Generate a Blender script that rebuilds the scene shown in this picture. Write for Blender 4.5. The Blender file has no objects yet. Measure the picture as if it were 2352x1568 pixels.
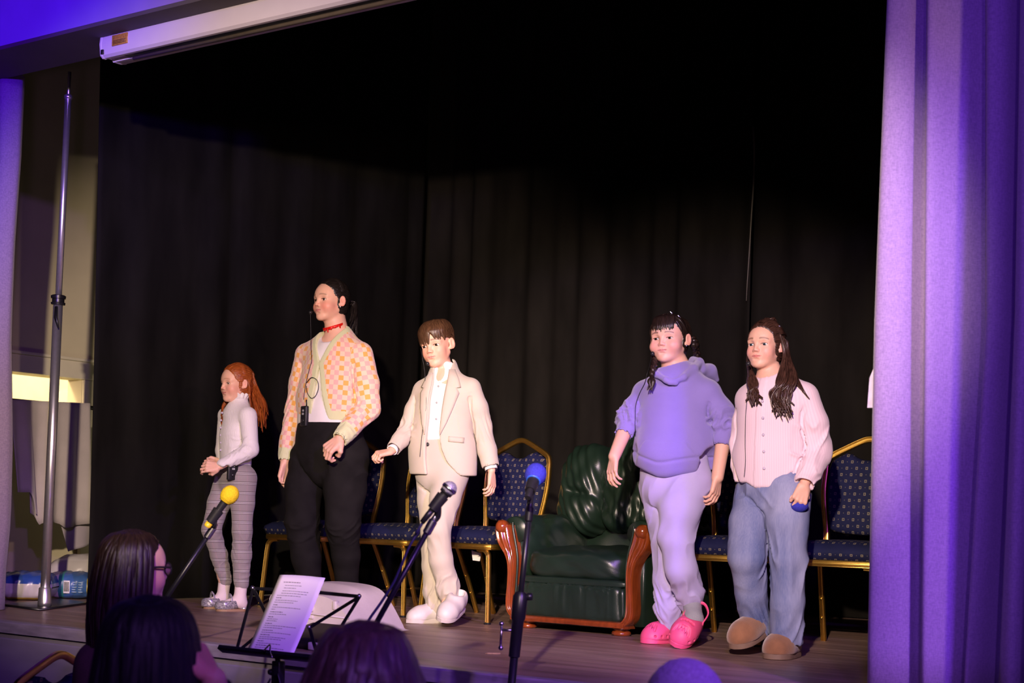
import bpy, bmesh, math, random
import numpy as np
from mathutils import Vector, Matrix

random.seed(7)
SC = bpy.context.scene
COL = SC.collection

# ------------------------------------------------------------------ camera
# stage-aligned world: X along the stage front, Y into the stage, Z up, z = 0 on the stage boards
F, TH, RHO, H = 3400.0, math.radians(34.9), 0.030, 0.563
PPX, PPY = 1176.0, 1171.0
CT, ST = math.cos(TH), math.sin(TH)
cam_d = bpy.data.cameras.new('camera')
cam = bpy.data.objects.new('camera', cam_d)
COL.objects.link(cam)
cam_d.sensor_width = 36.0
cam_d.lens = F / 2352.0 * 36.0
cam_d.shift_x = 0.0
cam_d.shift_y = (PPY - 784.0) / 2352.0
cam_d.clip_end = 100
cam.matrix_world = (Matrix.Translation((0, 0, H)) @ Matrix.Rotation(TH, 4, 'Z')
                    @ Matrix.Rotation(math.pi / 2, 4, 'X') @ Matrix.Rotation(RHO, 4, 'Z'))
cam_d.dof.use_dof = True
cam_d.dof.focus_distance = 6.9
cam_d.dof.aperture_fstop = 4.5
SC.camera = cam

CR, SR = math.cos(RHO), math.sin(RHO)


def pq(px, py):
    u, v = px - PPX, PPY - py
    return u * CR - v * SR, u * SR + v * CR


def w_of(xc, d, z):
    """point given as metres right of the lens axis, metres ahead and height -> world"""
    return Vector((xc * CT - d * ST, xc * ST + d * CT, z))


def at(px, py, d):
    p, q = pq(px, py)
    return w_of(p * d / F, d, H + q * d / F)


def gd(px, py, z=0.0):
    """depth at which the sight line through a pixel meets height z"""
    return (z - H) * F / pq(px, py)[1]


def ground(px, py, z=0.0):
    return at(px, py, gd(px, py, z))


def on_y(px, py, Y):
    """the point of the sight line on the plane y = Y"""
    p, q = pq(px, py)
    d = Y / (p / F * ST + CT)
    return at(px, py, d)


def on_x(px, py, X):
    p, q = pq(px, py)
    d = X / (p / F * CT - ST)
    return at(px, py, d)


def pix(v):
    x, y, z = v
    xc, d = x * CT + y * ST, -x * ST + y * CT
    p, q = F * xc / d, F * (z - H) / d
    return (PPX + p * CR + q * SR, PPY + p * SR - q * CR)


# ------------------------------------------------------------------ light
SC.view_settings.view_transform = 'Standard'
SC.view_settings.look = 'None'
SC.view_settings.gamma = 1.0
SC.view_settings.exposure = 0.0
SC.view_settings.use_curve_mapping = False
SC.cycles.use_denoising = True
SC.cycles.max_bounces = 6
wd = bpy.data.worlds.new('hall_dark')
SC.world = wd
wd.use_nodes = True
wd.node_tree.nodes['Background'].inputs[0].default_value = (0.16, 0.07, 0.42, 1)
wd.node_tree.nodes['Background'].inputs[1].default_value = 0.010


def spot(name, loc, aim, power, color, size=40, blend=0.3, r=0.06):
    l = bpy.data.lights.new(name, 'SPOT')
    l.energy, l.color = power, color
    l.spot_size, l.spot_blend, l.shadow_soft_size = math.radians(size), blend, r
    o = bpy.data.objects.new(name, l)
    COL.objects.link(o)
    o.location = loc
    o.rotation_euler = (Vector(aim) - Vector(loc)).to_track_quat('-Z', 'Y').to_euler()
    return o


# two warm theatre spots on the hall bar (camera left), a weaker one on the right, LED floods in violet
spot('stage_spot', w_of(-0.75, 0.2, 2.0), w_of(-1.20, 7.6, 1.10), 2000, (1.0, 0.77, 0.57), 31, 0.6, 0.05)
spot('stage_spot.001', w_of(-0.35, 0.0, 2.2), w_of(0.62, 6.6, 0.95), 2200, (1.0, 0.77, 0.60), 27, 0.6, 0.05)
spot('stage_spot.002', w_of(2.2, 0.6, 2.0), w_of(-0.1, 7.2, 0.5), 300, (1.0, 0.62, 0.52), 40, 0.6, 0.05)
spot('led_flood', w_of(2.0, 0.9, 2.6), w_of(0.3, 5.7, -0.35), 900, (0.27, 0.07, 1.0), 48, 0.7, 0.08)
spot('led_flood.001', w_of(-2.4, 2.2, 2.2), w_of(-3.0, 6.6, 3.0), 1000, (0.13, 0.004, 1.0), 52, 0.8, 0.08)
spot('led_flood.002', w_of(0.2, 0.6, 2.7), w_of(2.0, 4.7, 1.9), 270, (0.19, 0.03, 1.0), 60, 0.6, 0.08)
spot('led_flood.003', w_of(0.4, -1.0, 2.9), w_of(-0.7, 4.6, -0.1), 330, (0.42, 0.16, 1.0), 70, 0.6, 0.08)
spot('led_flood.004', w_of(1.5, 1.2, 2.4), w_of(0.35, 3.0, 0.25), 75, (0.20, 0.02, 1.0), 34, 0.7, 0.06)
spot('added_fill', w_of(-0.6, 1.2, 0.9), w_of(-1.3, 6.2, 2.5), 34, (0.85, 0.42, 1.0), 36, 0.8, 0.10)  # added fill to brighten the screen case, no known lamp
spot('added_fill.001', w_of(-1.2, 1.0, 1.0), w_of(1.5, 4.7, 1.2), 42, (1.0, 0.66, 0.74), 40, 0.8, 0.10)  # added pink fill for the right drape, no known lamp


# ------------------------------------------------------------------ materials
def nodes_of(m):
    return m.node_tree.nodes, m.node_tree.links


def mat(name, color, rough=0.6, metal=0.0, noise=0.0, nscale=30.0, bump=0.0, bscale=80.0, stretch=None,
        coat=0.0, sheen=0.0, spec=None, sss=0.0, coord='Object', bdist=0.01):
    m = bpy.data.materials.new(name)
    m.use_nodes = True
    N, Lk = nodes_of(m)
    b = N['Principled BSDF']
    b.inputs['Base Color'].default_value = (*color, 1)
    b.inputs['Roughness'].default_value = rough
    b.inputs['Metallic'].default_value = metal
    if coat:
        b.inputs['Coat Weight'].default_value = coat
        b.inputs['Coat Roughness'].default_value = 0.12
    if sheen:
        b.inputs['Sheen Weight'].default_value = sheen
    if spec is not None:
        b.inputs['Specular IOR Level'].default_value = spec
    if sss:
        b.inputs['Subsurface Weight'].default_value = sss
        b.inputs['Subsurface Radius'].default_value = (0.012, 0.005, 0.003)
        b.inputs['Subsurface Scale'].default_value = 1.0
    if noise or bump:
        tc = N.new('ShaderNodeTexCoord')
        src = tc.outputs[coord]
        if stretch:
            mp = N.new('ShaderNodeMapping')
            mp.inputs['Scale'].default_value = stretch
            Lk.new(src, mp.inputs[0])
            src = mp.outputs[0]
        if noise:
            n = N.new('ShaderNodeTexNoise')
            n.inputs['Scale'].default_value = nscale
            n.inputs['Detail'].default_value = 4
            Lk.new(src, n.inputs['Vector'])
            r = N.new('ShaderNodeValToRGB')
            r.color_ramp.elements[0].position, r.color_ramp.elements[1].position = 0.3, 0.7
            r.color_ramp.elements[0].color = (*[c * (1 - noise) for c in color], 1)
            r.color_ramp.elements[1].color = (*[min(1, c * (1 + noise)) for c in color], 1)
            Lk.new(n.outputs[0], r.inputs[0])
            Lk.new(r.outputs[0], b.inputs['Base Color'])
        if bump:
            n2 = N.new('ShaderNodeTexNoise')
            n2.inputs['Scale'].default_value = bscale
            n2.inputs['Detail'].default_value = 3
            Lk.new(src, n2.inputs['Vector'])
            bp = N.new('ShaderNodeBump')
            bp.inputs['Strength'].default_value = bump
            bp.inputs['Distance'].default_value = bdist
            Lk.new(n2.outputs[0], bp.inputs['Height'])
            Lk.new(bp.outputs[0], b.inputs['Normal'])
    return m


def mix_rgb(N, Lk, fac, a, b, mode='MIX'):
    n = N.new('ShaderNodeMix')
    n.data_type = 'RGBA'
    n.blend_type = mode
    for sock, v in ((n.inputs[0], fac), (n.inputs[6], a), (n.inputs[7], b)):
        if hasattr(v, 'is_output'):
            Lk.new(v, sock)
        elif isinstance(v, (int, float)):
            sock.default_value = v
        else:
            sock.default_value = (*v, 1)
    return n.outputs[2]


def math_n(N, Lk, op, a, b=0.0, c=0.0):
    n = N.new('ShaderNodeMath')
    n.operation = op
    for i, v in enumerate((a, b, c)):
        if hasattr(v, 'is_output'):
            Lk.new(v, n.inputs[i])
        else:
            n.inputs[i].default_value = v
    return n.outputs[0]


# ------------------------------------------------------------------ object helpers
def tag(o, label=None, cat=None, group=None, kind=None):
    if label:
        o['label'] = label
    if cat:
        o['category'] = cat
    if group:
        o['group'] = group
    if kind:
        o['kind'] = kind
    return o


def thing(name, label, cat, loc=(0, 0, 0), rotz=0.0, group=None):
    o = bpy.data.objects.new(name, None)
    COL.objects.link(o)
    o.location = loc
    o.rotation_euler = (0, 0, rotz)
    o.empty_display_size = 0.1
    return tag(o, label, cat, group)


def link_mesh(name, me, m=None, parent=None, smooth=True):
    o = bpy.data.objects.new(name, me)
    COL.objects.link(o)
    if m is not None:
        me.materials.append(m)
    if smooth:
        me.shade_smooth()
    if parent is not None:
        o.parent = parent
    return o


def obj(name, bm, m, parent=None, smooth=True, angle=None):
    me = bpy.data.meshes.new(name)
    bmesh.ops.recalc_face_normals(bm, faces=bm.faces)
    bm.to_mesh(me)
    bm.free()
    o = link_mesh(name, me, m, parent, smooth)
    if angle is not None:
        me.set_sharp_from_angle(angle=math.radians(angle))
    return o


def struct(name, bm, m, parent=None, smooth=False, angle=None):
    o = obj(name, bm, m, parent, smooth, angle)
    o['kind'] = 'structure'
    return o


def BM():
    return bmesh.new()


def add_box(bm, lo, hi, bev=0.0, M=None, seg=2):
    vs = [bm.verts.new((x, y, z)) for x in (lo[0], hi[0]) for y in (lo[1], hi[1]) for z in (lo[2], hi[2])]
    fs = [bm.faces.new([vs[i] for i in f]) for f in
          ((0, 1, 3, 2), (4, 6, 7, 5), (0, 4, 5, 1), (2, 3, 7, 6), (0, 2, 6, 4), (1, 5, 7, 3))]
    bmesh.ops.recalc_face_normals(bm, faces=fs)
    if bev:
        es = list({e for f in fs for e in f.edges})
        r = bmesh.ops.bevel(bm, geom=es, offset=bev, segments=seg, profile=0.5, affect='EDGES')
        vs = list({v for f in r['faces'] for v in f.verts} | {v for v in vs if v.is_valid})
    if M is not None:
        bmesh.ops.transform(bm, matrix=M, verts=[v for v in vs if v.is_valid])
    return vs


def add_prism(bm, pts, a, b, axis='y', bev=0.0):
    """outline pts (2-D) extruded between a and b along axis"""
    def P(p, t):
        return {'x': (t, p[0], p[1]), 'y': (p[0], t, p[1]), 'z': (p[0], p[1], t)}[axis]
    v0 = [bm.verts.new(P(p, a)) for p in pts]
    v1 = [bm.verts.new(P(p, b)) for p in pts]
    n = len(pts)
    fs = [bm.faces.new(v0), bm.faces.new(v1[::-1])]
    for i in range(n):
        fs.append(bm.faces.new([v0[i], v0[(i + 1) % n], v1[(i + 1) % n], v1[i]]))
    if bev:
        es = list({e for e in fs[0].edges} | {e for e in fs[1].edges})
        bmesh.ops.bevel(bm, geom=es, offset=bev, segments=3, profile=0.5, affect='EDGES')
    return v0 + v1


def frames(pts):
    """parallel-transport frames along a polyline"""
    P = [Vector(p) for p in pts]
    T = []
    for i in range(len(P)):
        t = P[min(i + 1, len(P) - 1)] - P[max(i - 1, 0)]
        T.append(t.normalized() if t.length > 1e-9 else Vector((0, 0, 1)))
    ref = Vector((0, 0, 1)) if abs(T[0].z) < 0.9 else Vector((1, 0, 0))
    n = (ref - T[0] * ref.dot(T[0])).normalized()
    out = []
    for i in range(len(P)):
        n = (n - T[i] * n.dot(T[i]))
        n = n.normalized() if n.length > 1e-6 else T[i].orthogonal().normalized()
        out.append((P[i], T[i], n, T[i].cross(n)))
    return out


def add_tube(bm, pts, r, n=8, cap=True, closed=False, flat=1.0, section=None, nrm=None):
    """tube along pts; r a number or one per point; section: list of (a, b) in units of r"""
    fr = frames(pts)
    if section is None:
        section = [(math.cos(2 * math.pi * k / n), math.sin(2 * math.pi * k / n) * flat) for k in range(n)]
    n = len(section)
    rings = []
    for i, (p, t, a, b) in enumerate(fr):
        if nrm is not None:
            a = Vector(nrm) - t * Vector(nrm).dot(t)
            a.normalize()
            b = t.cross(a)
        rr = r[i] if hasattr(r, '__len__') else r
        rings.append([bm.verts.new(p + a * (s[0] * rr) + b * (s[1] * rr)) for s in section])
    m = len(rings)
    for i in range(m if closed else m - 1):
        A, B = rings[i], rings[(i + 1) % m]
        for k in range(n):
            bm.faces.new((A[k], A[(k + 1) % n], B[(k + 1) % n], B[k]))
    if cap and not closed:
        bm.faces.new(rings[0][::-1])
        bm.faces.new(rings[-1])
    return rings


def add_lathe(bm, prof, n=24, M=None, ax='z'):
    """profile of (radius, height) turned about z"""
    rings = []
    for r, z in prof:
        if r < 1e-6:
            rings.append([bm.verts.new((0, 0, z))])
        else:
            rings.append([bm.verts.new((r * math.cos(2 * math.pi * k / n), r * math.sin(2 * math.pi * k / n), z)) for k in range(n)])
    for A, B in zip(rings, rings[1:]):
        for k in range(n):
            a0, a1 = A[k % len(A)], A[(k + 1) % len(A)]
            b0, b1 = B[k % len(B)], B[(k + 1) % len(B)]
            if len(A) == 1 and len(B) == 1:
                continue
            if len(A) == 1:
                bm.faces.new((a0, b0, b1))
            elif len(B) == 1:
                bm.faces.new((a0, a1, b0))
            else:
                bm.faces.new((a0, a1, b1, b0))
    for R, flip in ((rings[0], True), (rings[-1], False)):
        if len(R) > 1:
            bm.faces.new(R[::-1] if flip else R)
    vs = [v for R in rings for v in R]
    if M is not None:
        bmesh.ops.transform(bm, matrix=M, verts=vs)
    return vs


def spline(pts, n=8):
    """Catmull-Rom through pts"""
    P = [np.array(p, float) for p in pts]
    if len(P) < 3:
        return [tuple(P[0] + (P[-1] - P[0]) * t) for t in np.linspace(0, 1, n + 1)]
    out = []
    for i in range(len(P) - 1):
        p0, p1, p2, p3 = P[max(i - 1, 0)], P[i], P[i + 1], P[min(i + 2, len(P) - 1)]
        for k in range(n):
            t = k / n
            out.append(tuple(0.5 * ((2 * p1) + (-p0 + p2) * t + (2 * p0 - 5 * p1 + 4 * p2 - p3) * t * t
                                    + (-p0 + 3 * p1 - 3 * p2 + p3) * t ** 3)))
    out.append(tuple(P[-1]))
    return out


def frame_m(origin, zdir, xhint=(1, 0, 0)):
    z = Vector(zdir).normalized()
    x = Vector(xhint) - z * Vector(xhint).dot(z)
    x = x.normalized() if x.length > 1e-6 else z.orthogonal().normalized()
    y = z.cross(x)
    M = Matrix((x, y, z)).transposed().to_4x4()
    M.translation = Vector(origin)
    return M


def copy_tree(o, parent=None):
    c = o.copy()
    COL.objects.link(c)
    c.parent = parent
    for ch in [k for k in o.children]:
        copy_tree(ch, c)
    return c
# ------------------------------------------------------------------ the setting
YF, YB, ZH = 4.12, 8.1, -0.90
m_black = mat('black_drape', (0.0115, 0.0098, 0.0085), 0.9, noise=0.35, nscale=6, bump=0.25, bscale=900, stretch=(1, 1, 0.3), spec=0.15, bdist=0.002)
m_black_shaded = mat('shaded_black_drape', (0.008, 0.0075, 0.007), 0.9, noise=0.35, nscale=6, bump=0.25, bscale=900, stretch=(1, 1, 0.3), spec=0.1, bdist=0.002)  # black cloth darkened in colour for the dimmer light on the wing curtain
m_blackwall = mat('black_paint', (0.006, 0.006, 0.006), 0.9)
m_wallpaint = mat('lilac_wall_paint', (0.30, 0.22, 0.58), 0.75, noise=0.06, nscale=5)
m_soffit = mat('grey_soffit_paint', (0.09, 0.078, 0.08), 0.8, noise=0.1, nscale=6)
m_cream = mat('cream_wall_paint', (0.60, 0.55, 0.38), 0.8, noise=0.07, nscale=3)
m_creamtrim = mat('cream_gloss_trim', (0.72, 0.68, 0.52), 0.45, noise=0.04, nscale=9)
m_fascia = mat('grey_stage_fascia', (0.23, 0.205, 0.26), 0.6, noise=0.14, nscale=7, stretch=(0.5, 1, 2))
m_lip = mat('worn_grey_stage_nosing', (0.23, 0.20, 0.25), 0.42, noise=0.25, nscale=14, stretch=(0.6, 3, 3))
m_hall = mat('hall_floor_wood', (0.16, 0.10, 0.07), 0.4, noise=0.2, nscale=8, stretch=(1, 8, 1))


def floor_material():
    m = bpy.data.materials.new('worn_brown_stage_boards')
    m.use_nodes = True
    N, Lk = nodes_of(m)
    b = N['Principled BSDF']
    tc = N.new('ShaderNodeTexCoord')
    mp = N.new('ShaderNodeMapping')
    mp.inputs['Scale'].default_value = (0.6, 5, 1)
    Lk.new(tc.outputs['Object'], mp.inputs[0])
    n1 = N.new('ShaderNodeTexNoise')
    n1.inputs['Scale'].default_value = 2.2
    n1.inputs['Detail'].default_value = 7
    Lk.new(mp.outputs[0], n1.inputs['Vector'])
    n2 = N.new('ShaderNodeTexNoise')
    n2.inputs['Scale'].default_value = 1.3
    n2.inputs['Detail'].default_value = 5
    Lk.new(tc.outputs['Object'], n2.inputs['Vector'])
    r = N.new('ShaderNodeValToRGB')
    e = r.color_ramp.elements
    e[0].position, e[0].color = 0.28, (0.14, 0.078, 0.064, 1)
    e[1].position, e[1].color = 0.75, (0.34, 0.215, 0.18, 1)
    Lk.new(n1.outputs[0], r.inputs[0])
    scuff = N.new('ShaderNodeValToRGB')
    scuff.color_ramp.elements[0].position, scuff.color_ramp.elements[1].position = 0.45, 0.8
    Lk.new(n2.outputs[0], scuff.inputs[0])
    c = mix_rgb(N, Lk, math_n(N, Lk, 'MULTIPLY', scuff.outputs[0], 0.35), r.outputs[0], (0.42, 0.33, 0.28))
    Lk.new(c, b.inputs['Base Color'])
    rr = N.new('ShaderNodeMapRange')
    rr.inputs['To Min'].default_value, rr.inputs['To Max'].default_value = 0.30, 0.55
    Lk.new(n2.outputs[0], rr.inputs[0])
    Lk.new(rr.outputs[0], b.inputs['Roughness'])
    bp = N.new('ShaderNodeBump')
    bp.inputs['Strength'].default_value = 0.25
    bp.inputs['Distance'].default_value = 0.004
    Lk.new(n1.outputs[0], bp.inputs['Height'])
    Lk.new(bp.outputs[0], b.inputs['Normal'])
    return m


m_boards = floor_material()

bm = BM()
add_box(bm, (-10.5, YF - 7.5, ZH - 0.1), (3.5, YF + 0.1, ZH))
struct('floor_hall', bm, m_hall)
# stage boards: a row of boards running across, each its own piece
floor_root = None
bm = BM()
add_box(bm, (-10.5, YF + 0.03, -0.10), (3.5, 9.0, -0.021))
floor_root = struct('floor', bm, m_blackwall)
bw = 0.19
nb = int((8.9 - YF - 0.05) / bw)
for i in range(nb):
    y0 = YF + 0.055 + i * bw
    bm = BM()
    add_box(bm, (-10.4, y0 + 0.0008, -0.021), (3.4, y0 + bw - 0.0008, 0.0), bev=0.001, seg=1)
    struct('board', bm, m_boards, floor_root)
bm = BM()
add_prism(bm, [(YF, -0.006), (YF + 0.006, 0.0), (YF + 0.055, 0.0), (YF + 0.055, -0.05), (YF, -0.05)], -10.4, 3.4, 'x')
struct('trim_1', bm, m_lip)
bm = BM()
add_box(bm, (-10.4, YF + 0.02, ZH), (3.4, YF + 0.06, -0.05))
w = struct('wall_stage_front', bm, m_fascia)
for k in range(9):
    bm = BM()
    add_box(bm, (-10.3 + k * 1.5, YF + 0.008, ZH + 0.12), (-8.82 + k * 1.5, YF + 0.02, -0.075), bev=0.004, seg=1)
    struct('fascia_panel', bm, m_fascia, w)

# header over the opening, its grey underside, and the dark fly space above the stage
zs = on_y(0, 108, YF).z
bm = BM()
add_box(bm, (-12.5, YF, zs + 0.004), (5.0, YF + 0.30, 4.6))
struct('wall_header', bm, m_wallpaint)
bm = BM()
add_box(bm, (-12.5, YF + 0.002, zs - 0.012), (5.0, YF + 0.30, zs + 0.004))
struct('trim_2', bm, m_soffit)
bm = BM()
add_box(bm, (-11, YF + 0.3, 4.5), (4, 9.2, 4.6))
struct('ceiling', bm, m_blackwall)
bm = BM()
add_box(bm, (-11, 8.9, 0), (4, 9.0, 4.6))
struct('wall_back', bm, m_blackwall)

# hall wall either side of the opening
xr_ = on_y(2480, 784, YF + 0.34).x
bm = BM()
add_box(bm, (xr_, YF, ZH), (5.0, YF + 0.28, zs + 0.004))
struct('wall_front_right', bm, m_wallpaint)
xl_ = on_y(-250, 784, YF + 0.34).x
bm = BM()
add_box(bm, (-12.5, YF, ZH), (xl_, YF + 0.28, zs + 0.004))
struct('wall_front_left', bm, m_wallpaint)

# side wall of the wing with the doorway down to the lower passage
XW = -7.9
ya, yb_ = on_x(5, 860, XW).y - 0.55, on_x(188, 868, XW).y
zt = on_x(100, 862, XW).z
bm = BM()
add_box(bm, (XW - 0.14, YF + 0.3, ZH), (XW, ya, 4.5))
add_box(bm, (XW - 0.14, yb_, ZH), (XW, 8.9, 4.5))
add_box(bm, (XW - 0.14, ya, zt), (XW, yb_, 4.5))
add_box(bm, (XW - 0.14, ya, ZH), (XW, yb_, on_x(100, 940, XW).z))
wl = struct('wall_left', bm, m_cream)
bm = BM()
add_box(bm, (XW, ya - 0.10, zt), (XW + 0.03, yb_ + 0.09, zt + 0.115), bev=0.006)
add_box(bm, (XW, ya - 0.10, zt + 0.115), (XW + 0.045, yb_ + 0.11, zt + 0.135), bev=0.004)
add_box(bm, (XW, yb_, ZH), (XW + 0.03, yb_ + 0.075, zt), bev=0.006)
add_box(bm, (XW, ya - 0.075, ZH), (XW + 0.03, ya, zt), bev=0.006)
struct('trim_3', bm, m_creamtrim)
# passage beyond: far wall, picture rail, return wall
bm = BM()
add_box(bm, (XW - 1.5, ya - 1.2, ZH), (XW - 1.4, yb_ + 1.6, 2.6))
pw = struct('wall_passage', bm, m_creamtrim)
bm = BM()
zr = on_x(60, 882, XW - 1.4).z
add_box(bm, (XW - 1.4, ya - 1.2, zr), (XW - 1.355, yb_ + 0.18, zr + 0.03), bev=0.006)
add_box(bm, (XW - 1.4, ya - 1.2, zr - 0.045), (XW - 1.38, yb_ + 0.18, zr - 0.01), bev=0.004)
struct('picture_rail', bm, m_creamtrim, pw)
bm = BM()
add_box(bm, (XW - 1.4, yb_ + 0.18, ZH), (XW - 0.14, yb_ + 0.26, 2.6))
struct('wall_passage_right', bm, m_creamtrim)
bm = BM()
add_box(bm, (XW - 1.5, ya - 1.2, 2.6), (XW - 0.14, yb_ + 1.6, 2.68))
struct('ceiling_passage', bm, m_creamtrim)
pl = bpy.data.lights.new('passage_lamp', 'POINT')
pl.energy, pl.color, pl.shadow_soft_size = 130, (1.0, 0.86, 0.52), 0.12
plo = bpy.data.objects.new('passage_lamp', pl)
COL.objects.link(plo)
plo.location = (XW - 0.7, ya - 0.2, 2.2)
wl_ = bpy.data.lights.new('wing_worklight', 'POINT')
wl_.energy, wl_.color, wl_.shadow_soft_size = 5, (1.0, 0.86, 0.55), 0.10
wlo = bpy.data.objects.new('wing_worklight', wl_)
COL.objects.link(wlo)
wlo.location = (-6.9, 7.3, 0.8)


# ------------------------------------------------------------------ drapes
def drape(name, path, z0, z1, folds, depth, m, seed=0, nz=14, thick=0.004, wob=0.02, ns=None):
    """hanging cloth along a plan polyline, with soft vertical folds that wander down the drop"""
    rnd = random.Random(seed)
    P = [np.array(p, float) for p in path]
    seg = [np.linalg.norm(b - a) for a, b in zip(P, P[1:])]
    Ltot = sum(seg)
    ns = ns or int(folds * 10)
    ph = [rnd.uniform(0, 6.28) for _ in range(6)]
    bm = BM()
    rows = []
    for j in range(nz + 1):
        t = j / nz
        z = z1 + (z0 - z1) * t
        row = []
        for i in range(ns + 1):
            s = i / ns
            d = s * Ltot
            k = 0
            while k < len(seg) - 1 and d > seg[k]:
                d -= seg[k]
                k += 1
            dv = (P[k + 1] - P[k]) / seg[k]
            nv = np.array((dv[1], -dv[0]))
            a = 2 * math.pi * folds * s + ph[0] + 1.1 * math.sin(2 * math.pi * s * 3.1 + ph[1]) + 0.35 * math.sin(t * 3 + ph[2] + s * 9)
            amp = depth * (0.65 + 0.35 * math.sin(2 * math.pi * s * 4.7 + ph[3])) * (0.7 + 0.3 * t)
            off = amp * (math.sin(a) + 0.25 * math.sin(2 * a + 1.0))
            q = P[k] + dv * (d + 0.3 * depth * math.cos(a) + wob * math.sin(t * 5 + ph[4]) * (s - 0.5)) + nv * off
            row.append(bm.verts.new((q[0], q[1], z)))
        rows.append(row)
    for A, B in zip(rows, rows[1:]):
        for i in range(ns):
            bm.faces.new((A[i], A[i + 1], B[i + 1], B[i]))
    o = obj(name, bm, m)
    md = o.modifiers.new('thickness', 'SOLIDIFY')
    md.thickness = thick
    return o


Xl = -6.35
xsl = on_y(1729, 600, YB).x
tag(drape('stage_backdrop_curtain', [(Xl - 0.1, YB), (xsl - 0.012, YB)], 0.006, 4.45, 11, 0.030, m_black, 3),
    'wide black backdrop curtain behind the green armchair, left of the slit', 'curtain')
tag(drape('stage_backdrop_curtain', [(xsl + 0.012, YB + 0.02), (1.2, YB + 0.02)], 0.006, 4.45, 11, 0.030, m_black, 5),
    'black backdrop curtain to the right of the slit, partly behind the violet drape', 'curtain')
tag(drape('stage_wing_curtain', [(Xl, 5.16), (Xl + 0.02, 6.4), (Xl - 0.02, YB - 0.15)], 0.006, 4.45, 7, 0.022, m_black_shaded, 8),
    'black wing curtain beside the chrome pole at stage left edge', 'curtain')
# pale strip added for the lit wall glimpsed between the two backdrop curtains
m_lit_slit = mat('pale_lit_slit', (0.20, 0.18, 0.155), 0.9, noise=0.2, nscale=20, stretch=(1, 1, 0.2))
z_a, z_b = on_y(1733, 290, YB - 0.05).z, on_y(1725, 690, YB - 0.05).z
bm = BM()
add_tube(bm, [(xsl + 0.012 * math.sin(k * 0.5), YB - 0.045 + 0.006 * math.sin(k), z_a + (z_b - z_a) * k / 10) for k in range(11)],
         [0.007 - 0.0005 * k for k in range(11)], n=6, flat=0.5)
tag(obj('lit_slit_strip', bm, m_lit_slit), 'thin pale strip added for the lit wall behind the slit in the black backdrop', 'slit strip')


def violet_cloth():
    m = bpy.data.materials.new('grey_lilac_woven_drape')
    m.use_nodes = True
    N, Lk = nodes_of(m)
    b = N['Principled BSDF']
    tc = N.new('ShaderNodeTexCoord')
    nz = []
    for sc in ((240, 240, 800), (800, 800, 240)):
        mp = N.new('ShaderNodeMapping')
        mp.inputs['Scale'].default_value = sc
        Lk.new(tc.outputs['Object'], mp.inputs[0])
        n = N.new('ShaderNodeTexNoise')
        n.inputs['Scale'].default_value = 0.35
        n.inputs['Detail'].default_value = 3
        Lk.new(mp.outputs[0], n.inputs['Vector'])
        nz.append(n.outputs[0])
    s = math_n(N, Lk, 'MULTIPLY', math_n(N, Lk, 'ADD', nz[0], nz[1]), 0.5)
    r = N.new('ShaderNodeValToRGB')
    e = r.color_ramp.elements
    e[0].position, e[0].color = 0.36, (0.20, 0.145, 0.26, 1)
    e[1].position, e[1].color = 0.64, (0.30, 0.22, 0.36, 1)
    Lk.new(s, r.inputs[0])
    Lk.new(r.outputs[0], b.inputs['Base Color'])
    b.inputs['Roughness'].default_value = 0.85
    b.inputs['Sheen Weight'].default_value = 0.25
    bp = N.new('ShaderNodeBump')
    bp.inputs['Strength'].default_value = 0.3
    bp.inputs['Distance'].default_value = 0.003
    Lk.new(s, bp.inputs['Height'])
    Lk.new(bp.outputs[0], b.inputs['Normal'])
    return m


m_violet = violet_cloth()


def keyed_drape(name, rows_px, lines, Y, z0, z1, m, nz=26, per=7):
    """a front drape whose fold lines are measured at a few heights: lines = [([x at each height], offset)]"""
    zs_ = [on_y(1176, y, Y).z for y in rows_px]
    key = []
    for xs, off in lines:
        key.append(([on_y(x, y, Y).x for x, y in zip(xs, rows_px)], off))
    bm = BM()
    rows = []
    for j in range(nz + 1):
        z = z1 + (z0 - z1) * j / nz
        cp = []
        for xs, off in key:
            x = float(np.interp(z, zs_[::-1], xs[::-1]))
            cp.append((x, Y + off * (1 + 0.12 * math.sin(z * 2.3 + xs[0] * 5)), z))
        rows.append([bm.verts.new(p) for p in spline(cp, per)])
    for A, B in zip(rows, rows[1:]):
        for i in range(len(A) - 1):
            bm.faces.new((A[i], A[i + 1], B[i + 1], B[i]))
    o = obj(name, bm, m)
    md = o.modifiers.new('thickness', 'SOLIDIFY')
    md.thickness = 0.006
    return o


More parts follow.
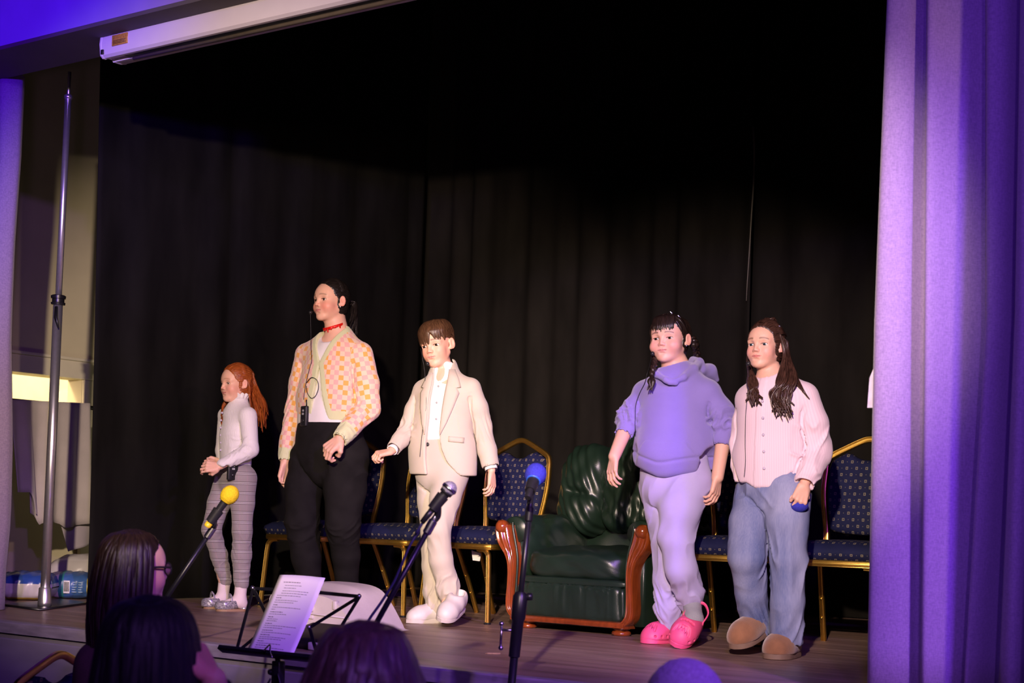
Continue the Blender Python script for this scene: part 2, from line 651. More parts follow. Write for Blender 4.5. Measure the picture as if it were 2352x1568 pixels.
YD = YF + 0.34
tag(keyed_drape('proscenium_drape', [0, 800, 1568],
                [([2046, 2012, 1998], 0.06), ([2040, 2004, 1990], 0.02), ([2052, 2022, 2008], -0.035), ([2092, 2074, 2066], -0.02),
                 ([2118, 2112, 2104], 0.035), ([2140, 2138, 2132], -0.05), ([2180, 2178, 2168], -0.01), ([2218, 2215, 2190], 0.02), ([2252, 2258, 2212], 0.05),
                 ([2270, 2278, 2222], -0.05), ([2312, 2308, 2246], -0.02), ([2332, 2322, 2272], 0.10), ([2346, 2336, 2300], -0.03),
                 ([2390, 2372, 2340], -0.06), ([2430, 2410, 2380], 0.05), ([2480, 2470, 2450], -0.04), ([2560, 2560, 2560], 0.03)],
                YD, 0.004, 4.4, m_violet),
    'tall violet-lit woven drape hanging at the right edge of the stage', 'curtain')
tag(keyed_drape('proscenium_drape', [150, 400, 700, 1000, 1250, 1400],
                [([-330, -330, -330, -330, -330, -330], 0.03), ([-250, -250, -250, -250, -250, -250], -0.05), ([-190, -190, -190, -190, -190, -190], 0.04),
                 ([-130, -135, -138, -140, -145, -145], -0.05), ([-70, -75, -80, -85, -90, -95], 0.03), ([-25, -35, -45, -50, -55, -60], -0.05),
                 ([-8, -18, -30, -33, -40, -46], 0.01), ([22, 8, -4, -6, -12, -24], -0.04), ([36, 21, 9, 6, -1, -13], 0.02), ([30, 16, 4, 2, -6, -18], 0.06)],
                YD, 0.004, zs + 0.02, m_violet),
    'narrow violet-lit drape at the left edge of the stage, beside the chrome pole', 'curtain')
m_paletab = mat('pale_lilac_tie', (0.55, 0.48, 0.60), 0.8, noise=0.1, nscale=40)
bm = BM()
pa, pb, pc, pd = (on_y(x, y, YD + 0.062) for x, y in ((2012, 832), (1997, 868), (1992, 936), (2016, 936)))
vs = [bm.verts.new(p) for p in (pa, pb, pc, pd)]
r = bmesh.ops.extrude_face_region(bm, geom=[bm.faces.new(vs)])
bmesh.ops.translate(bm, verts=[v for v in r['geom'] if isinstance(v, bmesh.types.BMVert)], vec=(0, 0.012, 0))
bmesh.ops.subdivide_edges(bm, edges=bm.edges[:], cuts=1, use_grid_fill=True)
tag(obj('curtain_tie', bm, m_paletab, smooth=False), 'small pale flap of cloth poking out behind the violet drape on the right', 'curtain tie')

# ------------------------------------------------------------------ projector screen case under the header
m_case = mat('white_enamel_case', (0.66, 0.60, 0.68), 0.28, noise=0.02, nscale=12, coat=0.3)
m_dark = mat('black_plastic', (0.012, 0.012, 0.014), 0.45, noise=0.2, nscale=40)
YS = YF + 0.12
p0 = on_y(232, 73, YS)
p1 = on_y(232, 133, YS)
scr = thing('projector_screen', 'long white projector screen case fixed under the header wall, upper left', 'projector screen', (p0.x, YS, p0.z))
hh = p0.z - p1.z
prof = [(0.0, -0.012), (0.012, 0.0), (0.10, 0.0), (0.135, -0.02), (0.145, -hh * 0.5), (0.135, -hh + 0.008), (0.105, -hh), (0.07, -hh - 0.0),
        (0.066, -hh + 0.012), (0.03, -hh + 0.012), (0.026, -hh), (0.012, -hh), (0.0, -hh + 0.01), (-0.006, -hh * 0.5)]
bm = BM()
add_prism(bm, prof, 0.012, 5.2, 'x')
obj('case', bm, m_case, scr, angle=30)
bm = BM()
add_prism(bm, [(y * 1.03 - 0.002, z * 1.03 + 0.002) for y, z in prof], 0.0, 0.014, 'x', bev=0.003)
obj('end_cap', bm, m_case, scr, angle=30)
bm = BM()
add_box(bm, (0.12, 0.028, -hh + 0.001), (5.1, 0.068, -hh + 0.011))
obj('slot', bm, m_dark, scr)
bm = BM()
add_tube(bm, [(0.16, 0.05, -hh - 0.012), (5.1, 0.05, -hh - 0.012)], 0.009, n=10)
obj('bottom_bar', bm, mat('dull_bar', (0.16, 0.13, 0.09), 0.5, noise=0.1, nscale=20), scr)
m_plate = mat('brass_label', (0.55, 0.30, 0.05), 0.4, noise=0.25, nscale=120, metal=0.2)
l0, l1 = on_y(258, 82, YS - 0.008), on_y(292, 96, YS - 0.008)
bm = BM()
add_box(bm, (l0.x - p0.x, -0.010, l1.z - p0.z - 0.004), (l1.x - p0.x, -0.004, l0.z - p0.z), bev=0.001)
lab = obj('label_plate', bm, m_plate, scr)
bm = BM()
for k in range(3):
    add_box(bm, (l0.x - p0.x + 0.008, -0.0108, l1.z - p0.z + 0.003 + k * 0.006), (l1.x - p0.x - 0.008 - 0.006 * (k % 2), -0.0098, l1.z - p0.z + 0.005 + k * 0.006))
obj('print', bm, m_dark, lab)
b0 = on_y(234, 118, YS - 0.008)
bm = BM()
add_box(bm, (b0.x - p0.x - 0.008, -0.009, b0.z - p0.z - 0.012), (b0.x - p0.x + 0.008, -0.003, b0.z - p0.z + 0.008), bev=0.001)
obj('switch', bm, m_dark, scr)
for x in (0.75, 3.4):
    bm = BM()
    add_box(bm, (x, 0.01, -0.004), (x + 0.09, 0.10, zs - 0.012 - p0.z), bev=0.003)
    obj('bracket', bm, m_case, scr)

# ------------------------------------------------------------------ left wing: pole, sheets, bags
m_chrome = mat('brushed_chrome', (0.90, 0.90, 0.92), 0.30, metal=0.92, noise=0.04, nscale=60)
m_blackmetal = mat('black_metal', (0.015, 0.015, 0.017), 0.32, noise=0.2, nscale=60, metal=0.4)
pf = ground(102, 1396)
dp = gd(102, 1396)
pole = thing('backdrop_pole', 'tall chrome telescopic pole with a black collar on a flat base plate', 'pole', pf)
ptop = at(160, 165, dp) - pf
pcol = at(134, 685, dp) - pf
pst = at(157, 222, dp) - pf
ax = lambda t: (pcol.x * t, pcol.y * t, pcol.z * t)
bm = BM()
add_tube(bm, [(0, 0, 0.012), pcol], 0.0235, n=20)
obj('lower_tube', bm, m_chrome, pole)
bm = BM()
add_tube(bm, [pcol * 0.97, pst], 0.0165, n=18)
obj('upper_tube', bm, m_chrome, pole)
bm = BM()
add_tube(bm, [pst * 0.98, ptop], 0.0085, n=12)
obj('tip_rod', bm, m_chrome, pole)
bm = BM()
M = frame_m(pcol, pcol)
add_lathe(bm, [(0.026, -0.035), (0.034, -0.033), (0.036, -0.022), (0.030, -0.020), (0.030, -0.004), (0.036, -0.002), (0.037, 0.012), (0.030, 0.016), (0.022, 0.018)], 20, M)
col_o = obj('collar', bm, m_blackmetal, pole, angle=35)
bm = BM()
add_tube(bm, [pcol + Vector((0.014, -0.022, -0.045)), pcol + Vector((0.022, -0.03, -0.10)), pcol + Vector((0.05, -0.035, -0.155))], [0.010, 0.011, 0.004], n=8, flat=0.6)
obj('lever', bm, m_blackmetal, col_o)
bm = BM()
add_lathe(bm, [(0.019, -0.012), (0.021, -0.004), (0.021, 0.004), (0.012, 0.012)], 16, frame_m(pst, pst))
obj('tip_collar', bm, m_chrome, pole)
bm = BM()
corner = [ground(x, y) - pf for x, y in ((8, 1392), (92, 1403), (204, 1388), (140, 1379))]
add_prism(bm, [(c.x, c.y) for c in corner], 0.0, 0.012, 'z', bev=0.003)
obj('base_plate', bm, m_blackmetal, pole)
bm = BM()
add_lathe(bm, [(0.034, 0.012), (0.034, 0.03), (0.030, 0.10), (0.026, 0.105)], 18)
obj('socket', bm, m_chrome, pole)

m_sheet = mat('grey_dust_sheet', (0.44, 0.40, 0.37), 0.9, noise=0.08, nscale=6, bump=0.2, bscale=200, sheen=0.2)
m_sheet2 = mat('lilac_grey_sheet', (0.40, 0.36, 0.38), 0.9, noise=0.08, nscale=6, sheen=0.2)


def hung_sheet(name, X, top, bottom, m, label, folds=3, amp=0.02, seed=0):
    """cloth hung over a rail in a plane of constant X, its lower edge stepped as measured"""
    rnd = random.Random(seed)
    n = 40
    bm = BM()
    ys_t = [on_x(px, py, X).y for px, py in top]
    zs_t = [on_x(px, py, X).z for px, py in top]
    ys_b = [on_x(px, py, X).y for px, py in bottom]
    zs_b = [on_x(px, py, X).z for px, py in bottom]
    rows = []
    for j in range(17):
        t = j / 16
        row = []
        for i in range(n + 1):
            s = i / n
            yt = ys_t[0] + (ys_t[-1] - ys_t[0]) * s
            zt_ = float(np.interp(yt, ys_t, zs_t))
            yb = ys_b[0] + (ys_b[-1] - ys_b[0]) * s
            zb = float(np.interp(yb, ys_b, zs_b))
            row.append(bm.verts.new((X + amp * math.sin(s * folds * 6.28 + seed + t) * (0.3 + 0.7 * t), yt + (yb - yt) * t, zt_ + (zb - zt_) * t)))
        rows.append(row)
    for A, B in zip(rows, rows[1:]):
        for i in range(n):
            bm.faces.new((A[i], A[i + 1], B[i + 1], B[i]))
    o = obj(name, bm, m)
    md = o.modifiers.new('thickness', 'SOLIDIFY')
    md.thickness = 0.006
    md.offset = -1
    return tag(o, label, 'sheet')


XS = -7.15
rail_z = on_x(100, 921, XS).z - 0.012
ra, rb = on_x(-30, 921, XS).y, on_x(240, 921, XS).y
hung_sheet('dust_sheet', XS, [(60, 919), (205, 926)], [(64, 1178), (84, 1184), (92, 1205), (99, 1200), (122, 1198), (140, 1203), (147, 1212), (205, 1201)], m_sheet,
           'large grey dust sheet hung over a rail behind the chrome pole', 3, 0.02, 1)
hung_sheet('dust_sheet', XS + 0.03, [(20, 917), (66, 919)], [(40, 1130), (62, 1130), (66, 1130), (86, 1182)], m_sheet2,
           'lilac-grey dust sheet corner hanging between the violet drape and the pole', 1.2, 0.015, 2)
hung_sheet('dust_sheet', XS - 0.05, [(132, 1180), (205, 1165)], [(158, 1266), (205, 1250)], m_sheet2,
           'lowest grey sheet end showing beneath the large dust sheet', 1, 0.01, 3)
rail = thing('sheet_rail', 'low metal rail carrying the grey dust sheets in the wing', 'rail', (XS - 0.015, ra, 0))
bm = BM()
add_tube(bm, [(0, 0, rail_z), (0, rb - ra, rail_z)], 0.013, n=10)
obj('bar', bm, m_blackmetal, rail)
for y in (0.02, rb - ra - 0.02):
    bm = BM()
    add_tube(bm, [(-0.04, y, rail_z), (-0.04, y, 0.02)], 0.012, n=10)
    add_box(bm, (-0.22, y - 0.02, 0.0), (0.12, y + 0.02, 0.025), bev=0.004)
    obj('post', bm, m_blackmetal, rail)


def sack(name, label, c, size, rz, bands, seed):
    """plump plastic bag lying flat: pillow shape with crimped ends, printed bands as colour along its length"""
    rnd = random.Random(seed)
    t = thing(name, label, 'bag', c, rz)
    L_, W_, T_ = size
    nu, nv = 30, 28
    bm = BM()
    rings = []
    for i in range(nu + 1):
        s = i / nu * 2 - 1
        wgt = max(0.0, 1 - abs(s) ** 4) ** 0.5
        ring = []
        for k in range(nv):
            a = 2 * math.pi * k / nv
            ca, sa = math.cos(a), math.sin(a)
            y = W_ / 2 * (0.82 + 0.18 * wgt) * math.copysign(abs(ca) ** 0.75, ca)
            z = T_ / 2 * wgt * math.copysign(abs(sa) ** 0.7, sa)
            cr = 0.006 * math.sin(9 * a + 5 * s + seed) * (0.3 + abs(s)) + 0.005 * math.sin(14 * s + 3 * a)
            ring.append(bm.verts.new((s * L_ / 2, y + cr, max(z, -T_ / 2 * 0.93) + T_ / 2 * 0.93 + cr * 0.8 * (sa > 0) + 0.004)))
        rings.append(ring)
    for A, B in zip(rings, rings[1:]):
        for k in range(nv):
            bm.faces.new((A[k], A[(k + 1) % nv], B[(k + 1) % nv], B[k]))
    bm.faces.new(rings[0][::-1])
    bm.faces.new(rings[-1])
    m = bpy.data.materials.new('printed_plastic')
    m.use_nodes = True
    N, Lk = nodes_of(m)
    b = N['Principled BSDF']
    b.inputs['Roughness'].default_value = 0.3
    tc = N.new('ShaderNodeTexCoord')
    sx = N.new('ShaderNodeSeparateXYZ')
    Lk.new(tc.outputs['Object'], sx.inputs[0])
    mr = N.new('ShaderNodeMapRange')
    mr.inputs['From Min'].default_value, mr.inputs['From Max'].default_value = bands[0]
    Lk.new(sx.outputs['XYZ'.index(bands[1])], mr.inputs[0])
    r = N.new('ShaderNodeValToRGB')
    r.color_ramp.interpolation = 'CONSTANT'
    els = r.color_ramp.elements
    for i, (pos, c_) in enumerate(bands[2]):
        e = els[i] if i < 2 else els.new(pos)
        e.position, e.color = pos, (*c_, 1)
    Lk.new(mr.outputs[0], r.inputs[0])
    Lk.new(r.outputs[0], b.inputs['Base Color'])
    obj('bag_body', bm, m, t)
    return t


W_, B_, Ye, Gr = (0.62, 0.60, 0.58), (0.03, 0.08, 0.36), (0.55, 0.42, 0.05), (0.03, 0.22, 0.20)
g1 = at(64, 1386, gd(64, 1386) + 0.30)
g1.z = 0
sk = sack('plastic_sack', 'blue and white plastic sack lying on the stage left of the pole', g1, (0.30, 0.28, 0.155), TH + 0.1,
          ((0.0, 0.15), 'Z', [(0, Ye), (0.12, W_), (0.62, B_)]), 1)
g2 = at(164, 1378, gd(164, 1378) + 0.16)
g2.z = 0
sk2 = sack('plastic_sack', 'second plastic sack with a blue barcode label, right of the pole', g2, (0.26, 0.26, 0.15), TH + 0.12,
           ((-0.13, 0.13), 'X', [(0, W_), (0.30, Gr), (0.40, (0.05, 0.13, 0.36)), (0.88, Ye)]), 2)
bm = BM()
add_box(bm, (-0.022, -0.138, 0.035), (0.012, -0.128, 0.105), bev=0.002)
lb = obj('barcode_label', bm, mat('label_white', (0.8, 0.8, 0.8), 0.4), sk2)
bm = BM()
for k in range(10):
    add_box(bm, (-0.019 + 0.0028 * k, -0.1388, 0.045), (-0.0178 + 0.0028 * k + 0.0006 * (k % 3), -0.1378, 0.098))
obj('bars', bm, m_dark, lb)
bm = BM()
for k in range(5):
    for c_ in range(2):
        add_box(bm, (0.022 + 0.034 * c_, -0.1345, 0.040 + k * 0.013), (0.048 + 0.032 * c_ - 0.006 * (k % 2), -0.1295, 0.046 + k * 0.013))
obj('print', bm, mat('print_pale_blue', (0.35, 0.5, 0.75), 0.4), sk2)
g3 = g2 + Vector((-0.15, 0.28, 0.0))
sk3 = sack('plastic_sack', 'pale crumpled plastic sack lying behind the two printed sacks', g3, (0.5, 0.32, 0.24), TH,
           ((0, 0.25), 'Z', [(0, (0.2, 0.2, 0.2)), (0.5, (0.5, 0.48, 0.44)), (0.8, (0.55, 0.53, 0.5))]), 4)
# ------------------------------------------------------------------ banquet chairs
def brocade(name, use_y):
    """navy weave with small gold squares on a half-drop grid and a dot between them"""
    m = bpy.data.materials.new(name)
    m.use_nodes = True
    N, Lk = nodes_of(m)
    b = N['Principled BSDF']
    tc = N.new('ShaderNodeTexCoord')
    sx = N.new('ShaderNodeSeparateXYZ')
    Lk.new(tc.outputs['Object'], sx.inputs[0])
    u = sx.outputs[0]
    v = math_n(N, Lk, 'SUBTRACT', sx.outputs[2], sx.outputs[1]) if use_y else sx.outputs[2]
    P, Q = 0.045, 0.029
    un = math_n(N, Lk, 'DIVIDE', u, P)
    vn = math_n(N, Lk, 'DIVIDE', v, Q)
    row = math_n(N, Lk, 'FLOOR', vn)
    sh = math_n(N, Lk, 'MULTIPLY', math_n(N, Lk, 'MODULO', math_n(N, Lk, 'ABSOLUTE', row), 2.0), 0.5)
    fu = math_n(N, Lk, 'SUBTRACT', math_n(N, Lk, 'FRACT', math_n(N, Lk, 'ADD', math_n(N, Lk, 'ADD', un, sh), 50.0)), 0.5)
    fv = math_n(N, Lk, 'SUBTRACT', math_n(N, Lk, 'FRACT', math_n(N, Lk, 'ADD', vn, 50.0)), 0.5)
    au = math_n(N, Lk, 'MULTIPLY', math_n(N, Lk, 'ABSOLUTE', fu), P)
    av = math_n(N, Lk, 'MULTIPLY', math_n(N, Lk, 'ABSOLUTE', fv), Q * 0.85)
    dd = math_n(N, Lk, 'MAXIMUM', au, av)
    outer = math_n(N, Lk, 'LESS_THAN', dd, 0.0054)
    inner = math_n(N, Lk, 'LESS_THAN', dd, 0.0031)
    ring = math_n(N, Lk, 'SUBTRACT', outer, math_n(N, Lk, 'MULTIPLY', inner, 0.85))
    fu2 = math_n(N, Lk, 'SUBTRACT', math_n(N, Lk, 'FRACT', math_n(N, Lk, 'ADD', fu, 50.0)), 0.5)
    dot = math_n(N, Lk, 'LESS_THAN', math_n(N, Lk, 'MAXIMUM', math_n(N, Lk, 'MULTIPLY', math_n(N, Lk, 'ABSOLUTE', fu2), P), av), 0.0016)
    fac = math_n(N, Lk, 'MAXIMUM', ring, math_n(N, Lk, 'MULTIPLY', dot, 0.6))
    n = N.new('ShaderNodeTexNoise')
    n.inputs['Scale'].default_value = 18
    Lk.new(tc.outputs['Object'], n.inputs['Vector'])
    base = mix_rgb(N, Lk, n.outputs[0], (0.0055, 0.007, 0.030), (0.011, 0.014, 0.058))
    c = mix_rgb(N, Lk, math_n(N, Lk, 'MULTIPLY', fac, 0.9), base, (0.215, 0.185, 0.12))
    Lk.new(c, b.inputs['Base Color'])
    b.inputs['Roughness'].default_value = 0.8
    b.inputs['Specular IOR Level'].default_value = 0.2
    return m


m_fab_seat, m_fab_back = brocade('navy_gold_square_weave_seat', True), brocade('navy_gold_square_weave_back', False)
m_gold = mat('gold_anodised_tube', (0.80, 0.52, 0.11), 0.34, metal=1.0, noise=0.06, nscale=50)
m_steel = mat('bright_steel', (0.7, 0.7, 0.72), 0.25, metal=1.0)
RIB = [(1.0, 0.42), (0.78, 0.62), (1.0, 0.80), (0.0, 1.0) and (0.62, 1.0), (0.25, 0.86), (0.25, 0.86) and (0.0, 1.0), (-0.25, 0.86), (-0.62, 1.0), (-1.0, 0.80), (-0.78, 0.62), (-1.0, 0.42)]
RIB = [(0.0, 1.0), (0.26, 0.96), (0.34, 0.84), (0.42, 0.94), (0.66, 0.86), (0.74, 0.72), (0.84, 0.74), (1.0, 0.5), (1.0, -0.5), (0.6, -0.85), (0.0, -1.0),
       (-0.6, -0.85), (-1.0, -0.5), (-1.0, 0.5), (-0.84, 0.74), (-0.74, 0.72), (-0.66, 0.86), (-0.42, 0.94), (-0.34, 0.84), (-0.26, 0.96)]


def ribbed(bm, pts, face, w=0.0125, d=0.011):
    """tube with grooved show face turned towards `face`"""
    sec = [(b * d / w, a) for a, b in RIB]
    add_tube(bm, pts, w, section=sec, nrm=face)


def back_y(z):
    return 0.215 + 0.10 * max(0.0, (z - 0.42)) ** 1.0 * 1.5


def back_outline(inset=0.0, n=6):
    """half outline of the back frame (x, z) from seat to peak"""
    k = [(0.168, 0.40), (0.172, 0.50), (0.190, 0.62), (0.197, 0.70), (0.194, 0.78), (0.190, 0.82), (0.172, 0.853), (0.10, 0.892), (0.03, 0.925), (0.0, 0.931)]
    return [(max(0.0, x - inset), z - (inset * 0.9 if z > 0.8 else 0)) for x, z in spline([(a, b, 0) for a, b in k], n) for x, z in [(x, z)]] if False else \
        [(max(0.0, p[0] - inset), p[1] - (inset * 0.9 if p[1] > 0.8 else 0)) for p in spline([(a, b, 0) for a, b in k], n)]


def make_chair():
    t = thing('banquet_chair', 'tmp', 'chair')
    # seat cushion: domed block with rolled edges
    bm = BM()
    nx, ny = 18, 16
    W2, y0, y1, zb, zt_ = 0.222, -0.235, 0.215, 0.392, 0.468
    g = []
    for j in range(ny + 1):
        row = []
        for i in range(nx + 1):
            a, b = i / nx * 2 - 1, j / ny * 2 - 1
            ex = max(abs(a), abs(b))
            ex = ex ** 7
            w = 1 - 0.04 * (b + 1) / 2
            row.append(bm.verts.new((a * W2 * w * (1 - 0.03 * abs(b) ** 6), y0 + (b + 1) / 2 * (y1 - y0), zt_ - 0.030 * ex + 0.010 * (1 - a * a) * (1 - b * b))))
        g.append(row)
    for A, B in zip(g, g[1:]):
        for i in range(nx):
            bm.faces.new((A[i], A[i + 1], B[i + 1], B[i]))
    rim = g[0] + [r[-1] for r in g[1:]] + g[-1][-2::-1] + [r[0] for r in g[-2:0:-1]]
    prev = rim
    for dz, sc in ((0.025, 1.018), (0.05, 1.012), (0.076, 0.975)):
        ring = [bm.verts.new((v.co.x * sc, (v.co.y - (y0 + y1) / 2) * sc + (y0 + y1) / 2, zt_ - dz if dz > 0.03 else v.co.z - dz * 0.55)) for v in rim]
        for k in range(len(rim)):
            bm.faces.new((prev[k], ring[k], ring[(k + 1) % len(rim)], prev[(k + 1) % len(rim)]))
        prev = ring
    bm.faces.new(prev)
    obj('seat', bm, m_fab_seat, t)
    # seat rail
    bm = BM()
    zr_ = 0.378
    c = 0.045
    loop = [(-0.205, 0.19), (-0.215, -0.19), (-0.215 + c * 0.3, -0.225), (-0.215 + c, -0.238), (0.215 - c, -0.238), (0.215 - c * 0.3, -0.225), (0.215, -0.19), (0.205, 0.19)]
    pts = [(x, y, zr_) for x, y in loop]
    rings = []
    for i, (p, tt, a, b) in enumerate(frames(pts)):
        out = Vector((-tt.y, tt.x, 0)) * -1
        up = Vector((0, 0, 1))
        rings.append([bm.verts.new(p + out * (q[1] * 0.009) + up * (q[0] * 0.0145)) for q in RIB])
    for A, B in zip(rings, rings[1:]):
        for k in range(len(RIB)):
            bm.faces.new((A[k], A[(k + 1) % len(RIB)], B[(k + 1) % len(RIB)], B[k]))
    bm.faces.new(rings[0][::-1])
    bm.faces.new(rings[-1])
    obj('seat_rail', bm, m_gold, t, angle=40)
    for s in (-1, 1):
        bm = BM()
        top = [(s * 0.120, -0.222, 0.366), (s * 0.165, -0.224, 0.362), (s * 0.186, -0.227, 0.345), (s * 0.194, -0.230, 0.315), (s * 0.205, -0.240, 0.16), (s * 0.214, -0.250, 0.008)]
        ribbed(bm, spline(top, 5), (0, -1, 0))
        lg = obj('leg', bm, m_gold, t, angle=40)
        bm = BM()
        add_box(bm, (s * 0.214 - 0.014, -0.263, 0), (s * 0.214 + 0.014, -0.238, 0.010), bev=0.002)
        obj('foot_cap', bm, m_dark, lg)
        bm = BM()
        ribbed(bm, spline([(s * 0.190, 0.195, 0.385), (s * 0.196, 0.24, 0.30), (s * 0.205, 0.31, 0.15), (s * 0.212, 0.372, 0.004)], 5), (0, -1, 0))
        lg = obj('leg', bm, m_gold, t, angle=40)
        bm = BM()
        bm.free()
        for z_, y_ in ((0.20, 0.278), (0.11, 0.315)):
            bm = BM()
            add_lathe(bm, [(0.0, 0.0), (0.006, 0.0), (0.005, 0.006), (0.0, 0.007)], 10, frame_m((s * (0.216 - 0.07 * z_), y_, z_), (0, -1, -0.3)))
            obj('stacking_stud', bm, m_gold, lg)
    # back frame: one bent tube
    half = back_outline()
    full = [(-x, back_y(z), z) for x, z in half] + [(x, back_y(z), z) for x, z in half[-2::-1]]
    bm = BM()
    ribbed(bm, full, (0, -1, 0.12), 0.0135, 0.012)
    obj('back_frame', bm, m_gold, t, angle=40)
    # padded back with the hand hole dipping below the peak
    inn = [p for p in back_outline(0.016) if p[1] > 0.50]
    side = [(x, z) for x, z in inn if x > 0.085]
    outl = [(x, z) for x, z in side]
    dip = [(0.075, 0.862), (0.055, 0.848), (0.03, 0.838), (0.0, 0.835)]
    outl = outl[:-1] + [(0.105, 0.868)] + dip
    bot = [(0.0, 0.495), (0.08, 0.499), (0.135, 0.508)]
    ring = [(x, z) for x, z in bot] + outl + [(-x, z) for x, z in outl[-2::-1]] + [(-x, z) for x, z in bot[:0:-1]]
    bm = BM()
    cz = 0.68
    layers = [(-0.012, 0.985), (-0.024, 0.955), (-0.034, 0.86), (-0.040, 0.55), (-0.042, 0.0)]
    prev = [bm.verts.new((x, back_y(z), z)) for x, z in ring]
    first = prev
    for dy, sc in layers:
        if sc == 0:
            cv = bm.verts.new((0, back_y(cz) + dy, cz))
            for k in range(len(ring)):
                bm.faces.new((prev[k], prev[(k + 1) % len(ring)], cv))
        else:
            nr = []
            for x, z in ring:
                z2 = cz + (z - cz) * sc
                nr.append(bm.verts.new((x * sc, back_y(z2) + dy, z2)))
            for k in range(len(ring)):
                bm.faces.new((prev[k], prev[(k + 1) % len(ring)], nr[(k + 1) % len(ring)], nr[k]))
            prev = nr
    backv = [bm.verts.new((v.co.x, v.co.y + 0.016, v.co.z)) for v in first]
    for k in range(len(ring)):
        bm.faces.new((first[(k + 1) % len(ring)], first[k], backv[k], backv[(k + 1) % len(ring)]))
    bm.faces.new(backv)
    obj('back_cushion', bm, m_fab_back, t)
    return t


chair0 = make_chair()
CH_YAW = math.radians(-1)
CY = 6.13
spots_ = [
    (-5.55, CY, 'navy brocade banquet chair behind the person in black jeans, first in the row', 0),
    (-4.965, CY, 'navy brocade banquet chair behind the boy in the beige suit, second in the row', 0),
    (-4.435, CY, 'navy brocade banquet chair standing directly left of the green armchair', 0),
    (-3.04, CY, 'navy brocade banquet chair right of the armchair, between the two people on the right', 0),
    (-2.475, CY, 'navy brocade banquet chair at the far right, half behind the violet drape', 0),
    (None, None, 'banquet chair on the hall floor, only its rounded gold back top showing', 0),
]
for i, (x, y, lab, _) in enumerate(spots_):
    c = chair0 if i == 0 else copy_tree(chair0)
    c['label'] = lab
    if x is None:
        c['group'] = 'audience chairs'
        q2 = at(137, 1492, 4.98)
        ya_ = TH + math.radians(180 + 65)
        R_ = Matrix.Rotation(ya_, 3, 'Z')
        off = R_ @ Vector((0, 0.29, 0))
        c.location = (q2.x - off.x, q2.y - off.y, ZH)
        c.rotation_euler = (0, 0, ya_)
    else:
        c.location = (x, y, 0)
        c.rotation_euler = (0, 0, CH_YAW if i < 3 else math.radians(7))
        c['group'] = 'banquet chairs lined up on the stage'
        if i == 2:
            bm = BM()
            add_prism(bm, [(-0.03, 0.372), (0.03, 0.366), (0.022, 0.325), (-0.022, 0.322)], -0.06, -0.057, 'y')
            tg = obj('care_label', bm, mat('white_fabric_label', (0.8, 0.78, 0.75), 0.7), c, smooth=False)
            tg['label'] = 'small white label hanging under the seat'
            tg.rotation_euler = (0.2, 0.12, 0)


# ------------------------------------------------------------------ leather armchair
def leather():
    m = bpy.data.materials.new('dark_green_leather')
    m.use_nodes = True
    N, Lk = nodes_of(m)
    b = N['Principled BSDF']
    tc = N.new('ShaderNodeTexCoord')
    n = N.new('ShaderNodeTexNoise')
    n.inputs['Scale'].default_value = 7
    n.inputs['Detail'].default_value = 5
    Lk.new(tc.outputs['Object'], n.inputs['Vector'])
    Lk.new(mix_rgb(N, Lk, n.outputs[0], (0.006, 0.016, 0.010), (0.014, 0.030, 0.019)), b.inputs['Base Color'])
    b.inputs['Roughness'].default_value = 0.34
    b.inputs['Specular IOR Level'].default_value = 0.6
    v = N.new('ShaderNodeTexVoronoi')
    v.inputs['Scale'].default_value = 260
    Lk.new(tc.outputs['Object'], v.inputs['Vector'])
    h = math_n(N, Lk, 'ADD', math_n(N, Lk, 'MULTIPLY', v.outputs[0], 0.035), math_n(N, Lk, 'MULTIPLY', n.outputs[0], 0.25))
    bp = N.new('ShaderNodeBump')
    bp.inputs['Strength'].default_value = 0.35
    bp.inputs['Distance'].default_value = 0.02
    Lk.new(h, bp.inputs['Height'])
    Lk.new(bp.outputs[0], b.inputs['Normal'])
    return m


m_leather = leather()
m_wood = mat('red_brown_lacquered_wood', (0.22, 0.044, 0.010), 0.20, noise=0.22, nscale=10, stretch=(5, 5, 1.2), coat=0.6)


def noise1(x, y, s=0):
    return math.sin(x * 3.1 + s) * math.cos(y * 2.3 + s * 1.7) * 0.6 + math.sin(x * 7.3 + y * 5.1 + s * 2.1) * 0.4


def cushion(name, sx, sy, sz, parent, M, wr=None, n=28, p=2.6, m=None):
    """super-ellipsoid pad; wr(nx, ny, nz) adds wrinkles along the normal"""
    bm = BM()
    bmesh.ops.create_cube(bm, size=2)
    bmesh.ops.subdivide_edges(bm, edges=bm.edges[:], cuts=n, use_grid_fill=True)
    for v in bm.verts:
        x, y, z = v.co
        q = (abs(x) ** 6 + abs(y) ** 6 + abs(z) ** 6) ** (1 / 6)
        x, y, z = x / q, y / q, z / q
        r = (abs(x) ** p + abs(y) ** p + abs(z) ** p) ** (1 / p)
        x, y, z = x / r, y / r, z / r
        nn = Vector((x / sx, y / sy, z / sz)).normalized()
        d = wr(x, y, z) if wr else 0
        v.co = M @ (Vector((x * sx, y * sy, z * sz)) + nn * d)
    return obj(name, bm, m or m_leather, parent)


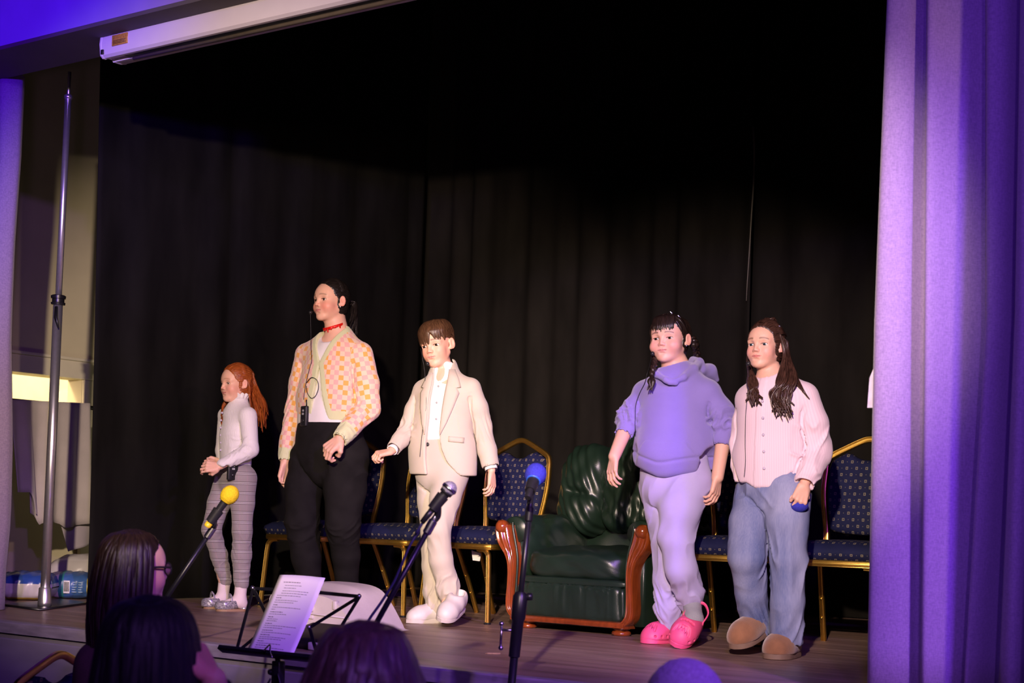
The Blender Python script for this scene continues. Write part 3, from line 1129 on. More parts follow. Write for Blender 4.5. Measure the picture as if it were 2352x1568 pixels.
def make_armchair():
    fl, fr = ground(1217, 1441), ground(1428, 1459)
    mid = (fl + fr) / 2
    yaw = math.atan2(fr.y - fl.y, fr.x - fl.x)
    t = thing('armchair', 'dark green leather club armchair with carved red-brown wooden arm fronts', 'armchair', mid, yaw)
    # local: front at y = -0.05, back towards +y
    ridge = lambda x, f, ph: (abs(math.sin(x * f + ph + 0.9 * math.sin(x * f * 0.37) + 0.5 * math.sin(x * f * 0.71 + 2))) ** 0.6)
    bm = BM()
    add_box(bm, (-0.30, 0.0, 0.05), (0.30, 0.66, 0.25), bev=0.03)
    obj('base', bm, m_leather, t)
    cushion('front_panel', 0.305, 0.050, 0.082, t, Matrix.Translation((0, -0.015, 0.140)),
            lambda x, y, z: (0.012 * ridge(x * 7 + 0.12 * z * math.sin(x * 9), 4.6, 0.4) * (0.35 + 0.65 * max(0, z * 0.5 + 0.5)) + 0.003 * noise1(x * 2, z * 0.5, 5)) if y < 0 else 0, 46, 6)
    cushion('front_border', 0.305, 0.050, 0.020, t, Matrix.Translation((0, -0.014, 0.236)), None, 16, 4)
    cushion('seat_cushion', 0.285, 0.27, 0.076, t, Matrix.Translation((0, 0.20, 0.322)) @ Matrix.Rotation(0.05, 4, 'X'),
            lambda x, y, z: 0.006 * noise1(x * 1.6, y * 2 + z * 1.0, 1) + (0.005 * ridge(x * 2 + z * 1.2, 5, 1.2) * (y < 0.2) * max(0, abs(x) - 0.25)), 36, 4.2)
    Rb = Matrix.Translation((0, 0.50, 0.44)) @ Matrix.Rotation(-0.22, 4, 'X')
    cushion('back_body', 0.355, 0.09, 0.34, t, Rb @ Matrix.Translation((0, 0.10, 0.14)), None, 24, 3.0)
    cushion('back_panel', 0.175, 0.12, 0.245, t, Rb @ Matrix.Translation((0.0, -0.01, 0.275)),
            lambda x, y, z: (0.013 * ridge(x * 3.0 + 0.25 * math.sin(z * 3), 4.2, 0.3) * (0.3 + 0.7 * min(1, abs(z + 0.1) * 1.6)) + 0.010 * noise1(x * 2, z * 3, 2)) if y < 0.3 else 0, 44, 3.2)
    for s in (-1, 1):
        def wing(x, y, z, s=s):
            c0 = -0.16
            tuft = math.exp(-((z - c0 - 0.10 * (x * s)) / 0.075) ** 2) * 0.034 * math.exp(-((x * s + 0.15) / 0.55) ** 2)
            pull = 0.012 * math.sin(7 * math.atan2(z - c0, -(x * s) + 0.6) + s) * math.exp(-((z - c0) / 0.30) ** 2 - ((x * s + 0.35) / 0.45) ** 2)
            return (-tuft + pull + 0.010 * noise1(x * 2.5, z * 2.6, 3 + s)) if y < 0.4 else 0
        cushion('back_wing', 0.145, 0.135, 0.235, t, Rb @ Matrix.Translation((s * 0.268, -0.030, 0.235)) @ Matrix.Rotation(s * 0.20, 4, 'Z'), wing, 44, 2.8)
    for s in (-1, 1):
        bm = BM()
        pts = spline([(s * 0.350, -0.02, 0.468), (s * 0.350, 0.10, 0.482), (s * 0.348, 0.28, 0.486), (s * 0.342, 0.46, 0.490), (s * 0.325, 0.60, 0.47)], 8)
        sec = [(math.cos(a) * 0.9, math.sin(a) * 1.0) for a in [2 * math.pi * k / 20 for k in range(20)]]
        add_tube(bm, pts, [0.068 + 0.004 * math.sin(i * 0.9) for i in range(len(pts))], section=sec)
        obj('arm_roll', bm, m_leather, t)
        cushion('arm_inner', 0.050, 0.30, 0.165, t, Matrix.Translation((s * 0.318, 0.30, 0.37)),
                lambda x, y, z: 0.008 * noise1(y * 2, z * 2, s), 18, 3.4)
        bm = BM()
        side = [(0.0, 0.045), (0.66, 0.045), (0.70, 0.30), (0.66, 0.50), (0.50, 0.50), (0.26, 0.475), (0.0, 0.455)]
        add_prism(bm, side, s * 0.315, s * 0.372, 'x', bev=0.012)
        obj('arm_side', bm, m_leather, t)
        # carved arm front: S-shaped scroll, broad at the top, slim below
        cen = [(0.378, 0.502, 0.034), (0.386, 0.472, 0.042), (0.376, 0.425, 0.042), (0.352, 0.375, 0.031), (0.335, 0.325, 0.023), (0.330, 0.27, 0.019),
               (0.332, 0.20, 0.018), (0.335, 0.13, 0.020), (0.328, 0.085, 0.020), (0.302, 0.056, 0.015)]
        cs = spline(cen, 6)
        bm = BM()
        rings = []
        for i, (x, z, w) in enumerate(cs):
            a = Vector((cs[min(i + 1, len(cs) - 1)][0] - cs[max(i - 1, 0)][0], 0, cs[min(i + 1, len(cs) - 1)][1] - cs[max(i - 1, 0)][1])).normalized()
            nx = Vector((a.z, 0, -a.x))
            ring = []
            for k in range(21):
                u = k / 20 * 2 - 1
                groove = (0.007 if w > 0.03 else 0.004) * math.cos(u * math.pi * 2.5 + 0.5)
                ring.append(bm.verts.new(Vector((s * x, 0, z)) + Vector((nx.x * s, 0, nx.z)) * (u * w) + Vector((0, -0.062 - 0.018 * math.sqrt(max(0, 1 - u * u)) - groove, 0))))
            for k in range(4):
                u = 1 - (k / 3) * 2
                ring.append(bm.verts.new(Vector((s * x, 0, z)) + Vector((nx.x * s, 0, nx.z)) * (u * w)))
            rings.append(ring)
        for A, B in zip(rings, rings[1:]):
            for k in range(len(A)):
                bm.faces.new((A[k], A[(k + 1) % len(A)], B[(k + 1) % len(A)], B[k]))
        bm.faces.new(rings[0][::-1])
        bm.faces.new(rings[-1])
        af = obj('arm_front', bm, m_wood, t, angle=50)
        bm = BM()
        add_lathe(bm, [(0.0, 0.026), (0.014, 0.024), (0.026, 0.015), (0.033, 0.0), (0.033, -0.03), (0.0, -0.03)], 20, frame_m((s * 0.390, -0.074, 0.482), (0, -1, 0)))
        obj('scroll_boss', bm, m_wood, af)
        bm = BM()
        add_tube(bm, [(s * (x - w - 0.008), -0.055, z + 0.012) for x, z, w in cs[2:-4]], 0.006, n=6)
        obj('welt', bm, m_leather, af)
        for yy in (-0.012, 0.58):
            bm = BM()
            add_lathe(bm, [(0.0, 0.0), (0.036, 0.0), (0.044, 0.006), (0.046, 0.013), (0.042, 0.020), (0.034, 0.024), (0.032, 0.027), (0.042, 0.031), (0.042, 0.036), (0.0, 0.037)], 22,
                      Matrix.Translation((s * 0.262, yy, 0)))
            obj('bun_foot', bm, m_wood, t)
    bm = BM()
    pr = [(-0.075, 0.036), (-0.085, 0.040), (-0.088, 0.052), (-0.082, 0.062), (-0.07, 0.066), (0.02, 0.066), (0.02, 0.034)]
    add_prism(bm, pr, -0.315, 0.315, 'x')
    obj('base_rail', bm, m_wood, t, angle=40)
    bm = BM()
    add_tube(bm, [(0.07, 0.47, 0.775), (0.16, 0.47, 0.778)], 0.004, n=8)
    obj('seam_bar', bm, m_steel, t)
    return t


armchair = make_armchair()

# ------------------------------------------------------------------ microphones and stands
m_standblack = mat('stand_black_enamel', (0.012, 0.012, 0.016), 0.35, noise=0.15, nscale=60, metal=0.3)
m_mic = mat('mic_black', (0.014, 0.014, 0.015), 0.38, noise=0.15, nscale=90)
m_cable = mat('cable_rubber', (0.012, 0.012, 0.014), 0.5)


def foam(name, c):
    return mat(name, c, 0.95, noise=0.15, nscale=160, bump=0.8, bscale=330, spec=0.1, bdist=0.004)


def microphone(name, label, tip, tail, head, hr, ring=None, cap=None, zone=None):
    """handheld microphone from tail to head; head 'foam' material or None for a steel grille"""
    tip, tail = Vector(tip), Vector(tail)
    ax_ = (tip - tail)
    L_ = ax_.length
    t = thing(name, label, 'microphone', tail)
    M = frame_m((0, 0, 0), ax_)
    bm = BM()
    add_lathe(bm, [(0.0, 0.0), (0.0095, 0.0), (0.0108, 0.004), (0.0118, L_ * 0.2), (0.0145, L_ * 0.55), (0.0165, L_ * 0.74), (0.0185, L_ * 0.80), (0.016, L_ * 0.83), (0.0, L_ * 0.83)], 24, M)
    obj('body', bm, m_mic, t, angle=40)
    zc = L_ - hr
    if head is not None:
        bm = BM()
        bmesh.ops.create_uvsphere(bm, u_segments=36, v_segments=24, radius=1)
        for v in bm.verts:
            x, y, z = v.co
            v.co = M @ Vector((x * hr, y * hr, zc + z * hr * 1.08 - (0.1 * hr if z < 0 else 0)))
        obj('windscreen', bm, head, t)
        if ring is not None:
            bm = BM()
            add_lathe(bm, [(0.020, zc - hr * 0.98), (hr * 0.66, zc - hr * 1.02), (hr * 0.70, zc - hr * 0.84), (hr * 0.6, zc - hr * 0.6)], 28, M)
            obj('windscreen_ring', bm, ring, t)
    else:
        bm = BM()
        bmesh.ops.create_uvsphere(bm, u_segments=40, v_segments=26, radius=1)
        for v in bm.verts:
            x, y, z = v.co
            v.co = M @ Vector((x * hr, y * hr, zc + z * hr))
        obj('grille', bm, m_grille, t)
        bm = BM()
        add_lathe(bm, [(hr * 0.95, zc - 0.006), (hr * 1.06, zc - 0.004), (hr * 1.06, zc + 0.004), (hr * 0.95, zc + 0.006)], 32, M)
        obj('grille_band', bm, m_steel, t)
        bm = BM()
        add_lathe(bm, [(0.019, zc - hr * 0.9), (hr * 0.9, zc - hr * 0.55), (hr * 0.8, zc - hr * 0.3), (0.01, zc - hr * 0.3)], 28, M)
        obj('neck', bm, m_mic, t)
    if cap is not None:
        bm = BM()
        add_lathe(bm, [(0.0, -0.016), (0.0115, -0.016), (0.0125, -0.012), (0.0125, 0.002), (0.0, 0.002)], 20, M)
        obj('end_ring', bm, cap, t)
    return t, M, L_


def grille_mat():
    m = bpy.data.materials.new('steel_mesh')
    m.use_nodes = True
    N, Lk = nodes_of(m)
    b = N['Principled BSDF']
    b.inputs['Metallic'].default_value = 0.35
    b.inputs['Roughness'].default_value = 0.42
    tc = N.new('ShaderNodeTexCoord')
    v = N.new('ShaderNodeTexVoronoi')
    v.inputs['Scale'].default_value = 420
    Lk.new(tc.outputs['Object'], v.inputs['Vector'])
    r = N.new('ShaderNodeValToRGB')
    r.color_ramp.elements[0].position, r.color_ramp.elements[1].position = 0.2, 0.6
    r.color_ramp.elements[0].color, r.color_ramp.elements[1].color = (0.70, 0.70, 0.71, 1), (0.22, 0.22, 0.22, 1)
    Lk.new(v.outputs[0], r.inputs[0])
    Lk.new(r.outputs[0], b.inputs['Base Color'])
    return m


m_grille = grille_mat()
m_yfoam, m_bfoam = foam('yellow_foam', (0.72, 0.52, 0.02)), foam('blue_foam', (0.045, 0.05, 0.42))
m_yplast = mat('yellow_plastic', (0.70, 0.48, 0.02), 0.4, noise=0.05, nscale=30)
m_bplast = mat('blue_plastic', (0.03, 0.12, 0.62), 0.35, noise=0.05, nscale=30)


def clip(parent, c, ax_, up):
    bm = BM()
    M = frame_m(c, ax_, up)
    sec = [(math.cos(a), math.sin(a)) for a in np.linspace(0.5, 5.8, 16)]
    rings = []
    for z, r in ((-0.026, 0.0135), (0.0, 0.0150), (0.026, 0.0165)):
        rings.append(([bm.verts.new(M @ Vector((-x * r, -y * r, z))) for x, y in sec], [bm.verts.new(M @ Vector((-x * (r + 0.004), -y * (r + 0.004), z))) for x, y in sec]))
    for (a0, b0), (a1, b1) in zip(rings, rings[1:]):
        for k in range(15):
            bm.faces.new((a0[k], a0[k + 1], a1[k + 1], a1[k]))
            bm.faces.new((b0[k], b1[k], b1[k + 1], b0[k + 1]))
        for k in (0, 15):
            bm.faces.new((a0[k], b0[k], b1[k], a1[k]))
    for A, B in (rings[0], rings[-1]):
        for k in range(15):
            bm.faces.new((A[k], A[k + 1], B[k + 1], B[k]))
    return obj('mic_clip', bm, m_mic, parent, angle=40)


def stand(name, label, base, clutch, end, swivel, boom_tail=None, ang=0.6):
    """floor stand: round-legged tripod, lower tube, clutch, upper tube; optional boom to `end`"""
    t = thing(name, label, 'microphone stand', base)
    o = Vector(base)
    c, e = Vector(clutch) - o, Vector(end) - o
    foot = Vector((c.x * 0.0, c.y * 0.0, 0.16))
    bm = BM()
    add_tube(bm, [foot * 0.5, c], 0.0135, n=14)
    obj('lower_tube', bm, m_standblack, t)
    up = (c - foot).normalized()
    bm = BM()
    add_lathe(bm, [(0.012, -0.10), (0.0185, -0.095), (0.0195, 0.02), (0.0235, 0.03), (0.0245, 0.10), (0.016, 0.115)], 18, frame_m(c, up))
    obj('clutch', bm, m_standblack, t, angle=35)
    for k in range(3):
        a = ang + k * 2.0944
        bm = BM()
        add_tube(bm, [foot + Vector((0, 0, -0.02)), foot + Vector((math.cos(a) * 0.30, math.sin(a) * 0.30, -0.145))], 0.0085, n=10)
        lg = obj('leg', bm, m_standblack, t)
        bm = BM()
        add_lathe(bm, [(0.0, 0.03), (0.011, 0.028), (0.012, -0.006), (0.010, -0.013), (0.0, -0.014)], 12, Matrix.Translation(foot + Vector((math.cos(a) * 0.30, math.sin(a) * 0.30, -0.145))))
        obj('rubber_foot', bm, m_dark, lg)
    bm = BM()
    add_lathe(bm, [(0.014, -0.05), (0.024, -0.045), (0.024, 0.03), (0.014, 0.035)], 16, Matrix.Translation(foot))
    obj('leg_hub', bm, m_standblack, t)
    if swivel is None:
        bm = BM()
        add_tube(bm, [c, e], 0.0095, n=12)
        obj('upper_tube', bm, m_standblack, t)
    else:
        s = Vector(swivel) - o
        bm = BM()
        add_tube(bm, [c, s], 0.0095, n=12)
        obj('upper_tube', bm, m_standblack, t)
        bm = BM()
        add_lathe(bm, [(0.0, -0.03), (0.022, -0.028), (0.026, -0.01), (0.026, 0.01), (0.022, 0.028), (0.0, 0.03)], 18, frame_m(s, (ST, -CT, 0.1)))
        obj('swivel', bm, m_standblack, t)
        tail = Vector(boom_tail) - o
        bm = BM()
        add_tube(bm, [tail, e], 0.0085, n=12)
        bo = obj('boom', bm, m_standblack, t)
        bm = BM()
        add_lathe(bm, [(0.0, -0.05), (0.016, -0.048), (0.017, 0.04), (0.010, 0.05)], 14, frame_m(tail, e - tail))
        obj('counterweight', bm, m_standblack, bo)
    d = (e - c).normalized() if swivel is None else (e - Vector(boom_tail) + o).normalized()
    bm = BM()
    add_lathe(bm, [(0.0095, -0.045), (0.0135, -0.04), (0.0135, 0.0), (0.010, 0.004), (0.008, 0.02)], 16, frame_m(e, d))
    obj('thread_collar', bm, m_steel if swivel is not None else m_standblack, t, angle=35)
    return t


# straight stand, blue windscreen, in front of the armchair (stands on the hall floor just off the stage edge)
dB = 4.78
tipB, tailB = at(1236, 1072, dB - 0.03), at(1212, 1143, dB - 0.13)
topB, clB = at(1217, 1166, dB), at(1188, 1440, dB)
botB = at(1178, 1568, dB)
dirB = (topB - botB)
baseB = botB + dirB * ((ZH - botB.z) / dirB.z)
sB = stand('microphone_stand', 'straight black microphone stand before the green armchair', baseB, clB, topB, None)
clB_o = clB - baseB
for ch in list(sB.children):
    if ch.name.startswith('clutch'):
        bm = BM()
        rv = Vector((CT, ST, 0))
        hx = clB_o - rv * 0.0 + Vector((0, 0, -0.01))
        add_tube(bm, [hx, hx - rv * 0.05], 0.005, n=8)
        add_tube(bm, [hx - rv * 0.05 + Vector((0, 0, 0.018)), hx - rv * 0.052 + Vector((0, 0, -0.055))], 0.0042, n=8)
        for z in (0.02, -0.058):
            bmesh.ops.create_uvsphere(bm, u_segments=12, v_segments=8, radius=0.0085, matrix=Matrix.Translation(hx - rv * 0.051 + Vector((0, 0, z))))
        tb = obj('tee_handle', bm, m_steel, ch)
        bm = BM()
        add_lathe(bm, [(0.0, 0.03), (0.012, 0.028), (0.013, 0.012), (0.006, 0.008), (0.006, 0.0)], 14, frame_m(clB_o + Vector((0, 0, 0.10)) + rv * 0.018, rv))
        obj('knob', bm, m_standblack, ch)
micB, MB_, LB = microphone('microphone', 'black microphone with a blue foam windscreen on the straight stand', tipB, tailB, m_bfoam, 0.0345, m_bplast)
cB = tailB + (tipB - tailB) * 0.40 - baseB
clip(sB, cB, tipB - tailB, Vector((0, 0, 1)))
bm = BM()
add_tube(bm, [topB - baseB, topB - baseB + Vector((0, 0, 0.02)), cB - Vector((0, 0, 0.018))], 0.010, n=10)
obj('clip_joint', bm, m_mic, sB)

# boom stand with a steel-grille microphone in front of the boy
dC = 4.45
tipC, tailC = at(1043, 1108, dC - 0.02), at(993, 1170, dC - 0.02)
endC, tailBoom = at(995, 1196, dC), at(838, 1478, dC)
dv = tailBoom - endC
swC = endC + dv * 0.93
baseC = Vector((swC.x, swC.y, ZH))
sC = stand('microphone_stand', 'black boom microphone stand before the person in the beige suit', baseC, swC + Vector((0, 0, -0.35)), endC, swC, swC + dv * 0.25)
micC, MC_, LC = microphone('microphone', 'black microphone with a round steel grille on the middle boom', tipC, tailC, None, 0.0228)
axC = (tipC - tailC)
cC = tailC + axC * 0.26 - baseC
clip(sC, cC, axC, Vector((0, 0, 1)))
bm = BM()
add_tube(bm, spline([endC - baseC, endC - baseC + (axC.normalized() * 0.02), cC - Vector((0, 0, 0.012))], 4), 0.011, n=10)
obj('clip_joint', bm, m_mic, sC)
bm = BM()
u_ = -axC.normalized()
nrm_ = Vector((CT, ST, 0)) * -0.022
pts = [Vector((0, 0, 0)), u_ * 0.03, u_ * 0.075 + Vector((0, 0, -0.01))] + [endC - tailC + dv * k + nrm_ * (1.0 + 0.3 * math.sin(k * 9)) for k in (0.08, 0.2, 0.35, 0.5, 0.65, 0.8, 0.92)]
add_tube(bm, spline(pts, 8), 0.0042, n=8)
ca = obj('cable', bm, mat('blue_black_cable', (0.02, 0.02, 0.06), 0.45), micC)
bm = BM()
add_lathe(bm, [(0.0, -0.05), (0.008, -0.05), (0.0095, -0.02), (0.0095, 0.0), (0.0, 0.0)], 14, frame_m((0, 0, 0), axC))
obj('plug', bm, m_mic, micC)

# boom stand with a yellow windscreen at the left; its tail end is hidden behind the audience
dY = 5.3
tipY, tailY = at(540, 1119, dY - 0.03), at(481, 1201, dY - 0.03)
endY, tb_ = at(490, 1212, dY), at(372, 1388, dY)
dvY = tb_ - endY
swY = endY + dvY * 1.15
sY = stand('microphone_stand', 'black boom microphone stand at the left, before the child in plaid trousers', Vector((swY.x, swY.y, ZH)), swY + Vector((0, 0, -0.3)), endY, swY, swY + dvY * 0.25, ang=1.66)
micY, MY_, LY = microphone('microphone', 'black microphone with a yellow foam windscreen and yellow end ring', tipY, tailY, m_yfoam, 0.0315, m_yplast, m_yplast)
bY = Vector((swY.x, swY.y, ZH))
cY = tailY + (tipY - tailY) * 0.2 - bY
clip(sY, cY, tipY - tailY, Vector((0, 0, 1)))
bm = BM()
add_tube(bm, [endY - bY, cY - Vector((0, 0, 0.014))], 0.011, n=10)
obj('clip_joint', bm, m_mic, sY)

# ------------------------------------------------------------------ floor monitor speaker
m_shell = mat('off_white_speaker_shell', (0.60, 0.53, 0.53), 0.5, noise=0.05, nscale=14, bump=0.15, bscale=300)
s0, s1 = ground(866, 1446), ground(600, 1447)
fy = 4.62
sx0, sx1 = on_y(874, 1440, 4.90).x, on_y(676, 1440, 4.90).x
spk = thing('monitor_speaker', 'off-white plastic stage monitor speaker lying on its side behind the music stand', 'speaker', ((sx0 + sx1) / 2, 4.90, 0), math.radians(3))
hw = (sx0 - sx1) / 2
bm = BM()
prof = [(-hw, 0.05), (-hw, 0.17), (-hw + 0.05, 0.212), (hw - 0.26, 0.214), (hw - 0.15, 0.196), (hw - 0.085, 0.145), (hw - 0.03, 0.075), (hw, 0.030), (hw - 0.01, 0.022), (-hw + 0.01, 0.022)]
cut = []
for k in range(9):
    u = k / 8
    y = -0.17 + 0.34 * u
    sc = 0.90 + 0.10 * math.sin(math.pi * u) ** 0.5
    top = 0.80 + 0.20 * math.sin(math.pi * min(1, u * 1.0 + 0.0) * 0.5 + 0.0) if u < 0.5 else 1.0
    cut.append([bm.verts.new((x * (0.97 + 0.03 * math.sin(math.pi * u) ** 0.5), y, 0.022 + (z - 0.022) * top)) for x, z in [(p[0], p[1]) for p in spline([(a, b, 0) for a, b in prof], 5)]])
for A, B in zip(cut, cut[1:]):
    for k in range(len(A)):
        bm.faces.new((A[k], A[(k + 1) % len(A)], B[(k + 1) % len(A)], B[k]))
bm.faces.new(cut[0][::-1])
bm.faces.new(cut[-1])
obj('shell', bm, m_shell, spk, angle=35)
bm = BM()
add_box(bm, (-hw + 0.05, -0.165, 0.0), (hw - 0.08, 0.16, 0.024), bev=0.004)
obj('shadow_gap_base', bm, m_dark, spk)  # black slab standing in for the shadow gap below the shell
bm = BM()
add_box(bm, (hw - 0.36, -0.182, 0.100), (hw - 0.24, -0.150, 0.128), bev=0.01, seg=3)
add_box(bm, (hw - 0.38, -0.178, 0.070), (hw - 0.24, -0.150, 0.088), bev=0.004)
obj('handle', bm, m_shell, spk)
bm = BM()
add_box(bm, (hw - 0.140, -0.176, 0.115), (hw - 0.118, -0.150, 0.155), bev=0.006)
bmesh.ops.create_uvsphere(bm, u_segments=12, v_segments=8, radius=0.009, matrix=Matrix.Translation((hw - 0.142, -0.168, 0.095)))
obj('lug', bm, m_shell, spk)
bm = BM()
add_tube(bm, [(-hw + 0.02, -0.176, 0.093), (0.0, -0.176, 0.093), (hw - 0.05, -0.172, 0.085)], 0.004, n=6)
obj('seam', bm, m_shell, spk)

# black box put in for the shadow gap under the speaker
bb = on_y(722, 1487, YF + 0.16)
pd = thing('shadow_gap_box', 'low black box put in for the shadow gap behind the sheet of paper', 'shadow box', (bb.x - 0.02, YF + 0.24, 0))
bm = BM()
add_prism(bm, [(-0.11, 0.0), (-0.11, 0.035), (-0.09, 0.045), (0.10, 0.085), (0.11, 0.075), (0.11, 0.0)], -0.16, 0.16, 'x', bev=0.006)
obj('case', bm, m_dark, pd)
for x, c_ in ((0.03, m_case), (0.10, m_violet)):
    bm = BM()
    add_box(bm, (x, -0.13, 0.002), (x + 0.04, -0.112, 0.032), bev=0.004)
    obj('plug', bm, c_, pd)

# ------------------------------------------------------------------ music stand and its sheet
def music_stand():
    d0 = 5.45
    A = at(571, 1479, d0)      # lower left corner of the sheet
    Bp = at(683, 1490, 5.36)
    xw = Vector((1, 0, 0))
    # desk plane: x along the stage, tilted back
    tilt = 0.56
    upv = Vector((0, math.sin(tilt), math.cos(tilt)))
    nv = Vector((0, -math.cos(tilt), math.sin(tilt)))
    c = (A + Bp) / 2
    c.y = on_y(627, 1485, 3.98).y
    c = on_y(627, 1503, 3.60)
    base = Vector((c.x + 0.0, c.y + 0.02, ZH))
    t = thing('music_stand', 'folding black wire music stand in front of the stage edge', 'music stand', base)
    o = c - base

    def D(x, u, n=0.0):
        return o + xw * x + upv * u + nv * n
    bm = BM()
    add_prism(bm, [(-0.0, 0.0), (-0.0, 0.004), (0.004, 0.004)], 0, 0.001, 'x')
    bm.clear()
    M = Matrix.Translation(o) @ Matrix((xw, nv, upv)).transposed().to_4x4()
    add_box(bm, (-0.235, -0.004, -0.012), (0.285, 0.026, -0.006), bev=0.001, M=M)
    add_box(bm, (-0.235, 0.023, -0.012), (0.285, 0.026, 0.004), bev=0.001, M=M)
    obj('ledge', bm, m_blackmetal, t)

    def bar(a, b, name='desk_bar', w=0.0058):
        bm = BM()
        A_, B_ = D(*a), D(*b)
        add_tube(bm, [A_, B_], w, section=[(0.35, 1), (0.35, -1), (-0.35, -1), (-0.35, 1)], nrm=tuple(nv))
        return obj(name, bm, m_blackmetal, t, smooth=False)
    L0, R0 = (-0.175, -0.006), (0.205, -0.006)
    L1, R1 = (-0.235, 0.245), (0.255, 0.245)
    for a, b in ((L0, L1), (R0, R1), (L1, (-0.0, 0.250)), ((-0.0, 0.250), R1), (L1, (-0.075, 0.115)), (R1, (0.10, 0.115)), (L0, (-0.075, 0.115)), (R0, (0.10, 0.115)), ((0.012, -0.01), (0.012, 0.252))):
        bar((a[0], a[1], -0.006), (b[0], b[1], -0.006))
    for a in (L1, R1, (-0.075, 0.115), (0.10, 0.115)):
        bm = BM()
        add_lathe(bm, [(0.0, -0.004), (0.0075, -0.004), (0.0075, 0.003), (0.004, 0.006), (0.0, 0.006)], 12, frame_m(D(a[0], a[1], -0.002), nv))
        obj('rivet', bm, m_steel, t)
    head = o + Vector((0.012, 0.015, -0.06))
    bm = BM()
    add_box(bm, (-0.018, -0.016, -0.05), (0.018, 0.016, 0.04), bev=0.005, M=Matrix.Translation(head))
    add_tube(bm, [head + Vector((0.0, 0, 0.02)), D(0.012, 0.0, -0.01)], 0.009, n=8)
    obj('tilt_joint', bm, m_blackmetal, t)
    bm = BM()
    add_lathe(bm, [(0.0, 0.022), (0.010, 0.020), (0.012, 0.008), (0.004, 0.0)], 12, frame_m(head + Vector((-0.016, -0.004, 0.0)), (-1, 0, 0)))
    obj('wing_nut', bm, m_blackmetal, t)
    top = Vector((head.x, head.y, head.z))
    bm = BM()
    add_tube(bm, [(head.x, head.y, 0.30), top], 0.0075, n=12)
    obj('upper_tube', bm, m_blackmetal, t)
    bm = BM()
    add_tube(bm, [(head.x, head.y, 0.06), (head.x, head.y, 0.36)], 0.0105, n=12)
    obj('lower_tube', bm, m_blackmetal, t)
    for k in range(3):
        a = 0.4 + k * 2.0944
        bm = BM()
        add_tube(bm, [(head.x, head.y, 0.33), (head.x + math.cos(a) * 0.27, head.y + math.sin(a) * 0.27, 0.008)], 0.006, n=8)
        add_tube(bm, [(head.x, head.y, 0.09), (head.x + math.cos(a) * 0.15, head.y + math.sin(a) * 0.15, 0.155)], 0.005, n=8)
        obj('leg', bm, m_blackmetal, t)
    # cables hanging from the joint
    for k, (dx, dz) in enumerate(((-0.03, 0.0), (0.035, 0.02))):
        bm = BM()
        add_tube(bm, spline([head + Vector((dx * 0.5, -0.02, -0.02 + dz)), head + Vector((dx * 1.6, -0.03, -0.10)), head + Vector((dx * 1.2, -0.03, -0.25)), head + Vector((dx * 0.9, -0.02, -0.45)), Vector((head.x + dx * 3, head.y - 0.1, 0.008))], 8), 0.0036, n=6)
        obj('cord', bm, m_cable, t)
    # spring clip at the ledge
    bm = BM()
    add_tube(bm, spline([D(0.0, -0.01, 0.046), D(0.02, 0.012, 0.050), D(0.035, -0.015, 0.050), D(0.05, -0.03, 0.046)], 5), 0.0028, n=6)
    obj('page_clip', bm, m_steel, t)
    # the sheet
    m_paper = mat('white_paper', (0.86, 0.79, 0.88), 0.7, noise=0.02, nscale=8)
    ink = mat('grey_print', (0.10, 0.09, 0.11), 0.8)
    pt = thing('sheet_of_paper', 'white typed running-order sheet standing on the music stand', 'paper', base + D(0, 0, 0.012))
    q = D(0, 0, 0.012)
    x0, x1 = A_x(c), A_x(c) + 0.21

    def S(x, u, lift=0.0):
        curl = 0.010 * (u / 0.30) ** 2 + 0.006 * math.sin(math.pi * (x - x0) / 0.21)
        return D(x, u, 0.012 - 0.004 + curl + lift) - q
    bm = BM()
    gx, gu = 10, 14
    g = [[bm.verts.new(S(x0 + 0.21 * i / gx, -0.004 + 0.297 * j / gu)) for i in range(gx + 1)] for j in range(gu + 1)]
    for r0, r1 in zip(g, g[1:]):
        for i in range(gx):
            bm.faces.new((r0[i], r0[i + 1], r1[i + 1], r1[i]))
    sh = obj('sheet', bm, m_paper, pt)
    sd = sh.modifiers.new('thickness', 'SOLIDIFY')
    sd.thickness = 0.0006
    # typed text: unreadable at this size, so short strokes word by word
    rnd = random.Random(11)
    lines = [(0.265, 0.035, 0.115, 1), (0.253, 0.048, 0.125, 0), (0.243, 0.048, 0.105, 0), (0.232, 0.046, 0.165, 0), (0.223, 0.046, 0.165, 0), (0.214, 0.030, 0.140, 0),
             (0.205, 0.030, 0.055, 1), (0.196, 0.030, 0.135, 0), (0.188, 0.030, 0.120, 0), (0.178, 0.030, 0.052, 1), (0.169, 0.030, 0.160, 0), (0.161, 0.030, 0.048, 0),
             (0.151, 0.030, 0.090, 1), (0.143, 0.030, 0.110, 0), (0.132, 0.030, 0.055, 1), (0.124, 0.030, 0.080, 0), (0.117, 0.030, 0.080, 0), (0.107, 0.030, 0.062, 1),
             (0.099, 0.030, 0.175, 0), (0.091, 0.030, 0.120, 0), (0.081, 0.030, 0.080, 1), (0.073, 0.030, 0.165, 0), (0.064, 0.030, 0.075, 1), (0.056, 0.030, 0.150, 0),
             (0.049, 0.030, 0.135, 0), (0.040, 0.030, 0.060, 1), (0.032, 0.030, 0.140, 0), (0.024, 0.030, 0.085, 1), (0.016, 0.030, 0.165, 0)]
    for n_, (u, xa, xb, bold) in enumerate(lines):
        bm = BM()
        x = xa
        while x < xb:
            wl_ = rnd.uniform(0.005, 0.014)
            xe = min(x + wl_, xb)
            h_ = 0.0013 if bold else 0.0009
            vs = [bm.verts.new(S(x0 + a, u + b, 0.0007)) for a, b in ((x, -h_), (xe, -h_), (xe, h_), (x, h_))]
            bm.faces.new(vs)
            x = xe + 0.0022
        obj('text_line', bm, ink, sh, smooth=False)
    return t


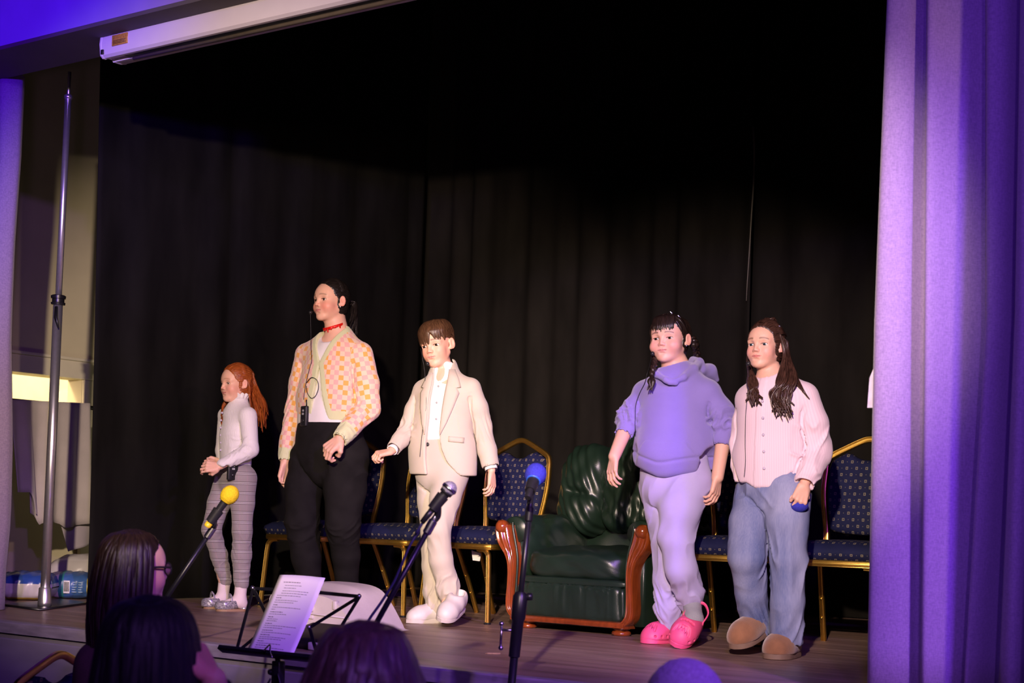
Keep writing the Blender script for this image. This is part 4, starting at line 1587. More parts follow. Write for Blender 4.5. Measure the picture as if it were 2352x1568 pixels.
def A_x(c):
    return on_y(571, 1479, c.y).x - c.x


music_stand()

# scrap of brown leaf on the boards
lf = ground(1128, 1502)
bm = BM()
for k in range(2):
    o_ = (0.02 * k, 0.004 * k)
    pts = [(-0.024 + o_[0], 0.0), (-0.012 + o_[0], 0.011), (0.006 + o_[0], 0.009), (0.016 + o_[0], 0.0), (0.002 + o_[0], -0.010), (-0.014 + o_[0], -0.008)]
    rot = Matrix.Rotation(TH, 2)
    v1 = [bm.verts.new((*(rot @ Vector(p)), 0.003 + 0.004 * (i % 2))) for i, p in enumerate(pts)]
    v0 = [bm.verts.new((*(rot @ Vector(p)), 0.001)) for p in pts]
    bm.faces.new(v1)
    bm.faces.new(v0[::-1])
    for i in range(6):
        bm.faces.new((v0[i], v0[(i + 1) % 6], v1[(i + 1) % 6], v1[i]))
o = tag(obj('dead_leaf', bm, mat('dry_leaf', (0.32, 0.20, 0.12), 0.8, noise=0.2, nscale=60), smooth=False), 'small pale brown scrap lying on the stage boards near the front', 'scrap')
o.location = lf
# ------------------------------------------------------------------ figures: distance-field bodies meshed with surface nets
def vnoise(P, seed=0):
    """smooth value noise in [-1, 1] for an (n, 3) array"""
    Pi = np.floor(P).astype(np.int64)
    f = P - Pi
    f = f * f * (3 - 2 * f)

    def h(i, j, k):
        n = (i * 374761393 + j * 668265263 + k * 2147483647 + seed * 1274126177) & 0xFFFFFFFF
        n = ((n ^ (n >> 13)) * 1274126177) & 0xFFFFFFFF
        return ((n ^ (n >> 16)) & 0xFFFF) / 32767.5 - 1.0
    x, y, z = Pi[:, 0], Pi[:, 1], Pi[:, 2]
    c = lambda a, b, t: a + (b - a) * t
    x00 = c(h(x, y, z), h(x + 1, y, z), f[:, 0])
    x10 = c(h(x, y + 1, z), h(x + 1, y + 1, z), f[:, 0])
    x01 = c(h(x, y, z + 1), h(x + 1, y, z + 1), f[:, 0])
    x11 = c(h(x, y + 1, z + 1), h(x + 1, y + 1, z + 1), f[:, 0])
    return c(c(x00, x10, f[:, 1]), c(x01, x11, f[:, 1]), f[:, 2])


def fbm(P, seed=0, o=3):
    return sum(vnoise(P * 2 ** i, seed + i) * 0.5 ** i for i in range(o)) / 1.75


class Field:
    def __init__(s, lo, hi, h, fine=()):
        """fine: list of (axis, a, b, step) ranges with a finer step along an axis"""
        ax = []
        for k in range(3):
            c, step_at = [lo[k]], [(a, b, st) for q, a, b, st in fine if q == k]
            while c[-1] < hi[k]:
                st = h
                for a, b, f in step_at:
                    if a - f <= c[-1] < b:
                        st = min(st, f)
                c.append(c[-1] + st)
            ax.append(np.array(c, np.float32))
        s.ax = ax
        s.D = np.full([len(a) for a in ax], 0.2, np.float32)

    def sl(s, lo, hi):
        r = []
        for k in range(3):
            i0 = max(0, int(np.searchsorted(s.ax[k], lo[k])) - 1)
            i1 = min(len(s.ax[k]), int(np.searchsorted(s.ax[k], hi[k])) + 1)
            r.append(slice(i0, max(i1, i0)))
        return tuple(r)

    def P(s, r):
        return (s.ax[0][r[0]][:, None, None], s.ax[1][r[1]][None, :, None], s.ax[2][r[2]][None, None, :])

    def put(s, r, d, k, mode='add'):
        A = s.D[r]
        if mode == 'add':
            h = np.maximum(k - np.abs(A - d), 0.0) / k if k > 0 else 0
            s.D[r] = np.minimum(A, d) - h * h * k * 0.25
        else:
            d = -d
            h = np.maximum(k - np.abs(A - d), 0.0) / k if k > 0 else 0
            s.D[r] = np.maximum(A, d) + h * h * k * 0.25

    def cone(s, a, b, ra, rb, k=0.02, flat=None, mode='add'):
        a, b = np.array(a, np.float32), np.array(b, np.float32)
        m = max(ra, rb) * (max(1.0, flat[1]) if flat else 1.0) + k + 0.012
        r = s.sl(np.minimum(a, b) - m, np.maximum(a, b) + m)
        X, Y, Z = s.P(r)
        ab = b - a
        L2 = float(ab @ ab) + 1e-12
        x, y, z = X - a[0], Y - a[1], Z - a[2]
        t = np.clip((x * ab[0] + y * ab[1] + z * ab[2]) / L2, 0, 1)
        x, y, z = x - t * ab[0], y - t * ab[1], z - t * ab[2]
        if flat:
            f = np.array(flat[0], np.float32)
            f = f / np.linalg.norm(f)
            c = (x * f[0] + y * f[1] + z * f[2]) * (1.0 / flat[1] - 1.0)
            x, y, z = x + f[0] * c, y + f[1] * c, z + f[2] * c
        d = (np.sqrt(x * x + y * y + z * z) - (ra + (rb - ra) * t)) * (min(1.0, flat[1]) if flat else 1.0)
        s.put(r, d, k, mode)

    def chain(s, pts, rad, k=0.02, flat=None, mode='add'):
        for i in range(len(pts) - 1):
            fl = flat[i] if isinstance(flat, list) else flat
            s.cone(pts[i], pts[i + 1], rad[i], rad[i + 1], k, fl, mode)

    def ell(s, c, rad, R=None, k=0.02, mode='add'):
        c = np.array(c, np.float32)
        rad = np.array(rad, np.float32)
        m = float(rad.max()) + k + 0.012
        r = s.sl(c - m, c + m)
        X, Y, Z = s.P(r)
        x, y, z = X - c[0], Y - c[1], Z - c[2]
        if R is not None:
            R = np.array(R, np.float32)
            x, y, z = [x * R[0, i] + y * R[1, i] + z * R[2, i] for i in range(3)]
        x, y, z = x / rad[0], y / rad[1], z / rad[2]
        k0 = np.sqrt(x * x + y * y + z * z)
        k1 = np.sqrt((x / rad[0]) ** 2 + (y / rad[1]) ** 2 + (z / rad[2]) ** 2) + 1e-9
        s.put(r, k0 * (k0 - 1.0) / k1, k, mode)

    def func(s, fn, k=0.006, mode='sub', lo=None, hi=None):
        r = s.sl(lo, hi) if lo is not None else (slice(None),) * 3
        X, Y, Z = s.P(r)
        s.put(r, fn(X, Y, Z).astype(np.float32) + np.zeros_like(s.D[r]), k, mode)

    def like(s):
        f = Field.__new__(Field)
        f.ax = s.ax
        f.D = np.full(s.D.shape, 0.2, np.float32)
        return f

    def merge(s, o, k=0.006, groove=0.005, zmax=None):
        """union with another field on the same grid, with a crease pressed in along the line where the two surfaces meet"""
        A, B = s.D, o.D
        h = np.maximum(k - np.abs(A - B), 0.0) / k
        U = np.minimum(A, B) - h * h * k * 0.25
        if groove:
            g = groove - np.sqrt(A * A + B * B)
            if zmax is not None:
                g = g - 0.16 * np.maximum(s.ax[2][None, None, :] - zmax, 0)
            U = np.maximum(U, g)
        s.D = U.astype(np.float32)

    def mesh(s):
        D = s.D
        S = D < 0
        n = np.array(D.shape) - 1
        acc = np.zeros(n, np.int8)
        for i in (0, 1):
            for j in (0, 1):
                for k in (0, 1):
                    acc += S[i:n[0] + i, j:n[1] + j, k:n[2] + k]
        cells = np.argwhere((acc > 0) & (acc < 8))
        idx = np.full(n, -1, np.int32)
        idx[cells[:, 0], cells[:, 1], cells[:, 2]] = np.arange(len(cells))
        pos = np.zeros((len(cells), 3), np.float32)
        cnt = np.zeros(len(cells), np.float32)
        cor = [(i, j, k) for i in (0, 1) for j in (0, 1) for k in (0, 1)]
        V = {c: D[cells[:, 0] + c[0], cells[:, 1] + c[1], cells[:, 2] + c[2]] for c in cor}
        for c in cor:
            for axn in range(3):
                if c[axn] == 0:
                    e = list(c)
                    e[axn] = 1
                    a, b = V[c], V[tuple(e)]
                    m = (a < 0) != (b < 0)
                    t = np.where(m, a / np.where(m, a - b, 1), 0)
                    for q in range(3):
                        pos[:, q] += np.where(m, (t if q == axn else c[q]), 0)
                    cnt += m
        pos /= cnt[:, None]
        out = np.zeros_like(pos)
        for q in range(3):
            a = s.ax[q][cells[:, q]]
            b = s.ax[q][cells[:, q] + 1]
            out[:, q] = a + (b - a) * pos[:, q]
        quads = []
        for axn in range(3):
            o1, o2 = (axn + 1) % 3, (axn + 2) % 3
            sA = [slice(None)] * 3
            sB = [slice(None)] * 3
            sA[axn], sB[axn] = slice(0, -1), slice(1, None)
            for o in (o1, o2):
                sA[o] = sB[o] = slice(1, -1)
            A, B = S[tuple(sA)], S[tuple(sB)]
            ed = np.argwhere(A != B)
            fl = A[ed[:, 0], ed[:, 1], ed[:, 2]]
            base = ed.copy()
            base[:, o1] += 1
            base[:, o2] += 1

            def cell(d1, d2):
                c = base.copy()
                c[:, o1] -= d1
                c[:, o2] -= d2
                return idx[c[:, 0], c[:, 1], c[:, 2]]
            q = np.stack([cell(1, 1), cell(0, 1), cell(0, 0), cell(1, 0)], 1)
            q[~fl] = q[~fl][:, ::-1]
            quads.append(q)
        return out, np.concatenate(quads)


def vertex_normals(V, Q):
    n = np.cross(V[Q[:, 2]] - V[Q[:, 0]], V[Q[:, 3]] - V[Q[:, 1]])
    N_ = np.zeros_like(V)
    for k in range(4):
        np.add.at(N_, Q[:, k], n)
    return N_ / (np.linalg.norm(N_, axis=1, keepdims=True) + 1e-12)


def relax(V, Q, it=1, lam=0.5):
    for _ in range(it):
        S_ = np.zeros_like(V)
        c = np.zeros(len(V), np.float32)
        for k in range(4):
            np.add.at(S_, Q[:, k], V[Q[:, (k + 1) % 4]] + V[Q[:, (k + 3) % 4]])
            np.add.at(c, Q[:, k], 2)
        V = V + lam * (S_ / c[:, None] - V)
    return V


def biggest(V, Q, keep_min=200):
    """drop crumbs: keep connected pieces with more than keep_min vertices"""
    lab = np.arange(len(V))
    while True:
        m = lab[Q].min(1)
        new = lab.copy()
        for k in range(4):
            np.minimum.at(new, Q[:, k], m)
        new = new[new]
        if (new == lab).all():
            break
        lab = new
    u, c = np.unique(lab, return_counts=True)
    good = np.isin(lab, u[c >= keep_min])
    if good.all():
        return V, Q
    remap = np.cumsum(good) - 1
    Q = Q[good[Q[:, 0]]]
    return V[good], remap[Q]


def np_mesh(name, V, Q, m, parent=None, attrs=None):
    me = bpy.data.meshes.new(name)
    V = np.ascontiguousarray(V, np.float32)
    Q = np.ascontiguousarray(Q, np.int32)
    w = Q.shape[1]
    me.vertices.add(len(V))
    me.vertices.foreach_set('co', V.ravel())
    me.loops.add(Q.size)
    me.loops.foreach_set('vertex_index', Q.ravel())
    me.polygons.add(len(Q))
    me.polygons.foreach_set('loop_start', np.arange(0, Q.size, w, dtype=np.int32))
    me.polygons.foreach_set('loop_total', np.full(len(Q), w, np.int32))
    me.polygons.foreach_set('use_smooth', np.ones(len(Q), bool))
    me.update(calc_edges=True)
    me.validate()
    for k, (typ, arr) in (attrs or {}).items():
        a = me.attributes.new(k, typ, 'POINT')
        if typ == 'FLOAT_COLOR':
            arr = np.concatenate([arr, np.ones((len(arr), 1))], 1)
            a.data.foreach_set('color', np.ascontiguousarray(arr, np.float32).ravel())
        elif typ == 'FLOAT_VECTOR':
            a.data.foreach_set('vector', np.ascontiguousarray(arr, np.float32).ravel())
        else:
            a.data.foreach_set('value', np.ascontiguousarray(arr, np.float32).ravel())
    return link_mesh(name, me, m, parent, True)


def from_field(name, fld, m, parent, disp=None, attrs=None, smooth=1, keep=200):
    V, Q = fld.mesh()
    V, Q = biggest(V, Q, keep)
    V = relax(V, Q, smooth)
    if disp is not None:
        N_ = vertex_normals(V, Q)
        V = V + N_ * disp(V, N_)[:, None]
    at_ = attrs(V) if attrs else None
    return np_mesh(name, V, Q, m, parent, at_)


def attr_node(N, name, out='Color'):
    a = N.new('ShaderNodeAttribute')
    a.attribute_name = name
    return a.outputs[out]


def skin_material():
    m = bpy.data.materials.new('skin')
    m.use_nodes = True
    N, Lk = nodes_of(m)
    b = N['Principled BSDF']
    col = attr_node(N, 'tint')
    tc = N.new('ShaderNodeTexCoord')
    n = N.new('ShaderNodeTexNoise')
    n.inputs['Scale'].default_value = 40
    Lk.new(tc.outputs['Object'], n.inputs['Vector'])
    c = mix_rgb(N, Lk, math_n(N, Lk, 'MULTIPLY', n.outputs[0], 0.14), col, (0.62, 0.26, 0.18))
    Lk.new(c, b.inputs['Base Color'])
    b.inputs['Roughness'].default_value = 0.48
    b.inputs['Specular IOR Level'].default_value = 0.4
    b.inputs['Subsurface Weight'].default_value = 0.25
    b.inputs['Subsurface Radius'].default_value = (0.010, 0.0035, 0.002)
    b.inputs['Subsurface Scale'].default_value = 1.0
    return m


m_skin = skin_material()


def hair_material(name, c0, c1, rough=0.38):
    """strand colour runs along the 'flow' attribute (x: across strands, y: along)"""
    m = bpy.data.materials.new(name)
    m.use_nodes = True
    N, Lk = nodes_of(m)
    b = N['Principled BSDF']
    v = attr_node(N, 'flow', 'Vector')
    mp = N.new('ShaderNodeMapping')
    mp.inputs['Scale'].default_value = (1.0, 0.06, 1.0)
    Lk.new(v, mp.inputs[0])
    n = N.new('ShaderNodeTexNoise')
    n.inputs['Scale'].default_value = 1.6
    n.inputs['Detail'].default_value = 4
    Lk.new(mp.outputs[0], n.inputs['Vector'])
    r = N.new('ShaderNodeValToRGB')
    e = r.color_ramp.elements
    e[0].position, e[0].color = 0.34, (*c0, 1)
    e[1].position, e[1].color = 0.68, (*c1, 1)
    Lk.new(n.outputs[0], r.inputs[0])
    Lk.new(r.outputs[0], b.inputs['Base Color'])
    b.inputs['Roughness'].default_value = rough
    b.inputs['Specular IOR Level'].default_value = 0.45
    bp = N.new('ShaderNodeBump')
    bp.inputs['Strength'].default_value = 0.5
    bp.inputs['Distance'].default_value = 0.002
    Lk.new(n.outputs[0], bp.inputs['Height'])
    Lk.new(bp.outputs[0], b.inputs['Normal'])
    return m


# camera-facing figure frames: local x = camera right, y = away from the camera, z = up
class Fig:
    def __init__(s, name, label, fx, fy, group=None, depth=None, z0=0.0, cat='person'):
        d = depth if depth is not None else gd(fx, fy)
        s.d0 = d
        s.o = at(fx, fy, d)
        s.o.z = z0
        s.root = thing(name, label, cat, s.o, TH, group)
        s.xc0 = s.o.x * CT + s.o.y * ST
        s.h = 3400.0 / d

    def p(s, px, py, dy=0.0):
        d = s.d0 + dy
        a, b = pq(px, py)
        return np.array((a * d / F - s.xc0, dy, H + b * d / F - s.o.z))


def snap(surfs, q, lift=0.003):
    """move a point along the sight direction (y) onto the nearest-to-camera surface of the given meshes"""
    q = np.array(q, float)
    best = None
    for V in surfs:
        m = (np.abs(V[:, 0] - q[0]) < 0.008) & (np.abs(V[:, 2] - q[2]) < 0.008)
        if m.any():
            y = V[m, 1].min()
            best = y if best is None else min(best, y)
    if best is not None:
        q[1] = best - lift
    return q


def verts_of(o):
    a = np.zeros(len(o.data.vertices) * 3, np.float32)
    o.data.vertices.foreach_get('co', a)
    return a.reshape(-1, 3)


def rot_axes(az, pitch=0.0, roll=0.0):
    """head axes in figure coordinates. az 0 faces the camera, + turns to image left; pitch + looks up; roll + tilts to image right.
    returns side (the figure's left), forward, up"""
    f = np.array((-math.sin(az), -math.cos(az), 0.0))
    l = np.array((math.cos(az), -math.sin(az), 0.0))
    u = np.array((0, 0, 1.0))
    f, u = f * math.cos(pitch) + u * math.sin(pitch), u * math.cos(pitch) - f * math.sin(pitch)
    l, u = l * math.cos(roll) - u * math.sin(roll), u * math.cos(roll) + l * math.sin(roll)
    return l, f, u


class Head:
    """all head features live in (side, forward, up) units of head height"""
    def __init__(s, c, hh, az, pitch=0, roll=0, gaze=(0, 0), lid=0.020, wide=1.0, chin=1.0, cheek=1.0):
        s.c, s.hh = np.array(c, float), hh
        s.l, s.f, s.u = rot_axes(az, pitch, roll)
        s.R = np.stack([s.l, s.f, s.u], 1)
        s.gaze, s.lid, s.wide, s.chin, s.cheek = gaze, lid, wide, chin, cheek

    def w(s, a, b, c):
        return s.c + s.hh * (s.l * a + s.f * b + s.u * c)

    def loc(s, V):
        return (V - s.c) @ s.R / s.hh

    def build(s, fl):
        h, w, R, W = s.hh, s.w, s.R, s.wide
        E = lambda c, r, k=0.03, mode='add': fl.ell(w(*c), [q * h for q in r], R, k * h, mode)
        Cn = lambda a, b, ra, rb, k=0.03, mode='add': fl.cone(w(*a), w(*b), ra * h, rb * h, k * h, None, mode)
        E((0, -0.07, 0.13), (0.335 * W, 0.405, 0.365), 0.02)
        E((0, 0.09, -0.12), (0.272 * W, 0.262, 0.36), 0.10)
        E((0, 0.16, 0.12), (0.25 * W, 0.188, 0.20), 0.12)
        for q in (-1, 1):
            Cn((q * 0.235 * W, -0.02, -0.20), (q * 0.10, 0.235, -0.385 * s.chin), 0.058, 0.062, 0.10)
            E((q * 0.165 * W, 0.205, -0.165), (0.115 * s.cheek, 0.11 * s.cheek, 0.125), 0.10)
            Cn((q * 0.065, 0.318, 0.058), (q * 0.20, 0.258, 0.062), 0.036, 0.036, 0.07)
        E((0, 0.282, -0.405 * s.chin), (0.085, 0.072, 0.070), 0.09)
        E((0, 0.292, -0.25), (0.115, 0.066, 0.095), 0.07)
        for q in (-1, 1):                       # sockets and lids
            E((q * 0.150, 0.385, -0.004), (0.080, 0.080, 0.055), 0.075, 'sub')
            E((q * 0.150, 0.236, -0.006), (0.088, 0.080, 0.072), 0.02)
        # nose
        Cn((0, 0.322, 0.03), (0, 0.372, -0.075), 0.025, 0.027, 0.05)
        Cn((0, 0.368, -0.075), (0, 0.394, -0.125), 0.027, 0.036, 0.03)
        for q in (-1, 1):
            E((q * 0.047, 0.362, -0.140), (0.032, 0.042, 0.030), 0.025)
            E((q * 0.024, 0.398, -0.166), (0.014, 0.018, 0.012), 0.012, 'sub')
        # lips
        for q in (-1, 1):
            Cn((q * 0.100, 0.300, -0.250), (q * 0.026, 0.352, -0.232), 0.013, 0.024, 0.012)
            Cn((q * 0.090, 0.300, -0.258), (q * 0.022, 0.344, -0.276), 0.013, 0.028, 0.012)
            Cn((q * 0.108, 0.324, -0.250), (0, 0.378, -0.253), 0.005, 0.007, 0.006, 'sub')
        E((0, 0.36, -0.315), (0.07, 0.028, 0.02), 0.03, 'sub')
        # eye openings
        for q in (-1, 1):
            E((q * 0.150, 0.33, -0.008 - 0.004), (0.064, 0.09, s.lid), 0.012, 'sub')
        # ears
        for q in (-1, 1):
            c, a = (q * 0.338 * W, -0.035, -0.045), 0.45 * q
            La = np.array((q * math.cos(0.6), math.sin(0.6), 0.0))
            Fa = np.array((-q * math.sin(0.6), math.cos(0.6), 0.0))
            Ra = np.stack([s.R @ La, s.R @ Fa, s.R @ np.array((0, 0, 1.0))], 1)
            fl.ell(w(q * 0.372 * W, -0.065, -0.03), (0.022 * h, 0.072 * h, 0.125 * h), Ra, 0.02 * h)
            fl.ell(w(q * 0.335 * W, -0.025, -0.115), (0.020 * h, 0.040 * h, 0.045 * h), Ra, 0.02 * h)
            fl.ell(w(q * 0.392 * W, -0.046, -0.015), (0.022 * h, 0.038 * h, 0.075 * h), Ra, 0.010 * h, 'sub')

    def tint(s, V, base, blush, lips, brow, brow_d=1.0):
        q = s.loc(V)
        a, b, c = np.abs(q[:, 0]), q[:, 1], q[:, 2]
        T = np.tile(np.array(base), (len(V), 1))
        near = (np.abs(q) < 0.62).all(1)

        def blend(mask, col):
            T[:] = T + (np.array(col) - T) * mask[:, None]
        g = lambda x, m, sg: np.exp(-((x - m) / sg) ** 2)
        front = near * (b > 0.02)
        blend(0.75 * g(a, 0.20, 0.13) * g(c, -0.17, 0.12) * front, blush)
        blend(0.40 * g(a, 0.0, 0.06) * g(c, -0.13, 0.07) * (b > 0.33) * near, blush)
        blend(0.6 * near * (a > 0.345 * s.wide) * (c > -0.2), blush)
        lipm = near * (b > 0.27) * np.clip((0.112 - a) / 0.02, 0, 1)
        up_ = np.clip((c + 0.284 - 0.25 * a * 0) / 0.008, 0, 1) * np.clip((-0.222 - c - 0.10 * a) / 0.010, 0, 1)
        up_ *= np.clip((c + 0.296 - 0.36 * a) / 0.010, 0, 1)
        blend(lipm * np.clip(up_ * 1.3, 0, 1), lips)
        blend(lipm * g(c, -0.252, 0.006) * 0.75, [x * 0.35 for x in lips])
        # lash line and lid crease
        ea = (a - 0.150) / 0.070
        top = -0.010 + s.lid * 0.95 * np.sqrt(np.clip(1 - ea ** 2, 0, 1))
        m = front * (np.abs(ea) < 1.05) * g(c, top + 0.002, 0.0075) * (b > 0.18)
        blend(np.clip(m * 1.3, 0, 1) * 0.9, (0.05, 0.025, 0.02))
        # brows
        ba = (a - 0.155) / 0.095
        yb = 0.092 + 0.018 * (1 - ba ** 2) - 0.010 * ba
        m = front * np.clip((1 - np.abs(ba)) / 0.2, 0, 1) * g(c, yb, 0.0155 * (1.15 - 0.4 * (ba + 1) / 2)) * (b > 0.12)
        blend(np.clip(m * 1.2, 0, 1) * brow_d, brow)
        return T

    def eyes(s, parent, iris):
        h = s.hh
        me_w, me_i = m_eyewhite, iris
        for q in (-1, 1):
            c = s.w(q * 0.150, 0.238, -0.010)
            d = s.f * 1.0 + s.l * s.gaze[0] + s.u * s.gaze[1]
            d = d / np.linalg.norm(d)
            bm = BM()
            M = frame_m(c, d)
            r = 0.0735 * h
            prof = [(r * math.sin(t), r * math.cos(t)) for t in np.linspace(math.pi, 0.46, 16)]
            add_lathe(bm, [(0, -r)] + prof[1:], 24, M)
            e = obj('eyeball', bm, me_w, parent)
            bm = BM()
            add_lathe(bm, [(r * 0.50, r * 0.862), (r * 0.46, r * 0.905), (r * 0.25, r * 0.985), (0, r * 1.0)], 24, M)
            obj('iris', bm, me_i, e)
            bm = BM()
            add_lathe(bm, [(r * 0.24, r * 0.985), (r * 0.2, r * 0.998), (0, r * 1.012)], 16, M)
            obj('pupil', bm, m_pupil, e)


m_eyewhite = mat('eye_white', (0.70, 0.64, 0.60), 0.25, coat=0.4)
m_pupil = mat('pupil_black', (0.004, 0.004, 0.005), 0.15)
m_iris_brown = mat('iris_brown', (0.045, 0.022, 0.010), 0.2, coat=0.5)
m_iris_blue = mat('iris_grey_blue', (0.07, 0.10, 0.13), 0.2, coat=0.5)


def hand(fl, wrist, dirv, palm_n, thumb_side, L=0.155, curl=0.6, spread=0.10, fist=False):
    """palm and five fingers. dirv points from the wrist to the knuckles, palm_n out of the palm, thumb_side +1/-1 picks the thumb's edge"""
    d = np.array(dirv, float)
    d /= np.linalg.norm(d)
    n = np.array(palm_n, float)
    n -= d * (n @ d)
    n /= np.linalg.norm(n)
    s = np.cross(d, n) * thumb_side
    w = np.array(wrist, float)
    r = L / 0.165
    pl = 0.082 * r
    # palm: four metacarpal rays blended into a slab, heel and thumb pad
    kn = []
    for i, (off, ln) in enumerate(((0.030, 0.96), (0.0105, 1.0), (-0.0095, 0.965), (-0.0285, 0.90))):
        k = w + d * pl * ln + s * off * r
        fl.cone(w + d * 0.012 + s * off * 0.55 * r, k, 0.0135 * r, 0.0105 * r, 0.008)
        kn.append(k)
    fl.cone(w + s * 0.014 * r + n * 0.006 * r + d * 0.02 * r, w + d * pl * 0.55 + s * 0.026 * r + n * 0.008 * r, 0.015 * r, 0.013 * r, 0.010)
    lens = (0.072, 0.081, 0.075, 0.058)
    for i, k in enumerate(kn):
        c = curl * (1.0 + 0.12 * i)
        p = k.copy()
        ang = c * 0.75
        sp = (1.5 - i) * spread * (0.25 if fist else 1.0)
        fd = d + s * sp
        fd /= np.linalg.norm(fd)
        for j, fr in enumerate((0.46, 0.30, 0.24)):
            v = fd * math.cos(ang) + n * math.sin(ang)
            q = p + v * lens[i] * fr * r
            fl.cone(p, q, (0.0088, 0.0078, 0.0070)[j] * r * (0.9 if i == 3 else 1), (0.0078, 0.0070, 0.0060)[j] * r * (0.9 if i == 3 else 1), 0.0025)
            p = q
            ang += c * (1.15 if j == 0 else 0.85)
    # thumb leaves the side of the palm near its base
    t0 = w + d * pl * 0.24 + s * 0.026 * r + n * 0.006 * r
    if fist:
        t1 = t0 + (d * 0.7 + s * 0.45 + n * 0.5) * 0.034 * r
        t2 = t1 + (d * 0.45 - s * 0.35 + n * 0.75) * 0.030 * r
        t3 = t2 + (-s * 0.85 + n * 0.3 + d * 0.1) * 0.024 * r
    else:
        t1 = t0 + (d * 0.72 + s * 0.62 + n * 0.25) * 0.036 * r
        t2 = t1 + (d * 0.88 + s * 0.25 + n * 0.35) * 0.028 * r
        t3 = t2 + (d * 0.95 + n * 0.30) * 0.022 * r
    fl.chain([t0, t1, t2, t3], [0.0135 * r, 0.0105 * r, 0.0092 * r, 0.0075 * r], 0.005)


def limb_folds(V, a, b, freq, amp, seed, r=0.12, sharp=1.0, inner=None):
    """wrinkles ringing a limb between a and b (noise stretched round the axis)"""
    a, b = np.array(a, float), np.array(b, float)
    d = b - a
    L_ = np.linalg.norm(d)
    d /= L_
    t = (V - a) @ d
    q = V - a - t[:, None] * d
    rad = np.linalg.norm(q, axis=1)
    m = np.clip((1 - np.abs(t / L_ - 0.5) * 2) * 1.7, 0, 1) * np.clip((r - rad) / 0.02, 0, 1)
    e1 = np.cross(d, (0.3, 0.9, 0.2))
    e1 /= np.linalg.norm(e1)
    e2 = np.cross(d, e1)
    an = np.arctan2(q @ e2, q @ e1)
    tw = (1.6 if seed % 2 else -1.6)
    P_ = np.stack([np.cos(an) * 1.3 + seed, np.sin(an) * 1.3, t * freq * 0.55 + tw * np.sin(an + seed) + 0.9 * np.sin(2 * an + 2 * seed)], 1)
    n0 = np.abs(vnoise(P_, seed))
    nz = (1 - n0) ** 2.2 * 1.5 - 0.62
    if inner is not None:
        iv = np.array(inner, float)
        iv /= np.linalg.norm(iv)
        m = m * np.clip(0.55 + 0.6 * (q @ iv) / (rad + 1e-6), 0, 1)
    return amp * m * nz


def nearest_limb(V, segs):
    """for pattern coordinates: per vertex (around, along) of the nearest segment. segs: (a, b, r, u0, v0, ref)"""
    best = np.full(len(V), 9.0)
    U = np.zeros((len(V), 3))
    for a, b, r, u0, v0, ref in segs:
        a, b = np.array(a, float), np.array(b, float)
        d = b - a
        L_ = np.linalg.norm(d)
        d /= L_
        t = (V - a) @ d
        tc = np.clip(t, 0, L_)
        q = V - a - tc[:, None] * d
        dist = np.linalg.norm(q, axis=1) - r
        e1 = np.array(ref, float) - d * (np.array(ref, float) @ d)
        e1 /= np.linalg.norm(e1)
        e2 = np.cross(d, e1)
        qq = V - a - t[:, None] * d
        ang = np.arctan2(qq @ e2, qq @ e1)
        m = dist < best
        best = np.where(m, dist, best)
        U[m] = np.stack([u0 + ang * r, v0 + t, np.zeros_like(t)], 1)[m]
    return U


# ------------------------------------------------------------------ hair
class Hair:
    """a cap laid on the skull plus tapered locks, gathered as one child mesh"""
    def __init__(s):
        s.V, s.Q, s.FL, s.n = [], [], [], 0
        s.rnd = random.Random(5)

    def lock(s, pts, r, flat=0.45, nrm=None, n=8, steps=6, idv=None):
        P = spline(pts, steps)
        m = len(P)
        rs = np.interp(np.linspace(0, 1, m), np.linspace(0, 1, len(r)), r) if hasattr(r, '__len__') else np.full(m, r)
        u0 = s.rnd.uniform(0, 50) if idv is None else idv
        Vs, Fs = [], []
        ln = 0.0
        for i, (p, t, a, b) in enumerate(frames(P)):
            if nrm is not None:
                nv = Vector(nrm(np.array(p)) if callable(nrm) else nrm)
                a2 = nv - t * nv.dot(t)
                if a2.length > 1e-5:
                    a = a2.normalized()
                    b = t.cross(a)
            if i:
                ln += (p - P0).length
            P0 = p
            for k in range(n):
                an = 2 * math.pi * k / n
                Vs.append(p + a * (math.cos(an) * rs[i] * flat) + b * (math.sin(an) * rs[i]))
                Fs.append((u0 + math.sin(an) * rs[i] * 400, ln * 400, u0))
        base = s.n
        for i in range(m - 1):
            for k in range(n):
                s.Q.append((base + i * n + k, base + i * n + (k + 1) % n, base + (i + 1) * n + (k + 1) % n, base + (i + 1) * n + k))
        s.V += [tuple(v) for v in Vs]
        s.FL += Fs
        s.n += len(Vs)

    def field(s, fl, flow, disp=None, smooth=1):
        V, Q = fl.mesh()
        V, Q = biggest(V, Q, 60)
        V = relax(V, Q, smooth)
        if disp is not None:
            V = V + vertex_normals(V, Q) * disp(V)[:, None]
        s.V += [tuple(v) for v in V]
        s.Q += [tuple(q + s.n) for q in Q]
        s.FL += [tuple(f) for f in flow(V)]
        s.n += len(V)

    def build(s, name, m, parent):
        return np_mesh(name, np.array(s.V), np.array(s.Q), m, parent, {'flow': ('FLOAT_VECTOR', np.array(s.FL))})


def scalp(hd, th, ph, lift=0.0):
    """point on the skull: th = polar angle from the crown, ph = azimuth from forward towards the figure's left (head units)"""
    st, ct = math.sin(th), math.cos(th)
    return (math.sin(ph) * st * (0.335 * hd.wide + lift), -0.07 + math.cos(ph) * st * (0.405 + lift), 0.13 + ct * (0.365 + lift))


def strands_on(hd, hair, start, mid, end, r, lift=(0.02, 0.03, 0.03), flat=0.35, jitter=0.02, steps=6):
    pass


